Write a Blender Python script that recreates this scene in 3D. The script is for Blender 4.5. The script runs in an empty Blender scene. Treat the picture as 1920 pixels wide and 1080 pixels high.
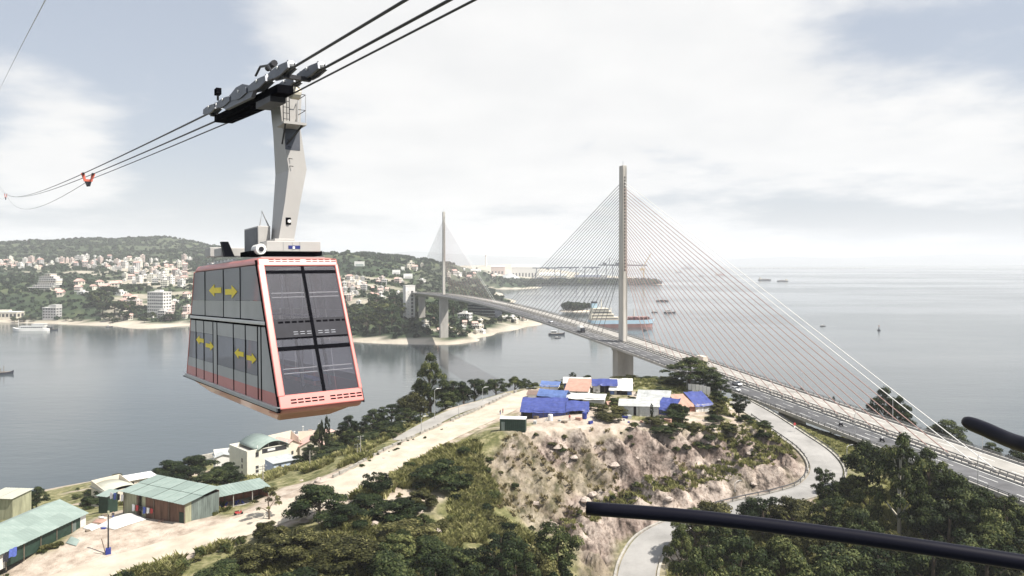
import bpy, math, random
import numpy as np
from mathutils import Vector, Matrix, Euler

# ------------------------------------------------------------------ camera, sky, sun, exposure
F = 1398.0          # focal length in photo pixels (photo is 1920 wide)
H = 84.7            # camera height above the water
HOR = 490.0         # photo row of the horizon
sc = bpy.context.scene
cam_d = bpy.data.cameras.new('camera')
cam_d.sensor_width = 36.0
cam_d.lens = 36.0 * F / 1920.0
cam_d.shift_y = -(540.0 - HOR) / 1920.0
cam_d.clip_start = 0.1
cam_d.clip_end = 80000.0
cam = bpy.data.objects.new('camera', cam_d)
sc.collection.objects.link(cam)
cam.location = (0, 0, H)
cam.rotation_euler = (math.radians(90), 0, 0)
sc.camera = cam

SUN_AZ = Vector((0.93, -0.37, 0)).normalized()   # horizontal direction towards the sun
SUN_EL = math.radians(55)
world = bpy.data.worlds.new('World')
sc.world = world
world.use_nodes = True
wn, wl = world.node_tree.nodes, world.node_tree.links
wn.clear()
w_out = wn.new('ShaderNodeOutputWorld')
w_bg = wn.new('ShaderNodeBackground'); w_bg.inputs['Strength'].default_value = 0.06
w_tc = wn.new('ShaderNodeTexCoord')
w_sep = wn.new('ShaderNodeSeparateXYZ'); wl.new(w_tc.outputs['Generated'], w_sep.inputs[0])
w_max = wn.new('ShaderNodeMath'); w_max.operation = 'MAXIMUM'; w_max.inputs[1].default_value = 0.012
wl.new(w_sep.outputs['Z'], w_max.inputs[0])
w_vec = wn.new('ShaderNodeCombineXYZ')
wl.new(w_sep.outputs['X'], w_vec.inputs['X']); wl.new(w_sep.outputs['Y'], w_vec.inputs['Y']); wl.new(w_max.outputs[0], w_vec.inputs['Z'])
w_sky = wn.new('ShaderNodeTexSky'); w_sky.sky_type = 'NISHITA'; w_sky.sun_disc = False
w_sky.sun_elevation = SUN_EL
w_sky.sun_rotation = math.atan2(SUN_AZ.x, SUN_AZ.y)
w_sky.air_density = 1.0; w_sky.dust_density = 2.0; w_sky.ozone_density = 1.0
wl.new(w_vec.outputs[0], w_sky.inputs['Vector'])
# clouds: noise on a plane overhead, seen in perspective
w_add = wn.new('ShaderNodeMath'); w_add.operation = 'ADD'; w_add.inputs[1].default_value = 0.16
wl.new(w_max.outputs[0], w_add.inputs[0])
def wmath(op, a, b=None, clamp=False):
    n = wn.new('ShaderNodeMath'); n.operation = op; n.use_clamp = clamp
    for i, v in enumerate((a, b)):
        if v is None: continue
        if isinstance(v, (int, float)): n.inputs[i].default_value = v
        else: wl.new(v, n.inputs[i])
    return n.outputs[0]
u = wmath('DIVIDE', w_sep.outputs['X'], w_add.outputs[0])
v = wmath('DIVIDE', w_sep.outputs['Y'], w_add.outputs[0])
w_uv = wn.new('ShaderNodeCombineXYZ'); wl.new(u, w_uv.inputs[0]); wl.new(v, w_uv.inputs[1]); w_uv.inputs[2].default_value = 3.7
w_n1 = wn.new('ShaderNodeTexNoise'); w_n1.inputs['Scale'].default_value = 0.85; w_n1.inputs['Detail'].default_value = 10; w_n1.inputs['Roughness'].default_value = 0.58
wl.new(w_uv.outputs[0], w_n1.inputs['Vector'])
w_n2 = wn.new('ShaderNodeTexNoise'); w_n2.inputs['Scale'].default_value = 2.6; w_n2.inputs['Detail'].default_value = 6
wl.new(w_uv.outputs[0], w_n2.inputs['Vector'])
# broad banks of cloud where the photograph has them (direction, size, weight)
dens = w_n1.outputs['Fac']
for (px, py, rad, wt) in ((60, 185, 0.10, 0.26), (150, 250, 0.07, 0.14), (290, 160, 0.03, 0.10), (640, 60, 0.20, 0.16), (1050, 90, 0.26, 0.22), (1500, 60, 0.30, 0.18), (300, 60, 0.15, -0.12), (640, 15, 0.06, -0.05),
                          (1560, 250, 0.22, -0.06), (60, 20, 0.12, -0.14), (300, 130, 0.12, -0.07), (820, 330, 0.2, 0.10), (1145, 300, 0.02, 0.10)):
    d = Vector(((px - 960) / F, 1, (HOR - py) / F)).normalized()
    vs = wn.new('ShaderNodeVectorMath'); vs.operation = 'DISTANCE'; vs.inputs[1].default_value = d
    wl.new(w_tc.outputs['Generated'], vs.inputs[0])
    g = wmath('DIVIDE', vs.outputs['Value'], rad)
    g = wmath('MULTIPLY', g, g)
    g = wmath('MULTIPLY', g, -1.0)
    g = wmath('POWER', 2.718, g)
    g = wmath('MULTIPLY', g, wt)
    dens = wmath('ADD', dens, g)
w_ramp = wn.new('ShaderNodeMapRange'); w_ramp.interpolation_type = 'SMOOTHSTEP'
w_ramp.inputs['From Min'].default_value = 0.48; w_ramp.inputs['From Max'].default_value = 0.68
wl.new(dens, w_ramp.inputs['Value'])
w_cc = wn.new('ShaderNodeMixRGB'); w_cc.inputs[1].default_value = (8.2, 8.3, 8.45, 1); w_cc.inputs[2].default_value = (10.6, 10.5, 10.35, 1)
wl.new(w_n2.outputs['Fac'], w_cc.inputs[0])
w_pale = wn.new('ShaderNodeMixRGB'); w_pale.inputs[0].default_value = 0.55; w_pale.inputs[2].default_value = (6.6, 7.2, 8.3, 1)
wl.new(w_sky.outputs[0], w_pale.inputs[1])
w_mix = wn.new('ShaderNodeMixRGB'); wl.new(w_ramp.outputs[0], w_mix.inputs[0]); wl.new(w_pale.outputs[0], w_mix.inputs[1]); wl.new(w_cc.outputs[0], w_mix.inputs[2])
wl.new(w_mix.outputs[0], w_bg.inputs['Color']); wl.new(w_bg.outputs[0], w_out.inputs['Surface'])

sun_d = bpy.data.lights.new('sun', 'SUN'); sun_d.energy = 5.0; sun_d.angle = math.radians(0.5); sun_d.color = (1.0, 0.95, 0.87)
sun = bpy.data.objects.new('sun', sun_d); sc.collection.objects.link(sun)
_sd = Vector((SUN_AZ.x * math.cos(SUN_EL), SUN_AZ.y * math.cos(SUN_EL), math.sin(SUN_EL)))
sun.rotation_euler = _sd.to_track_quat('Z', 'Y').to_euler()
sun.location = (0, 0, 400)

sc.view_settings.view_transform = 'Standard'; sc.view_settings.look = 'None'
sc.view_settings.gamma = 1.0; sc.view_settings.use_curve_mapping = False
sc.view_settings.exposure = 0.72
HAZE_D = 1.1e-4
cy = sc.cycles
cy.max_bounces = 6; cy.diffuse_bounces = 2; cy.glossy_bounces = 3; cy.transmission_bounces = 4
cy.transparent_max_bounces = 10; cy.volume_bounces = 1; cy.use_denoising = True
cy.volume_max_steps = 64; cy.caustics_reflective = False; cy.caustics_refractive = False

# ------------------------------------------------------------------ helpers
rnd = random.Random(11)
C = sc.collection
def P(px, py, Y): return Vector(((px - 960) * Y / F, Y, H - (py - HOR) * Y / F))
def Wp(px, py, z=0.0): return P(px, py, (H - z) * F / (py - HOR))
def proj(x, y, z): return 960 + x * F / y, HOR + (H - z) * F / y

MATS = {}
def mat(name, col, rough=0.7, var=0.12, scale=1.0, metal=0.0, bump=0.0, bscale=8.0, col2=None, spec=0.4, coat=0.0, stretch=(1, 1, 1)):
    m = bpy.data.materials.new(name); m.use_nodes = True; MATS[name] = m
    n, l = m.node_tree.nodes, m.node_tree.links
    b = n['Principled BSDF']; b.inputs['Roughness'].default_value = rough; b.inputs['Metallic'].default_value = metal
    b.inputs['Specular IOR Level'].default_value = spec; b.inputs['Coat Weight'].default_value = coat
    tc = n.new('ShaderNodeTexCoord'); mp = n.new('ShaderNodeMapping'); mp.inputs['Scale'].default_value = stretch
    l.new(tc.outputs['Object'], mp.inputs[0])
    nz = n.new('ShaderNodeTexNoise'); nz.inputs['Scale'].default_value = scale; nz.inputs['Detail'].default_value = 5; nz.inputs['Roughness'].default_value = 0.6
    l.new(mp.outputs[0], nz.inputs['Vector'])
    mx = n.new('ShaderNodeMixRGB'); 
    c2 = col2 if col2 else tuple(c * (1 - var * 2) for c in col)
    mx.inputs[1].default_value = (*c2, 1); mx.inputs[2].default_value = (*[min(1, c * (1 + (0 if col2 else var))) for c in col], 1)
    rp = n.new('ShaderNodeMapRange'); rp.inputs['From Min'].default_value = 0.3; rp.inputs['From Max'].default_value = 0.7
    l.new(nz.outputs['Fac'], rp.inputs['Value']); l.new(rp.outputs[0], mx.inputs[0]); l.new(mx.outputs[0], b.inputs['Base Color'])
    if bump:
        bn = n.new('ShaderNodeTexNoise'); bn.inputs['Scale'].default_value = bscale; bn.inputs['Detail'].default_value = 4
        l.new(mp.outputs[0], bn.inputs['Vector'])
        bp = n.new('ShaderNodeBump'); bp.inputs['Strength'].default_value = bump; bp.inputs['Distance'].default_value = 0.1
        l.new(bn.outputs['Fac'], bp.inputs['Height']); l.new(bp.outputs[0], b.inputs['Normal'])
    return m

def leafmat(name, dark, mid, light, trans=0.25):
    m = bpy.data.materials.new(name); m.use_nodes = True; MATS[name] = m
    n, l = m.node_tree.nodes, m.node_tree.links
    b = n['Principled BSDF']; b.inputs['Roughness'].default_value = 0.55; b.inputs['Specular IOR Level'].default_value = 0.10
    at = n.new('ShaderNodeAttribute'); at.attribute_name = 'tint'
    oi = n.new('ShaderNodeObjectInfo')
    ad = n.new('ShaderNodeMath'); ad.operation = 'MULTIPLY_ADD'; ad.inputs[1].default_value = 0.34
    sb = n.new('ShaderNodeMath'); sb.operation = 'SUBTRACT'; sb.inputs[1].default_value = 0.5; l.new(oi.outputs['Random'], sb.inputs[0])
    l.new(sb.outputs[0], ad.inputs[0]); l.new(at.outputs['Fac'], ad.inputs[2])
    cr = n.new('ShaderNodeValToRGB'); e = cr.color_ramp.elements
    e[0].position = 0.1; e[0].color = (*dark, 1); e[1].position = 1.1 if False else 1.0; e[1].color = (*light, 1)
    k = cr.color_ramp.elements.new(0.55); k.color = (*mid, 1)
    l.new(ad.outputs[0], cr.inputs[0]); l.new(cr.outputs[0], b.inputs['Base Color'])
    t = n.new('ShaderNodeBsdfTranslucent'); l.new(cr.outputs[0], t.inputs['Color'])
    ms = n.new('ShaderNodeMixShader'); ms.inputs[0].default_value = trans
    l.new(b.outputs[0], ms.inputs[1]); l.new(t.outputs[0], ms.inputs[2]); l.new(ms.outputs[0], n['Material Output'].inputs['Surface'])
    return m

class MB:
    def __init__(s): s.v = []; s.f = []; s.m = []
    def add(s, vs, fs, mi=0):
        k = len(s.v); s.v += [tuple(x) for x in vs]; s.f += [tuple(i + k for i in f) for f in fs]; s.m += [mi] * len(fs); return s
    def hexa(s, p, mi=0):      # p: 4 bottom ccw, 4 top ccw
        return s.add(p, [(3, 2, 1, 0), (4, 5, 6, 7), (0, 1, 5, 4), (1, 2, 6, 5), (2, 3, 7, 6), (3, 0, 4, 7)], mi)
    def box(s, c, d, rz=0.0, mi=0, top=(1, 1)):
        cx, cy_, cz = c; dx, dy, dz = d[0] / 2, d[1] / 2, d[2] / 2; co, si = math.cos(rz), math.sin(rz)
        pts = []
        for z, k in ((-dz, (1, 1)), (dz, top)):
            for x, y in ((-dx, -dy), (dx, -dy), (dx, dy), (-dx, dy)):
                x *= k[0]; y *= k[1]
                pts.append((cx + x * co - y * si, cy_ + x * si + y * co, cz + z))
        return s.hexa(pts, mi)
    def b0(s, x0, x1, y0, y1, z0, z1, mi=0): return s.box(((x0 + x1) / 2, (y0 + y1) / 2, (z0 + z1) / 2), (x1 - x0, y1 - y0, z1 - z0), 0, mi)
    def tube(s, pts, r, n=6, mi=0, cap=True):
        pts = [Vector(p) for p in pts]; rs = r if isinstance(r, (list, tuple)) else [r] * len(pts)
        rings = []; k0 = len(s.v)
        ref = None
        for i, p in enumerate(pts):
            d = (pts[min(i + 1, len(pts) - 1)] - pts[max(i - 1, 0)]).normalized()
            if ref is None or abs(d.dot(ref)) > 0.95:
                ref = Vector((0, 0, 1)) if abs(d.z) < 0.9 else Vector((1, 0, 0))
            a = d.cross(ref).normalized(); b = d.cross(a)
            for j in range(n):
                t = 2 * math.pi * j / n
                s.v.append(tuple(p + (a * math.cos(t) + b * math.sin(t)) * rs[i]))
        for i in range(len(pts) - 1):
            for j in range(n):
                j2 = (j + 1) % n
                s.f.append((k0 + i * n + j, k0 + i * n + j2, k0 + (i + 1) * n + j2, k0 + (i + 1) * n + j)); s.m.append(mi)
        if cap:
            s.f.append(tuple(k0 + j for j in range(n))[::-1]); s.m.append(mi)
            s.f.append(tuple(k0 + (len(pts) - 1) * n + j for j in range(n))); s.m.append(mi)
        return s
    def bar(s, p0, p1, w, h, up=(0, 0, 1), mi=0):
        p0, p1 = Vector(p0), Vector(p1); d = (p1 - p0).normalized(); up = Vector(up)
        if abs(d.dot(up)) > 0.98: up = Vector((1, 0, 0))
        a = d.cross(up).normalized(); b = a.cross(d)
        q = [p + a * (x * w / 2) + b * (y * h / 2) for p in (p0, p1) for x, y in ((-1, -1), (1, -1), (1, 1), (-1, 1))]
        return s.add(q, [(0, 1, 2, 3), (7, 6, 5, 4), (0, 4, 5, 1), (1, 5, 6, 2), (2, 6, 7, 3), (3, 7, 4, 0)], mi)
    def prism(s, poly, vec, mi=0):
        n = len(poly); vec = Vector(vec); a = [Vector(p) for p in poly]
        return s.add(a + [p + vec for p in a], [tuple(range(n))[::-1], tuple(range(n, 2 * n))] + [(i, (i + 1) % n, n + (i + 1) % n, n + i) for i in range(n)], mi)
    def lathe(s, prof, n=12, mi=0, c=(0, 0, 0)):
        k0 = len(s.v)
        for r, z in prof:
            for j in range(n):
                t = 2 * math.pi * j / n; s.v.append((c[0] + r * math.cos(t), c[1] + r * math.sin(t), c[2] + z))
        for i in range(len(prof) - 1):
            for j in range(n):
                j2 = (j + 1) % n; s.f.append((k0 + i * n + j, k0 + i * n + j2, k0 + (i + 1) * n + j2, k0 + (i + 1) * n + j)); s.m.append(mi)
        s.f.append(tuple(k0 + j for j in range(n))[::-1]); s.m.append(mi)
        s.f.append(tuple(k0 + (len(prof) - 1) * n + j for j in range(n))); s.m.append(mi)
        return s
    def mesh(s, name, mats, smooth=False):
        me = bpy.data.meshes.new(name); me.from_pydata(s.v, [], s.f)
        for m in (mats if isinstance(mats, (list, tuple)) else [mats]): me.materials.append(MATS[m])
        if len(me.materials) > 1: me.polygons.foreach_set('material_index', s.m)
        if smooth: me.polygons.foreach_set('use_smooth', [True] * len(me.polygons))
        me.validate(); me.update(); return me
    def build(s, name, mats, parent=None, smooth=False, bevel=0):
        o = bpy.data.objects.new(name, s.mesh(name, mats, smooth)); C.objects.link(o)
        if parent: o.parent = parent
        if bevel:
            b = o.modifiers.new('bevel', 'BEVEL'); b.width = bevel; b.segments = 2; b.limit_method = 'ANGLE'
        return o
def tag(o, label, cat, group=None):
    o['label'] = label; o['category'] = cat
    if group: o['group'] = group
    return o
def struct(o): o['kind'] = 'structure'; return o
def stuff(o): o['kind'] = 'stuff'; return o
def thing(name, label, cat, loc=(0, 0, 0), rz=0.0, group=None):
    o = bpy.data.objects.new(name, None); C.objects.link(o); o.location = loc; o.rotation_euler = (0, 0, rz); o.empty_display_size = 0.5
    return tag(o, label, cat, group)
def child(name, me, parent, loc=(0, 0, 0), rot=(0, 0, 0), scale=(1, 1, 1)):
    o = bpy.data.objects.new(name, me); C.objects.link(o); o.parent = parent; o.location = loc; o.rotation_euler = rot; o.scale = scale; return o
def np_mesh(name, V, Fq, mats, midx=None, smooth=False):
    me = bpy.data.meshes.new(name); V = np.asarray(V, dtype=np.float32); Fq = np.asarray(Fq, dtype=np.int32); k = Fq.shape[1]
    me.vertices.add(len(V)); me.vertices.foreach_set('co', V.ravel())
    me.loops.add(Fq.size); me.loops.foreach_set('vertex_index', Fq.ravel())
    me.polygons.add(len(Fq)); me.polygons.foreach_set('loop_start', np.arange(0, Fq.size, k, dtype=np.int32))
    for m in (mats if isinstance(mats, (list, tuple)) else [mats]): me.materials.append(MATS[m])
    if midx is not None: me.polygons.foreach_set('material_index', np.asarray(midx, dtype=np.int32))
    if smooth: me.polygons.foreach_set('use_smooth', np.ones(len(Fq), dtype=bool))
    me.update(calc_edges=True); return me
def np_obj(name, V, Fq, mats, **k):
    o = bpy.data.objects.new(name, np_mesh(name, V, Fq, mats, **k)); C.objects.link(o); return o

# value noise in numpy
def _hash(ix, iy, seed):
    h = (ix.astype(np.int64) * 374761393 + iy.astype(np.int64) * 668265263 + seed * 1442695041) & 0x7fffffff
    h = ((h ^ (h >> 13)) * 1274126177) & 0x7fffffff
    return ((h ^ (h >> 16)) & 0xffff) / 65535.0
def vnoise(x, y, seed=0):
    x = np.asarray(x, dtype=float); y = np.asarray(y, dtype=float)
    ix, iy = np.floor(x), np.floor(y); fx, fy = x - ix, y - iy
    fx = fx * fx * (3 - 2 * fx); fy = fy * fy * (3 - 2 * fy)
    a, b, c, d = _hash(ix, iy, seed), _hash(ix + 1, iy, seed), _hash(ix, iy + 1, seed), _hash(ix + 1, iy + 1, seed)
    return (a * (1 - fx) + b * fx) * (1 - fy) + (c * (1 - fx) + d * fx) * fy
def fbm(x, y, seed=0, o=4):
    s = 0; a = 0.5
    for i in range(o): s = s + a * vnoise(x * 2 ** i, y * 2 ** i, seed + i * 17); a *= 0.5
    return s / (1 - 0.5 ** o)
def in_poly(px, py, poly):
    px = np.asarray(px); py = np.asarray(py); r = np.zeros(px.shape, bool); n = len(poly)
    for i in range(n):
        x0, y0 = poly[i]; x1, y1 = poly[(i + 1) % n]
        if y0 == y1: continue
        c = ((y0 > py) != (y1 > py)) & (px < (x1 - x0) * (py - y0) / (y1 - y0) + x0); r ^= c
    return r
def rbf(pts, X, Y, eps=1.0):
    p = np.array(pts, float); n = len(p)
    d = np.hypot(p[:, None, 0] - p[None, :, 0], p[:, None, 1] - p[None, :, 1])
    A = np.zeros((n + 1, n + 1)); A[:n, :n] = np.sqrt(d * d + eps * eps); A[:n, n] = 1; A[n, :n] = 1
    w = np.linalg.solve(A, np.append(p[:, 2], 0)); out = np.full(X.shape, w[n])
    for i in range(n): out += w[i] * np.sqrt((X - p[i, 0]) ** 2 + (Y - p[i, 1]) ** 2 + eps * eps)
    return out
class Grid:
    def __init__(s, x0, x1, y0, y1, st):
        s.x0, s.y0, s.st = x0, y0, st; s.nx = int((x1 - x0) / st) + 1; s.ny = int((y1 - y0) / st) + 1
        s.X, s.Y = np.meshgrid(x0 + np.arange(s.nx) * st, y0 + np.arange(s.ny) * st)
    def h(s, x, y):
        fx = min(max((x - s.x0) / s.st, 0), s.nx - 1.001); fy = min(max((y - s.y0) / s.st, 0), s.ny - 1.001); i, j = int(fx), int(fy); fx -= i; fy -= j; Z = s.Z
        return float((Z[j, i] * (1 - fx) + Z[j, i + 1] * fx) * (1 - fy) + (Z[j + 1, i] * (1 - fx) + Z[j + 1, i + 1] * fx) * fy)
    def hits(s, x, y, m=0): return s.x0 + m < x < s.x0 + (s.nx - 1) * s.st - m and s.y0 + m < y < s.y0 + (s.ny - 1) * s.st - m
    def ray(s, px, py, ya, yb, st=None):
        y = ya; st = st or s.st * 0.5
        while y < yb:
            x = (px - 960) * y / F; z = H - (py - HOR) * y / F
            if s.hits(x, y) and z <= s.h(x, y) and s.h(x, y) > 0: return Vector((x, y, s.h(x, y)))
            y += st
        return None
    def obj(s, name, mt, attr=None):
        V = np.stack([s.X.ravel(), s.Y.ravel(), s.Z.ravel()], 1); i = np.arange(s.nx * s.ny).reshape(s.ny, s.nx)
        q = np.stack([i[:-1, :-1].ravel(), i[:-1, 1:].ravel(), i[1:, 1:].ravel(), i[1:, :-1].ravel()], 1)
        q = q[(s.Z.ravel()[q] > -3.0).any(1)]
        o = np_obj(name, V, q, mt, smooth=True)
        if attr is not None:
            a = o.data.color_attributes.new('mask', 'FLOAT_COLOR', 'POINT')
            a.data.foreach_set('color', np.concatenate([attr.reshape(-1, 3), np.ones((s.nx * s.ny, 1))], 1).astype(np.float32).ravel())
        return o
def interp_line(pts, step):
    out = []; pts = [Vector(p) for p in pts]
    def cr(p0, p1, p2, p3, t): return 0.5 * ((2 * p1) + (p2 - p0) * t + (2 * p0 - 5 * p1 + 4 * p2 - p3) * t * t + (3 * p1 - p0 - 3 * p2 + p3) * t ** 3)
    for i in range(len(pts) - 1):
        p0 = pts[i - 1] if i else pts[0] * 2 - pts[1]; p3 = pts[i + 2] if i + 2 < len(pts) else pts[-1] * 2 - pts[-2]
        n = max(2, int((pts[i + 1] - pts[i]).length / step))
        for k in range(n): out.append(cr(p0, pts[i], pts[i + 1], p3, k / n))
    return out + [pts[-1]]
def line_frames(L):
    r = []
    for i, p in enumerate(L):
        d = L[min(i + 1, len(L) - 1)] - L[max(i - 1, 0)]; d.z = 0; d.normalize(); r.append((p, d, Vector((-d.y, d.x, 0))))
    return r
def sweep(frames, sec, name, mats, closed=True, midx=None, parent=None, smooth=False):   # sec: (offset to the left, height)
    n = len(sec); V = []; Fc = []; M = []
    for p, d, nn in frames: V += [tuple(p + nn * o + Vector((0, 0, z))) for o, z in sec]
    m = n if closed else n - 1
    for i in range(len(frames) - 1):
        for j in range(m):
            a = i * n + j; b = i * n + (j + 1) % n; Fc.append((a, b, b + n, a + n)); M.append(midx[j] if midx else 0)
    b_ = MB(); b_.v = V; b_.f = Fc; b_.m = M
    if closed:
        b_.f.append(tuple(range(n))[::-1]); b_.m.append(0); k = (len(frames) - 1) * n; b_.f.append(tuple(range(k, k + n))); b_.m.append(0)
    return b_.build(name, mats, parent, smooth)

# ------------------------------------------------------------------ materials
mat('concrete', (0.42, 0.40, 0.37), 0.85, 0.10, 0.35, bump=0.15, bscale=3, stretch=(1, 1, 0.3))
mat('pylon_concrete', (0.56, 0.53, 0.48), 0.8, 0.15, 0.35, stretch=(1, 1, 0.12))
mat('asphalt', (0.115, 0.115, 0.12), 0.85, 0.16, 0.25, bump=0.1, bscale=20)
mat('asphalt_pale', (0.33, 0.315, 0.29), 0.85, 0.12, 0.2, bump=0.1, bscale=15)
mat('loop_asphalt', (0.31, 0.30, 0.285), 0.85, 0.14, 0.15, bump=0.1, bscale=15)
mat('dirt_road', (0.53, 0.475, 0.385), 0.95, 0.0, 0.22, bump=0.5, bscale=2.5, col2=(0.36, 0.31, 0.245))
mat('road_paint', (0.75, 0.75, 0.72), 0.7, 0.06, 2)
mat('kerb_concrete', (0.38, 0.36, 0.32), 0.9, 0.2, 0.8, bump=0.2, bscale=4)
mat('rail_steel', (0.16, 0.16, 0.165), 0.5, 0.1, 1, metal=0.3)
mat('galvanised', (0.5, 0.5, 0.5), 0.45, 0.08, 1.5, metal=0.4)
mat('stay_grey', (0.17, 0.165, 0.16), 0.5, 0.05, 1)
mat('stay_white', (0.8, 0.78, 0.74), 0.5, 0.03, 1)
mat('stay_red', (0.36, 0.23, 0.20), 0.55, 0.1, 1)
mat('white_paint', (0.78, 0.77, 0.74), 0.5, 0.05, 0.8)
mat('red_cabin', (0.54, 0.165, 0.142), 0.38, 0.04, 1.2, coat=0.25)
mat('grey_panel', (0.36, 0.36, 0.35), 0.35, 0.10, 0.5, coat=0.2)
mat('dark_panel', (0.028, 0.028, 0.036), 0.6, 0.15, 1, spec=0.15)
mat('black_rubber', (0.006, 0.006, 0.008), 0.7, 0.1, 3, spec=0.0)
mat('rail_paint', (0.004, 0.004, 0.010), 0.45, 0.1, 3, spec=0.18)
mat('silver_trim', (0.62, 0.62, 0.62), 0.3, 0.05, 3, metal=0.7)
mat('bogie_steel', (0.105, 0.112, 0.13), 0.45, 0.12, 1.5, metal=0.4)
mat('dark_steel', (0.03, 0.03, 0.035), 0.5, 0.15, 1.5, metal=0.2)
mat('hanger_paint', (0.42, 0.405, 0.385), 0.45, 0.04, 0.8, bump=0.02, bscale=2)
mat('rope_steel', (0.035, 0.035, 0.037), 0.5, 0.1, 6, metal=0.3)
mat('arrow_yellow', (0.95, 0.74, 0.06), 0.5, 0.03, 3)
mat('logo_blue', (0.02, 0.03, 0.16), 0.5, 0.03, 3)
mat('carrier_orange', (0.62, 0.14, 0.09), 0.5, 0.1, 2)
mat('roof_green', (0.27, 0.325, 0.295), 0.6, 0.10, 0.5, col2=(0.19, 0.245, 0.22), stretch=(1, 1, 1))
mat('roof_green_new', (0.205, 0.258, 0.232), 0.55, 0.06, 0.5)
mat('roof_grey', (0.42, 0.44, 0.44), 0.6, 0.12, 0.6)
mat('roof_cream', (0.42, 0.42, 0.35), 0.7, 0.06, 0.4)
mat('roof_pink', (0.58, 0.38, 0.33), 0.75, 0.10, 1.0, bump=0.3, bscale=3)
mat('wall_green', (0.018, 0.042, 0.029), 0.7, 0.2, 1.2)  # green lowered so the long shed's wall carries eave shadow in its colour
mat('wall_teal', (0.14, 0.17, 0.155), 0.75, 0.25, 1.0, stretch=(1, 1, 0.2))
mat('plank_brown', (0.155, 0.085, 0.055), 0.85, 0.25, 1.5, stretch=(1, 1, 0.15))
mat('plank_olive', (0.33, 0.33, 0.22), 0.85, 0.18, 1.5, stretch=(1, 1, 0.15))
mat('plank_white', (0.62, 0.60, 0.56), 0.85, 0.12, 1.5, stretch=(0.2, 1, 1))
mat('wood_post', (0.20, 0.16, 0.12), 0.9, 0.2, 3)
mat('plaster_yellow', (0.72, 0.70, 0.60), 0.8, 0.05, 0.5)
mat('plaster_white', (0.74, 0.72, 0.68), 0.8, 0.06, 0.3)
mat('plaster_cream', (0.66, 0.60, 0.50), 0.8, 0.06, 0.3)
mat('plaster_pink', (0.62, 0.50, 0.45), 0.8, 0.08, 0.3)
mat('plaster_grey', (0.46, 0.45, 0.44), 0.8, 0.08, 0.3)
mat('plaster_blue', (0.45, 0.53, 0.66), 0.8, 0.06, 0.5)
mat('glass_dark', (0.025, 0.03, 0.04), 0.12, 0.2, 0.5, spec=0.6)
mat('office_glass', (0.016, 0.02, 0.032), 0.12, 0.2, 0.3, spec=0.6)
mat('window_dark', (0.05, 0.05, 0.055), 0.4, 0.2, 1)
mat('tarp_blue', (0.05, 0.07, 0.25), 0.5, 0.16, 0.7, bump=0.5, bscale=1.6)
mat('tarp_pale_blue', (0.10, 0.16, 0.36), 0.55, 0.14, 0.7, bump=0.5, bscale=1.6)
mat('tarp_white', (0.66, 0.65, 0.62), 0.65, 0.08, 0.8, bump=0.5, bscale=1.5)
mat('tarp_grey', (0.42, 0.43, 0.42), 0.65, 0.14, 0.8, bump=0.4, bscale=1.5)
mat('tarp_salmon', (0.43, 0.26, 0.20), 0.7, 0.10, 0.8, bump=0.4, bscale=1.5)
mat('tarp_stripe', (0.56, 0.56, 0.55), 0.7, 0.14, 1.2, bump=0.3, bscale=1, stretch=(1, 1, 4))
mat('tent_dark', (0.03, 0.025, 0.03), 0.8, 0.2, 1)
mat('brick_red', (0.36, 0.16, 0.11), 0.85, 0.2, 1.5)
mat('plastic_blue', (0.025, 0.04, 0.22), 0.4, 0.05, 1)
mat('cloth_red', (0.45, 0.06, 0.06), 0.8, 0.1, 2)
mat('cloth_blue', (0.08, 0.12, 0.40), 0.8, 0.1, 2)
mat('cloth_white', (0.75, 0.74, 0.73), 0.8, 0.05, 2)
mat('cloth_black', (0.02, 0.02, 0.03), 0.8, 0.1, 2)
mat('skin', (0.42, 0.27, 0.19), 0.6, 0.05, 4)
mat('bark', (0.13, 0.10, 0.075), 0.9, 0.25, 2, bump=0.4, bscale=6)
mat('bark_pale', (0.45, 0.42, 0.34), 0.85, 0.15, 2)
mat('stone', (0.45, 0.38, 0.33), 0.9, 0.15, 0.6, bump=0.6, bscale=2)
mat('sand', (0.56, 0.49, 0.40), 0.95, 0.08, 0.02)
mat('hull_blue', (0.42, 0.58, 0.68), 0.45, 0.05, 0.1)
mat('hull_red', (0.38, 0.20, 0.18), 0.6, 0.12, 0.1)
mat('deck_maroon', (0.15, 0.055, 0.055), 0.7, 0.2, 0.2)
mat('hull_dark', (0.03, 0.035, 0.05), 0.5, 0.2, 0.3)
mat('hull_white', (0.76, 0.75, 0.72), 0.45, 0.04, 0.2)
mat('ship_cream', (0.72, 0.66, 0.54), 0.5, 0.06, 0.2)
mat('crane_grey', (0.12, 0.13, 0.17), 0.5, 0.1, 0.1)
mat('crane_yellow', (0.60, 0.46, 0.26), 0.5, 0.1, 0.1)
mat('port_ground', (0.42, 0.39, 0.36), 0.9, 0.2, 0.004)
mat('stock_brown', (0.25, 0.18, 0.15), 0.9, 0.3, 0.01)
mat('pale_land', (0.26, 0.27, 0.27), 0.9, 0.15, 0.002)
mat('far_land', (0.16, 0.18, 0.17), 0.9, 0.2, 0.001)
mat('car_white', (0.75, 0.75, 0.75), 0.3, 0.02, 1, coat=0.4)
mat('car_silver', (0.42, 0.43, 0.45), 0.3, 0.02, 1, metal=0.4, coat=0.4)
mat('tyre', (0.015, 0.015, 0.015), 0.8, 0.1, 4)
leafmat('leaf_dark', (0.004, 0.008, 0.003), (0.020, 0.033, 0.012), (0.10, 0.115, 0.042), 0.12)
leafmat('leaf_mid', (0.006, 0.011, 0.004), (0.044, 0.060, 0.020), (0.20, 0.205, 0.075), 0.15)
leafmat('leaf_olive', (0.010, 0.012, 0.004), (0.068, 0.068, 0.024), (0.24, 0.22, 0.09), 0.15)
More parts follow.
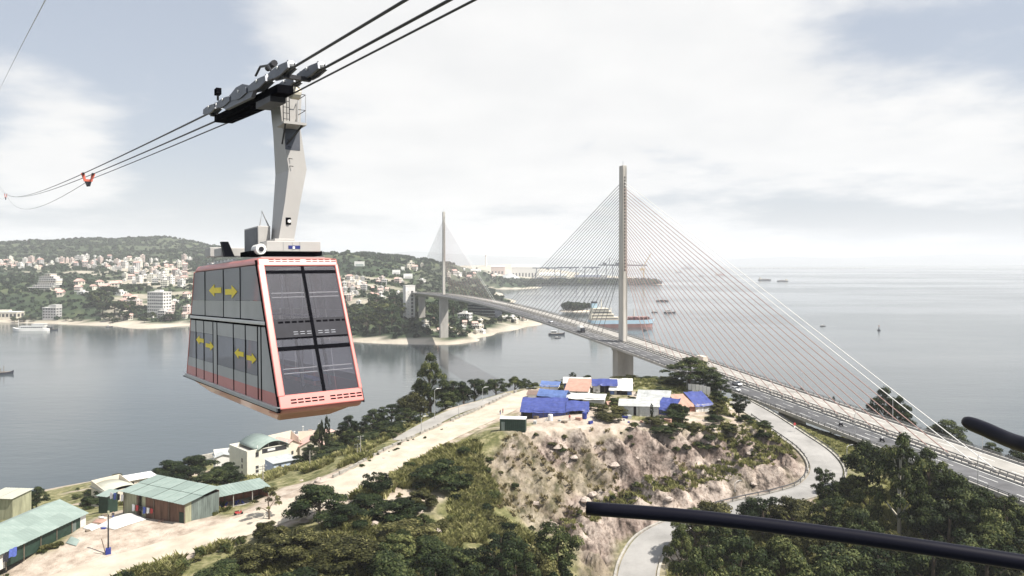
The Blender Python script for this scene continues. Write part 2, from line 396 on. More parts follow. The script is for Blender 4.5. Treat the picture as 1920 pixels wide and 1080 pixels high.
leafmat('leaf_far', (0.010, 0.020, 0.010), (0.030, 0.050, 0.022), (0.070, 0.095, 0.040), 0.08)
leafmat('grass_blade', (0.11, 0.125, 0.04), (0.33, 0.325, 0.13), (0.58, 0.54, 0.29), 0.4)
leafmat('grass_dry', (0.15, 0.125, 0.06), (0.32, 0.27, 0.15), (0.48, 0.42, 0.26), 0.35)

def glass_mat(name, tint, tr, rough=0.05):
    m = bpy.data.materials.new(name); m.use_nodes = True; MATS[name] = m
    n, l = m.node_tree.nodes, m.node_tree.links; n.remove(n['Principled BSDF'])
    t = n.new('ShaderNodeBsdfTransparent'); t.inputs[0].default_value = (*tint, 1)
    g = n.new('ShaderNodeBsdfGlossy'); g.inputs['Roughness'].default_value = rough; g.inputs[0].default_value = (0.92, 0.93, 0.97, 1)
    fr = n.new('ShaderNodeFresnel'); fr.inputs[0].default_value = 1.5
    mr = n.new('ShaderNodeMath'); mr.operation = 'ADD'; mr.inputs[1].default_value = tr; l.new(fr.outputs[0], mr.inputs[0])
    ms = n.new('ShaderNodeMixShader'); l.new(mr.outputs[0], ms.inputs[0]); l.new(t.outputs[0], ms.inputs[1]); l.new(g.outputs[0], ms.inputs[2])
    l.new(ms.outputs[0], n['Material Output'].inputs['Surface'])
glass_mat('cabin_glass', (0.74, 0.74, 0.765), 0.07, 0.01)
glass_mat('door_glass', (0.55, 0.56, 0.62), 0.08, 0.12)
def smoked_mat(name, col, tint, amount):
    m = bpy.data.materials.new(name); m.use_nodes = True; MATS[name] = m
    n, l = m.node_tree.nodes, m.node_tree.links; b = n['Principled BSDF']; b.inputs['Base Color'].default_value = (*col, 1); b.inputs['Roughness'].default_value = 0.3
    t = n.new('ShaderNodeBsdfTransparent'); t.inputs[0].default_value = (*tint, 1)
    ms = n.new('ShaderNodeMixShader'); ms.inputs[0].default_value = amount; l.new(b.outputs[0], ms.inputs[1]); l.new(t.outputs[0], ms.inputs[2])
    l.new(ms.outputs[0], n['Material Output'].inputs['Surface'])
smoked_mat('smoked_pane', (0.42, 0.42, 0.44), (0.92, 0.92, 0.96), 0.5)

def terrain_mat(name, near):
    m = bpy.data.materials.new(name); m.use_nodes = True; MATS[name] = m
    n, l = m.node_tree.nodes, m.node_tree.links; b = n['Principled BSDF']; b.inputs['Roughness'].default_value = 0.95; b.inputs['Specular IOR Level'].default_value = 0.15
    tc = n.new('ShaderNodeTexCoord'); at = n.new('ShaderNodeAttribute'); at.attribute_name = 'mask'; sp = n.new('ShaderNodeSeparateColor'); l.new(at.outputs['Color'], sp.inputs[0])
    def nz(s, d=6, st=(1, 1, 1), rot=(0, 0, 0), r=0.6):
        mp = n.new('ShaderNodeMapping'); mp.inputs['Scale'].default_value = st; mp.inputs['Rotation'].default_value = rot; l.new(tc.outputs['Object'], mp.inputs[0])
        t = n.new('ShaderNodeTexNoise'); t.inputs['Scale'].default_value = s; t.inputs['Detail'].default_value = d; t.inputs['Roughness'].default_value = r; l.new(mp.outputs[0], t.inputs['Vector']); return t.outputs['Fac']
    def ramp(fac, *st):
        c = n.new('ShaderNodeValToRGB'); e = c.color_ramp.elements
        e[0].position, e[0].color = st[0][0], (*st[0][1], 1); e[1].position, e[1].color = st[-1][0], (*st[-1][1], 1)
        for p, q in st[1:-1]: k = e.new(p); k.color = (*q, 1)
        l.new(fac, c.inputs[0]); return c.outputs[0]
    k = 1.0 if near else 0.02
    g = ramp(nz(0.45 * k, 8), (0.3, (0.05, 0.06, 0.022)), (0.48, (0.14, 0.14, 0.06)), (0.64, (0.30, 0.27, 0.15)))
    if near:
        ra = ramp(nz(0.42, 10, (1.0, 0.13, 1.0), (0, 0, -0.72)), (0.36, (0.06, 0.05, 0.044)), (0.44, (0.22, 0.188, 0.166)), (0.52, (0.40, 0.345, 0.305)), (0.68, (0.56, 0.495, 0.44)))
        rb = ramp(nz(0.09, 4), (0.42, (0.58, 0.52, 0.50)), (0.58, (1.0, 0.97, 0.94)))
        mu = n.new('ShaderNodeMixRGB'); mu.blend_type = 'MULTIPLY'; mu.inputs[0].default_value = 1; l.new(ra, mu.inputs[1]); l.new(rb, mu.inputs[2])
        m9 = n.new('ShaderNodeMixRGB'); m9.blend_type = 'MULTIPLY'; m9.inputs[0].default_value = 1; l.new(mu.outputs[0], m9.inputs[1]); l.new(ramp(nz(1.5, 6, (1, 0.25, 1), (0, 0, -0.72), 0.65), (0.36, (0.5, 0.47, 0.45)), (0.50, (1, 1, 1))), m9.inputs[2]); rk = m9.outputs[0]
        dt = ramp(nz(0.4, 8), (0.3, (0.27, 0.215, 0.17)), (0.5, (0.43, 0.36, 0.295)), (0.7, (0.54, 0.475, 0.40)))
    else:
        g = ramp(nz(0.011, 9), (0.30, (0.022, 0.038, 0.022)), (0.5, (0.045, 0.066, 0.034)), (0.68, (0.11, 0.125, 0.06)))
        rk = ramp(nz(0.006, 6), (0.3, (0.05, 0.068, 0.045)), (0.7, (0.12, 0.13, 0.08)))
        dt = ramp(nz(0.02, 6), (0.3, (0.36, 0.32, 0.26)), (0.7, (0.58, 0.52, 0.43)))
    m1 = n.new('ShaderNodeMixRGB'); l.new(sp.outputs[0], m1.inputs[0]); l.new(g, m1.inputs[1]); l.new(rk, m1.inputs[2])
    m2 = n.new('ShaderNodeMixRGB'); l.new(sp.outputs[1], m2.inputs[0]); l.new(m1.outputs[0], m2.inputs[1]); l.new(dt, m2.inputs[2])
    l.new(m2.outputs[0], b.inputs['Base Color'])
    bp = n.new('ShaderNodeBump'); bp.inputs['Strength'].default_value = 0.8; bp.inputs['Distance'].default_value = 0.5 if near else 8
    l.new(nz(0.9 * (1 if near else 0.04), 9, r=0.7), bp.inputs['Height']); l.new(bp.outputs[0], b.inputs['Normal'])
terrain_mat('headland_ground', True); terrain_mat('far_ground', False)

def water_mat():
    m = bpy.data.materials.new('sea'); m.use_nodes = True; MATS['sea'] = m
    n, l = m.node_tree.nodes, m.node_tree.links; b = n['Principled BSDF']
    b.inputs['IOR'].default_value = 1.33; b.inputs['Specular IOR Level'].default_value = 0.5
    tc = n.new('ShaderNodeTexCoord')
    def nz(s, d, st, rot=0):
        mp = n.new('ShaderNodeMapping'); mp.inputs['Scale'].default_value = st; mp.inputs['Rotation'].default_value = (0, 0, rot); l.new(tc.outputs['Object'], mp.inputs[0])
        t = n.new('ShaderNodeTexNoise'); t.inputs['Scale'].default_value = s; t.inputs['Detail'].default_value = d; t.inputs['Roughness'].default_value = 0.6; l.new(mp.outputs[0], t.inputs['Vector']); return t.outputs['Fac']
    a = nz(0.0016, 5, (0.5, 1, 1), 0.25)
    mr = n.new('ShaderNodeMapRange'); mr.inputs['From Min'].default_value = 0.42; mr.inputs['From Max'].default_value = 0.58; mr.interpolation_type = 'SMOOTHSTEP'
    mr.inputs['To Min'].default_value = 0.09; mr.inputs['To Max'].default_value = 0.17; l.new(a, mr.inputs['Value']); l.new(mr.outputs[0], b.inputs['Roughness'])
    cr = n.new('ShaderNodeMixRGB'); cr.inputs[1].default_value = (0.048, 0.060, 0.066, 1); cr.inputs[2].default_value = (0.070, 0.086, 0.090, 1); l.new(nz(0.004, 4, (0.5, 1, 1), 0.3), cr.inputs[0]); l.new(cr.outputs[0], b.inputs['Base Color'])
    b1 = n.new('ShaderNodeBump'); b1.inputs['Strength'].default_value = 0.16; b1.inputs['Distance'].default_value = 0.6; l.new(nz(0.22, 6, (0.5, 1, 1), 0.35), b1.inputs['Height'])
    b2 = n.new('ShaderNodeBump'); b2.inputs['Strength'].default_value = 0.06; b2.inputs['Distance'].default_value = 3; l.new(nz(0.03, 5, (0.35, 1, 1), 0.3), b2.inputs['Height']); l.new(b1.outputs[0], b2.inputs['Normal'])
    l.new(b2.outputs[0], b.inputs['Normal'])
water_mat()

# ------------------------------------------------------------------ sea
wv = [(0, 0, 0)]; RAD = [60, 200, 500, 1200, 3000, 8000, 30000]; NS = 64
V = [(0, 300, 0)]; Fc = []
for r in RAD: V += [(r * math.cos(2 * math.pi * j / NS), 300 + r * math.sin(2 * math.pi * j / NS), 0) for j in range(NS)]
for j in range(NS):
    Fc.append((0, 1 + j, 1 + (j + 1) % NS, 1 + (j + 1) % NS))
wb = MB(); wb.v = V; wb.f = [f[:3] for f in Fc]; wb.m = [0] * NS
for k in range(len(RAD) - 1):
    for j in range(NS):
        a, b = 1 + k * NS + j, 1 + k * NS + (j + 1) % NS; wb.f.append((a, a + NS, b + NS, b)); wb.m.append(0)
struct(wb.build('sea_water', 'sea'))

# ------------------------------------------------------------------ bridge axis
BP = Vector((55.5, 373.0)); BD = Vector((0.2936, -0.956)).normalized(); BN = Vector((-BD.y, BD.x))   # BN points right / away: use offset o>0 = far side
if BN.x < 0: BN = -BN
_zs = [(-700, 40.5), (-627, 44.0), (-530, 47.4), (-435, 49.4), (-330, 51.0), (-217, 50.7), (-110, 48.6), (0, 44.6), (100, 39.6), (160, 36.5), (215, 33.6), (300, 28.6), (430, 22.0)]
_zx = np.array([a for a, _ in _zs]); _zz = np.array([b for _, b in _zs])
def zdeck(s):
    w = np.linspace(s - 60, s + 60, 13); return float(np.mean(np.interp(w, _zx, _zz)))
def bpt(s, o=0.0, dz=0.0):
    p = BP + BD * s + BN * o; return Vector((p.x, p.y, zdeck(s) + dz))

# ------------------------------------------------------------------ near headland
dirt_cl = [P(1010, 733, 256), P(985, 742, 246), P(930, 770, 229), P(850, 805, 209), P(760, 848, 189), P(680, 893, 172), P(570, 945, 157), P(450, 988, 147), P(335, 1025, 140), P(190, 1068, 132), P(20, 1130, 122)]
lane_cl = [P(960, 738, 258), P(905, 755, 246), P(845, 775, 236), P(790, 803, 224), P(752, 826, 214)]
loop_cl = [P(1385, 752, 246), P(1425, 775, 230), P(1480, 812, 211), P(1530, 848, 196), P(1550, 882, 184), P(1528, 912, 177), P(1470, 932, 175), P(1390, 950, 173), P(1300, 975, 170), P(1233, 1005, 165), P(1203, 1045, 157), P(1192, 1090, 148), P(1190, 1150, 137), P(1190, 1260, 121)]
dirt_L = interp_line(dirt_cl, 2.0); lane_L = interp_line(lane_cl, 2.0); loop_L = interp_line(loop_cl, 1.5)
cp = []
def c3(px, py, Y): p = P(px, py, Y); cp.append((p.x, p.y, p.z))
for L, w in ((dirt_L, 5.0), (lane_L, 2.5), (loop_L, 4.5)):
    for p, d, n_ in line_frames(L)[::6]:
        for o in (-w, w): q = p + n_ * o; cp.append((q.x, q.y, p.z))
shore = [(-420, 150), (-330, 190), (-260, 225), (-185, 266), (-150, 294), (-96, 358), (-60, 385), (-15, 398), (25, 376), (52, 350), (92, 318), (150, 305), (220, 300), (320, 300), (420, 310)]
for i, (x, y) in enumerate(shore):
    cp.append((x, y, 0.0)); cp.append((x - 8 if x < 0 else x, y + 14, -2.5)); cp.append((x - 20 if x < 0 else x, y + 45, -5)); cp.append((x, y - 12, 2.6))
for a in ((1100, 780, 206), (1020, 788, 205), (1200, 788, 205), (1320, 790, 205), (1060, 745, 232), (1160, 745, 232), (1250, 745, 232), (1080, 717, 262), (1200, 712, 258), (1280, 722, 252), (1350, 745, 238),
          (945, 812, 190), (1050, 803, 197), (1150, 808, 195), (1250, 803, 197), (1380, 792, 205), (1440, 802, 204),
          (1000, 860, 185), (1100, 870, 187), (1200, 860, 189), (1300, 845, 193), (1400, 835, 196), (1475, 845, 195),
          (1000, 930, 172), (1060, 985, 166), (1180, 925, 180), (1330, 880, 187), (1450, 852, 193),
          (1150, 990, 169), (1250, 945, 176), (1380, 905, 181), (1470, 890, 184), (1110, 1040, 158), (1080, 1080, 148),
          (900, 880, 178), (880, 940, 163), (840, 1000, 148), (940, 985, 156), (1000, 1030, 147), (1020, 1085, 137), (800, 900, 172), (760, 960, 155), (900, 1085, 132), (780, 1085, 128),
          (650, 990, 140), (650, 1085, 125), (500, 1060, 131), (380, 1085, 127), (250, 1085, 129),
          (60, 1030, 141), (150, 985, 152), (0, 1062, 136), (240, 975, 155), (347, 978, 152), (300, 1000, 147), (200, 1020, 142), (400, 968, 157), (470, 948, 163), (500, 925, 170), (560, 905, 178), (420, 930, 175),
          (650, 862, 200), (600, 878, 198), (545, 892, 205), (463, 914, 200), (470, 906, 228), (500, 897, 252), (545, 890, 232), (430, 915, 215), (1500, 795, 216), (1560, 822, 205), (1600, 850, 195), (1540, 812, 213), (1470, 778, 226)): c3(*a)
for x, y, z in ((-58, 232, 22), (-70, 260, 14), (-85, 300, 5), (-44, 252, 25), (-40, 272, 19), (-35, 320, 10), (-20, 282, 25), (-15, 340, 12), (8, 300, 30), (20, 330, 18), (40, 300, 30), (-72, 225, 21),
                (-110, 210, 19), (-100, 240, 14), (-120, 260, 7), (-140, 230, 8), (-150, 195, 14), (-120, 185, 22), (-190, 190, 8), (-200, 160, 13), (-100, 170, 27), (-160, 150, 23), (-260, 160, 8), (-110, 140, 29), (-300, 110, 10), (-140, 100, 26),
                (72, 268, 34), (88, 240, 32.2), (100, 225, 31), (114, 182, 28), (129, 134, 25), (143, 87, 20), (120, 230, 27), (140, 190, 25), (160, 240, 14), (110, 270, 20), (170, 180, 20), (220, 220, 8), (200, 120, 20), (300, 200, 5), (300, 100, 16),
                (88, 180, 31.5), (92, 165, 29.5), (85, 160, 28), (75, 158, 26), (60, 155, 23.5), (48, 150, 22), (40, 140, 19), (60, 130, 18), (80, 130, 21), (100, 140, 25), (110, 110, 20), (80, 100, 14), (50, 100, 12), (120, 60, 10),
                (-60, 100, 24), (-20, 100, 20), (0, 70, 10), (-80, 60, 18), (20, 60, 6), (80, 40, 4), (-150, 40, 14), (-20, 30, 4), (200, 40, 8), (-300, 40, 6), (320, 30, 6)): cp.append((x, y, z))
G = Grid(-300, 300, 30, 440, 0.85)
print('headland', G.nx * G.ny, len(cp))
G.Z = rbf(cp, G.X, G.Y, 2.0)
PXg = 960 + G.X * F / G.Y; PYg = HOR + (H - G.Z) * F / G.Y
rock_poly = [(925, 845), (990, 805), (1100, 812), (1200, 806), (1330, 806), (1430, 800), (1462, 822), (1500, 858), (1512, 885), (1490, 915), (1440, 938), (1380, 945), (1240, 985), (1165, 1020), (1140, 1095), (1088, 1095), (1072, 1015), (1010, 985), (945, 955), (905, 900)]
camp_poly = [(940, 800), (985, 752), (1070, 715), (1200, 735), (1340, 742), (1400, 780), (1400, 800), (1200, 812), (1000, 812)]
apron_poly = [(0, 1100), (0, 1060), (100, 1030), (160, 985), (240, 960), (440, 970), (520, 918), (640, 885), (700, 880), (620, 940), (520, 990), (420, 1000), (330, 1045), (180, 1095)]
NZ = lambda s, seed=0, o=4: fbm(G.X * s, G.Y * s, seed, o)
jx = (NZ(0.15, 5) - 0.5) * 46; jy = (NZ(0.15, 9) - 0.5) * 34
rock = in_poly(PXg + jx, PYg + jy, rock_poly).astype(float)
camp = in_poly(PXg + jx * 0.5, PYg + jy * 0.5, camp_poly).astype(float)
apron = in_poly(PXg + jx * 0.3, PYg + jy * 0.3, apron_poly).astype(float)
def blur(a, n=2):
    for _ in range(n):
        a = (np.roll(a, 1, 0) + np.roll(a, -1, 0) + 2 * a) / 4; a = (np.roll(a, 1, 1) + np.roll(a, -1, 1) + 2 * a) / 4
    return a
rock = blur(rock, 3); camp = blur(camp); apron = blur(apron)
# patches of growth on the face and bare ground elsewhere
grow = np.clip((NZ(0.055, 31) - 0.58) * 9, 0, 1)
dirtm = np.clip(apron + camp * np.clip((NZ(0.12, 3) - 0.34) * 6, 0, 1) + np.clip((NZ(0.06, 41) - 0.60) * 8, 0, 0.9) * (1 - rock), 0, 1)
rockm = rock * (1 - grow * 0.4)
# relief: strata ridges on the face, softer humps elsewhere
ca, sa = math.cos(0.75), math.sin(0.75); ux = G.X * ca + G.Y * sa; uy = -G.X * sa + G.Y * ca
strata = (fbm(ux * 0.40, uy * 0.10, 61, 4) - 0.5) * 5.0 + (fbm(ux * 1.1, uy * 0.3, 77, 3) - 0.5) * 1.8 + (0.25 - np.abs(fbm(ux * 0.30, uy * 0.07, 91, 3) - 0.5)) * 7.0 - 0.9
land = np.clip(G.Z / 4.0, 0, 1)
G.Z += rock * strata * 1.25 + (1 - rock) * land * ((NZ(0.10, 13) - 0.5) * 1.6 + (NZ(0.4, 19) - 0.5) * 0.5) * (1 - 0.7 * camp) * (1 - 0.8 * apron)
# roads and bridge cut into it
def cut(L, w, dz, soft):
    best = np.full(G.X.shape, 1e9); zz = np.zeros(G.X.shape)
    for i in range(len(L) - 1):
        a, b = L[i], L[i + 1]; dx, dy = b.x - a.x, b.y - a.y; q = dx * dx + dy * dy + 1e-9
        sl = np.s_[max(0, int((min(a.y, b.y) - G.y0 - 25) / G.st)):max(0, int((max(a.y, b.y) - G.y0 + 25) / G.st)), max(0, int((min(a.x, b.x) - G.x0 - 25) / G.st)):max(0, int((max(a.x, b.x) - G.x0 + 25) / G.st))]
        X, Y = G.X[sl], G.Y[sl]
        if X.size == 0: continue
        t = np.clip(((X - a.x) * dx + (Y - a.y) * dy) / q, 0, 1); d = np.hypot(X - a.x - t * dx, Y - a.y - t * dy)
        m = d < best[sl]; best[sl] = np.where(m, d, best[sl]); zz[sl] = np.where(m, a.z + t * (b.z - a.z), zz[sl])
    k = np.clip((best - w) / soft, 0, 1); k = k * k * (3 - 2 * k)
    G.Z = np.where(best < 1e8, (zz + dz) * (1 - k) + G.Z * k, G.Z); return best
d_dirt = cut(dirt_L, 6.3, -0.14, 5); d_lane = cut(lane_L, 3.4, -0.14, 2.5); d_loop = cut(loop_L, 5.0, -0.14, 3.0)
S_ = (G.X - BP.x) * BD.x + (G.Y - BP.y) * BD.y; O_ = (G.X - BP.x) * BN.x + (G.Y - BP.y) * BN.y
zd = np.interp(S_, np.linspace(-60, 430, 200), [zdeck(s) for s in np.linspace(-60, 430, 200)])
lim = zd - 2.4 + np.clip(np.abs(O_) - 14, 0, 100) * 0.5
G.Z = np.where((S_ > -60) & (np.abs(O_) < 22), np.minimum(G.Z, lim), G.Z)
dirtm = np.maximum(dirtm, np.clip((8.5 - d_dirt) / 2, 0, 1) * (0.4 + 0.6 * (NZ(0.3, 8) > 0.45)))
dirtm = np.where((G.Z < 1.0), 0.8, dirtm)
bridge_verge = np.clip(1 - np.abs(O_ + 20) / 9, 0, 1) * ((S_ > 90) & (S_ < 180))
dirtm *= (1 - bridge_verge)
rockm *= (1 - bridge_verge)
head = G.obj('headland_terrain', 'headland_ground', np.stack([rockm, dirtm, np.zeros_like(dirtm)], -1)); struct(head)

# road surfaces
fr = line_frames(dirt_L)
struct(sweep(fr, [(5.2, -0.02), (2.5, 0.03), (1.9, 0.0), (1.2, 0.0), (0, 0.06), (-1.2, 0.0), (-1.9, 0.0), (-2.5, 0.03), (-5.2, -0.02)], 'dirt_road', 'dirt_road', closed=False))
fl = line_frames(lane_L)
struct(sweep(fl, [(2.9, 0.0), (0, 0.04), (-2.9, 0.0)], 'side_lane', 'asphalt_pale', closed=False))
fo = line_frames(loop_L)
struct(sweep(fo, [(3.7, 0.0), (0, 0.06), (-3.7, 0.0)], 'loop_road', 'loop_asphalt', closed=False))
struct(sweep(fo, [(3.4, 0.012), (3.3, 0.014)], 'road_edge_line', 'asphalt_pale', closed=False))
struct(sweep(fo, [(-3.3, 0.014), (-3.4, 0.012)], 'road_edge_line', 'asphalt_pale', closed=False))
struct(sweep(fo, [(4.5, -0.3), (4.5, 0.16), (4.0, 0.16), (4.0, -0.3)], 'kerb', 'kerb_concrete'))
struct(sweep(fo, [(-4.0, -0.3), (-4.0, 0.16), (-4.5, 0.16), (-4.5, -0.3)], 'kerb', 'kerb_concrete'))
# low wall along the dirt road, in separate concrete blocks (each a part)
wall = thing('roadside_wall', 'low pale concrete block wall along the seaward edge of the dirt road', 'wall', tuple(dirt_L[0]))
base = Vector(dirt_L[0]); blk = MB().b0(-0.95, 0.95, -0.2, 0.2, -0.35, 0.55).mesh('wall_block', 'kerb_concrete')
for i, (p, d, n_) in enumerate(fr):
    if i % 1 == 0 and 2 < i < len(fr) - 30 and rnd.random() < 0.86:
        q = p - n_ * 6.1 * (1 if True else -1)
        if (q - p).x > 0: q = p + n_ * 6.1
        child('block', blk, wall, q - base, (0, 0, math.atan2(d.y, d.x)), (1, 1, 0.8 + 0.3 * rnd.random()))
def guard_rail(frames, off, name, label, h=0.75, every=2, mt='rail_steel'):
    t = thing(name, label, 'guard rail', tuple(frames[0][0])); b0 = Vector(frames[0][0])
    loc = [(p - b0, d, n_) for p, d, n_ in frames]
    sweep(loc, [(off, h - 0.34), (off - 0.06, h - 0.26), (off, h - 0.17), (off - 0.06, h - 0.08), (off, h), (off + 0.05, h - 0.17)], 'rail_beam', mt, parent=t)
    pm = MB().b0(-0.07, 0.07, -0.09, 0.09, -0.3, h).mesh('rail_post', mt)
    for i in range(0, len(loc), every):
        p, d, n_ = loc[i]; child('post', pm, t, p + n_ * (off + 0.16), (0, 0, math.atan2(d.y, d.x)))
    return t
guard_rail(fo[4:46], 4.2, 'road_guard_rail', 'dark steel guard rail on the outer edge of the looping asphalt road beside the verge', 0.9)
guard_rail(fo[12:62], -4.2, 'road_guard_rail', 'dark steel guard rail round the inside of the bend at the foot of the cliff', 0.9)

# ------------------------------------------------------------------ the bridge
br = thing('cable_stayed_bridge', 'long grey concrete cable-stayed bridge with two slender single-column pylons', 'bridge', (0, 0, 0))
def frames_s(s0, s1, st):
    n = int((s1 - s0) / st) + 1
    return [(bpt(s), Vector((BD.x, BD.y, 0)), Vector((BN.x, BN.y, 0))) for s in np.linspace(s0, s1, n)]
fb = frames_s(-640, 400, 10)
deck = sweep(fb, [(12.65, -0.05), (12.65, -0.42), (6.0, -1.0), (3.6, -3.6), (-3.6, -3.6), (-6.0, -1.0), (-12.65, -0.42), (-12.65, -0.05)], 'deck', 'concrete', parent=br)
def strip(f_, o0, o1, z, name, mt, parent=br): return sweep(f_, [(o1, z), (o0, z)], name, mt, closed=False, parent=parent)
strip(fb, -11.9, -1.7, 0.0, 'carriageway', 'asphalt'); strip(fb, 1.7, 11.9, 0.0, 'carriageway', 'asphalt_pale')  # far lanes get a paler asphalt colour that imitates sun reflected off them
for o in (-11.2, -2.3, 2.3, 11.2): strip(fb, o - 0.12, o + 0.12, 0.006, 'lane_line', 'road_paint')
dm = MB()
for o in (-8.2, -5.2, 5.2, 8.2):
    for s in np.arange(-120, 390, 12.0):
        a, b, c, d_ = bpt(s, o - 0.1, 0.006), bpt(s + 5, o - 0.1, 0.006), bpt(s + 5, o + 0.1, 0.006), bpt(s, o + 0.1, 0.006); dm.add([a, b, c, d_], [(0, 1, 2, 3)])
stuff(dm.build('lane_dash', 'road_paint', br))
for o in (-12.3, 12.3):
    sweep(fb, [(o + 0.3, -0.5), (o + 0.3, 0.45), (o - 0.3, 0.45), (o - 0.3, -0.5)], 'parapet', 'concrete', parent=br)
    for h in (0.8, 1.15):
        sweep(fb, [(o + 0.07, h - 0.06), (o + 0.07, h + 0.06), (o - 0.07, h + 0.06), (o - 0.07, h - 0.06)], 'handrail', 'rail_steel', parent=br)
    pm = MB()
    for s in np.arange(-240, 390, 2.5):
        p = bpt(s, o); pm.box((p.x, p.y, p.z + 0.8), (0.14, 0.14, 0.72), math.atan2(BD.y, BD.x))
    stuff(pm.build('railing_post', 'rail_steel', br))
for o in (-1.45, 1.45):
    sweep(fb, [(o + 0.2, -0.05), (o + 0.2, 0.4), (o - 0.2, 0.4), (o - 0.2, -0.05)], 'median_kerb', 'concrete', parent=br)
    sweep(fb, [(o + 0.08, 0.72), (o + 0.08, 0.98), (o - 0.08, 0.98), (o - 0.08, 0.72)], 'median_rail', 'rail_steel', parent=br)
    pm = MB()
    for s in np.arange(-240, 390, 2.0):
        p = bpt(s, o); pm.box((p.x, p.y, p.z + 0.6), (0.16, 0.16, 0.6), math.atan2(BD.y, BD.x))
    stuff(pm.build('median_post', 'rail_steel', br))
AZ = math.atan2(BD.y, BD.x)
def pylon(s0, zb, top):
    p = bpt(s0); z0 = p.z
    b = MB().box((p.x, p.y, (z0 + top) / 2), (5.0, 2.6, top - z0), AZ, 0, (0.82, 0.85))
    py = b.build('pylon', 'pylon_concrete', br, bevel=0.12)
    # raised ribs and the row of anchor pockets on the faces along the bridge
    nk = MB()
    for k in range(30):
        z = z0 + 36 + k * (top - 6 - z0 - 36) / 29; t = (z - z0) / (top - z0); hl = 2.5 * (1 - 0.18 * t)
        for sgn in (-1, 1):
            q = p.xy + BD * sgn * (hl + 0.03); nk.box((q.x, q.y, z), (0.22, 0.55, 0.8), AZ)
    stuff(nk.build('anchor_pocket', 'window_dark', py))
    rb = MB()
    for sgn in (-1, 1):
        for o in (-1.0, 1.0):
            q0 = p.xy + BD * sgn * 2.52 + BN * o; q1 = p.xy + BD * sgn * 2.08 + BN * o * 0.85
            rb.bar((q0.x, q0.y, z0), (q1.x, q1.y, top - 1), 0.35, 0.35)
    rb.build('edge_rib', 'pylon_concrete', py)
    lr = MB(); q = p.xy; lr.tube([(q.x, q.y, top - 0.2), (q.x, q.y, top + 2.5)], 0.08, 5); lr.build('lightning_rod', 'rail_steel', py)
    pr = MB().box((p.x, p.y, (zb + z0 - 3.6) / 2), (6.4, 8.6, z0 - 3.6 - zb), AZ).build('pier', 'concrete', br, bevel=0.3)
    gv = MB()
    for sgn in (-1, 1):
        q = p.xy + BD * sgn * 3.26; gv.box((q.x, q.y, (zb + z0 - 3.6) / 2), (0.14, 1.5, z0 - 5.0 - zb), AZ)
    gv.build('pier_rib', 'concrete', pr)
    cb = MB().box((p.x, p.y, (z0 - 3.9)), (7.0, 9.4, 0.9), AZ).build('pier_cap', 'concrete', pr)
    if zb < 1: MB().lathe([(13, -3), (13, 1.6), (12.2, 2.2), (0.1, 2.2)], 20, c=(p.x, p.y, 0)).build('pile_cap', 'concrete', pr)
    return z0
tops = {0: 132.5, -435: 137.2}
for s0, top in tops.items():
    z0 = pylon(s0, -3, top); n = 28
    for sgn in (-1, 1):
        for k in range(n):
            sd = s0 + sgn * (26 + k * 178.0 / (n - 1)); t = (k + 0.5) / n
            zt = z0 + 37 + t * (top - 7.5 - z0 - 37)
            a = bpt(sd, 0, 0.9); c = BP + BD * (s0 + sgn * 2.0); 
            outer = (s0 == 0 and sgn > 0 and k >= n - 2) or (s0 == -435 and sgn > 0 and k >= n - 2)
            m = 'stay_white' if outer else ('stay_red' if (s0 == 0 and sgn > 0) or s0 == -435 and sgn > 0 and k % 2 else 'stay_grey')  # dark grey on the left-hand fans puts their backlit shade into the colour
            o = MB().tube([a, (c.x, c.y, zt)], (0.12 if outer else 0.14) if s0 == 0 else 0.09, 5).build('stay_cable', m, br)
            if outer: o['label'] = 'white outermost stay cable'
            an = MB(); q = bpt(sd); an.box((q.x, q.y, q.z + 0.45), (1.1, 0.7, 1.0), AZ); an.build('cable_anchor', 'concrete', br)
for s, zb in ((-565, 3), (129.5, 24)):
    p = bpt(s); MB().box((p.x, p.y, (zb + p.z - 3.6) / 2), (3.4, 8.0, p.z - 3.6 - zb), AZ).build('pier', 'concrete', br, bevel=0.2)
# abutment where the deck reaches the hill
for s in (215, 300):
    p = bpt(s); gz = G.h(p.x, p.y) if G.hits(p.x, p.y) else 15; MB().box((p.x, p.y, (gz - 2 + p.z - 3.6) / 2), (3, 14, max(0.6, p.z - 3.6 - gz + 2)), AZ).build('pier', 'concrete', br)
# street lamps on the bridge
lp_pole = MB().tube([(0, 0, 0), (0, 0, 6.2), (0, 0.25, 6.7), (0, 1.5, 7.0)], [0.10, 0.075, 0.065, 0.05], 6).mesh('pole', 'galvanised')
lp_head = MB().box((0, 1.8, 7.0), (0.22, 0.75, 0.12)).mesh('lamp_head', 'rail_steel')
for o, ss in ((-12.3, (96, 134, 172, 210)), (12.3, (-60, 10, 80, 120, 160, 190, 216))):
    for s in ss:
        t = thing('street_lamp', 'slim grey single-arm street lamp on the bridge parapet', 'street lamp', tuple(bpt(s, o, 0.45)), AZ + (0 if o < 0 else math.pi), 'street lamps along the bridge parapets')
        child('pole', lp_pole, t); child('lamp_head', lp_head, t)

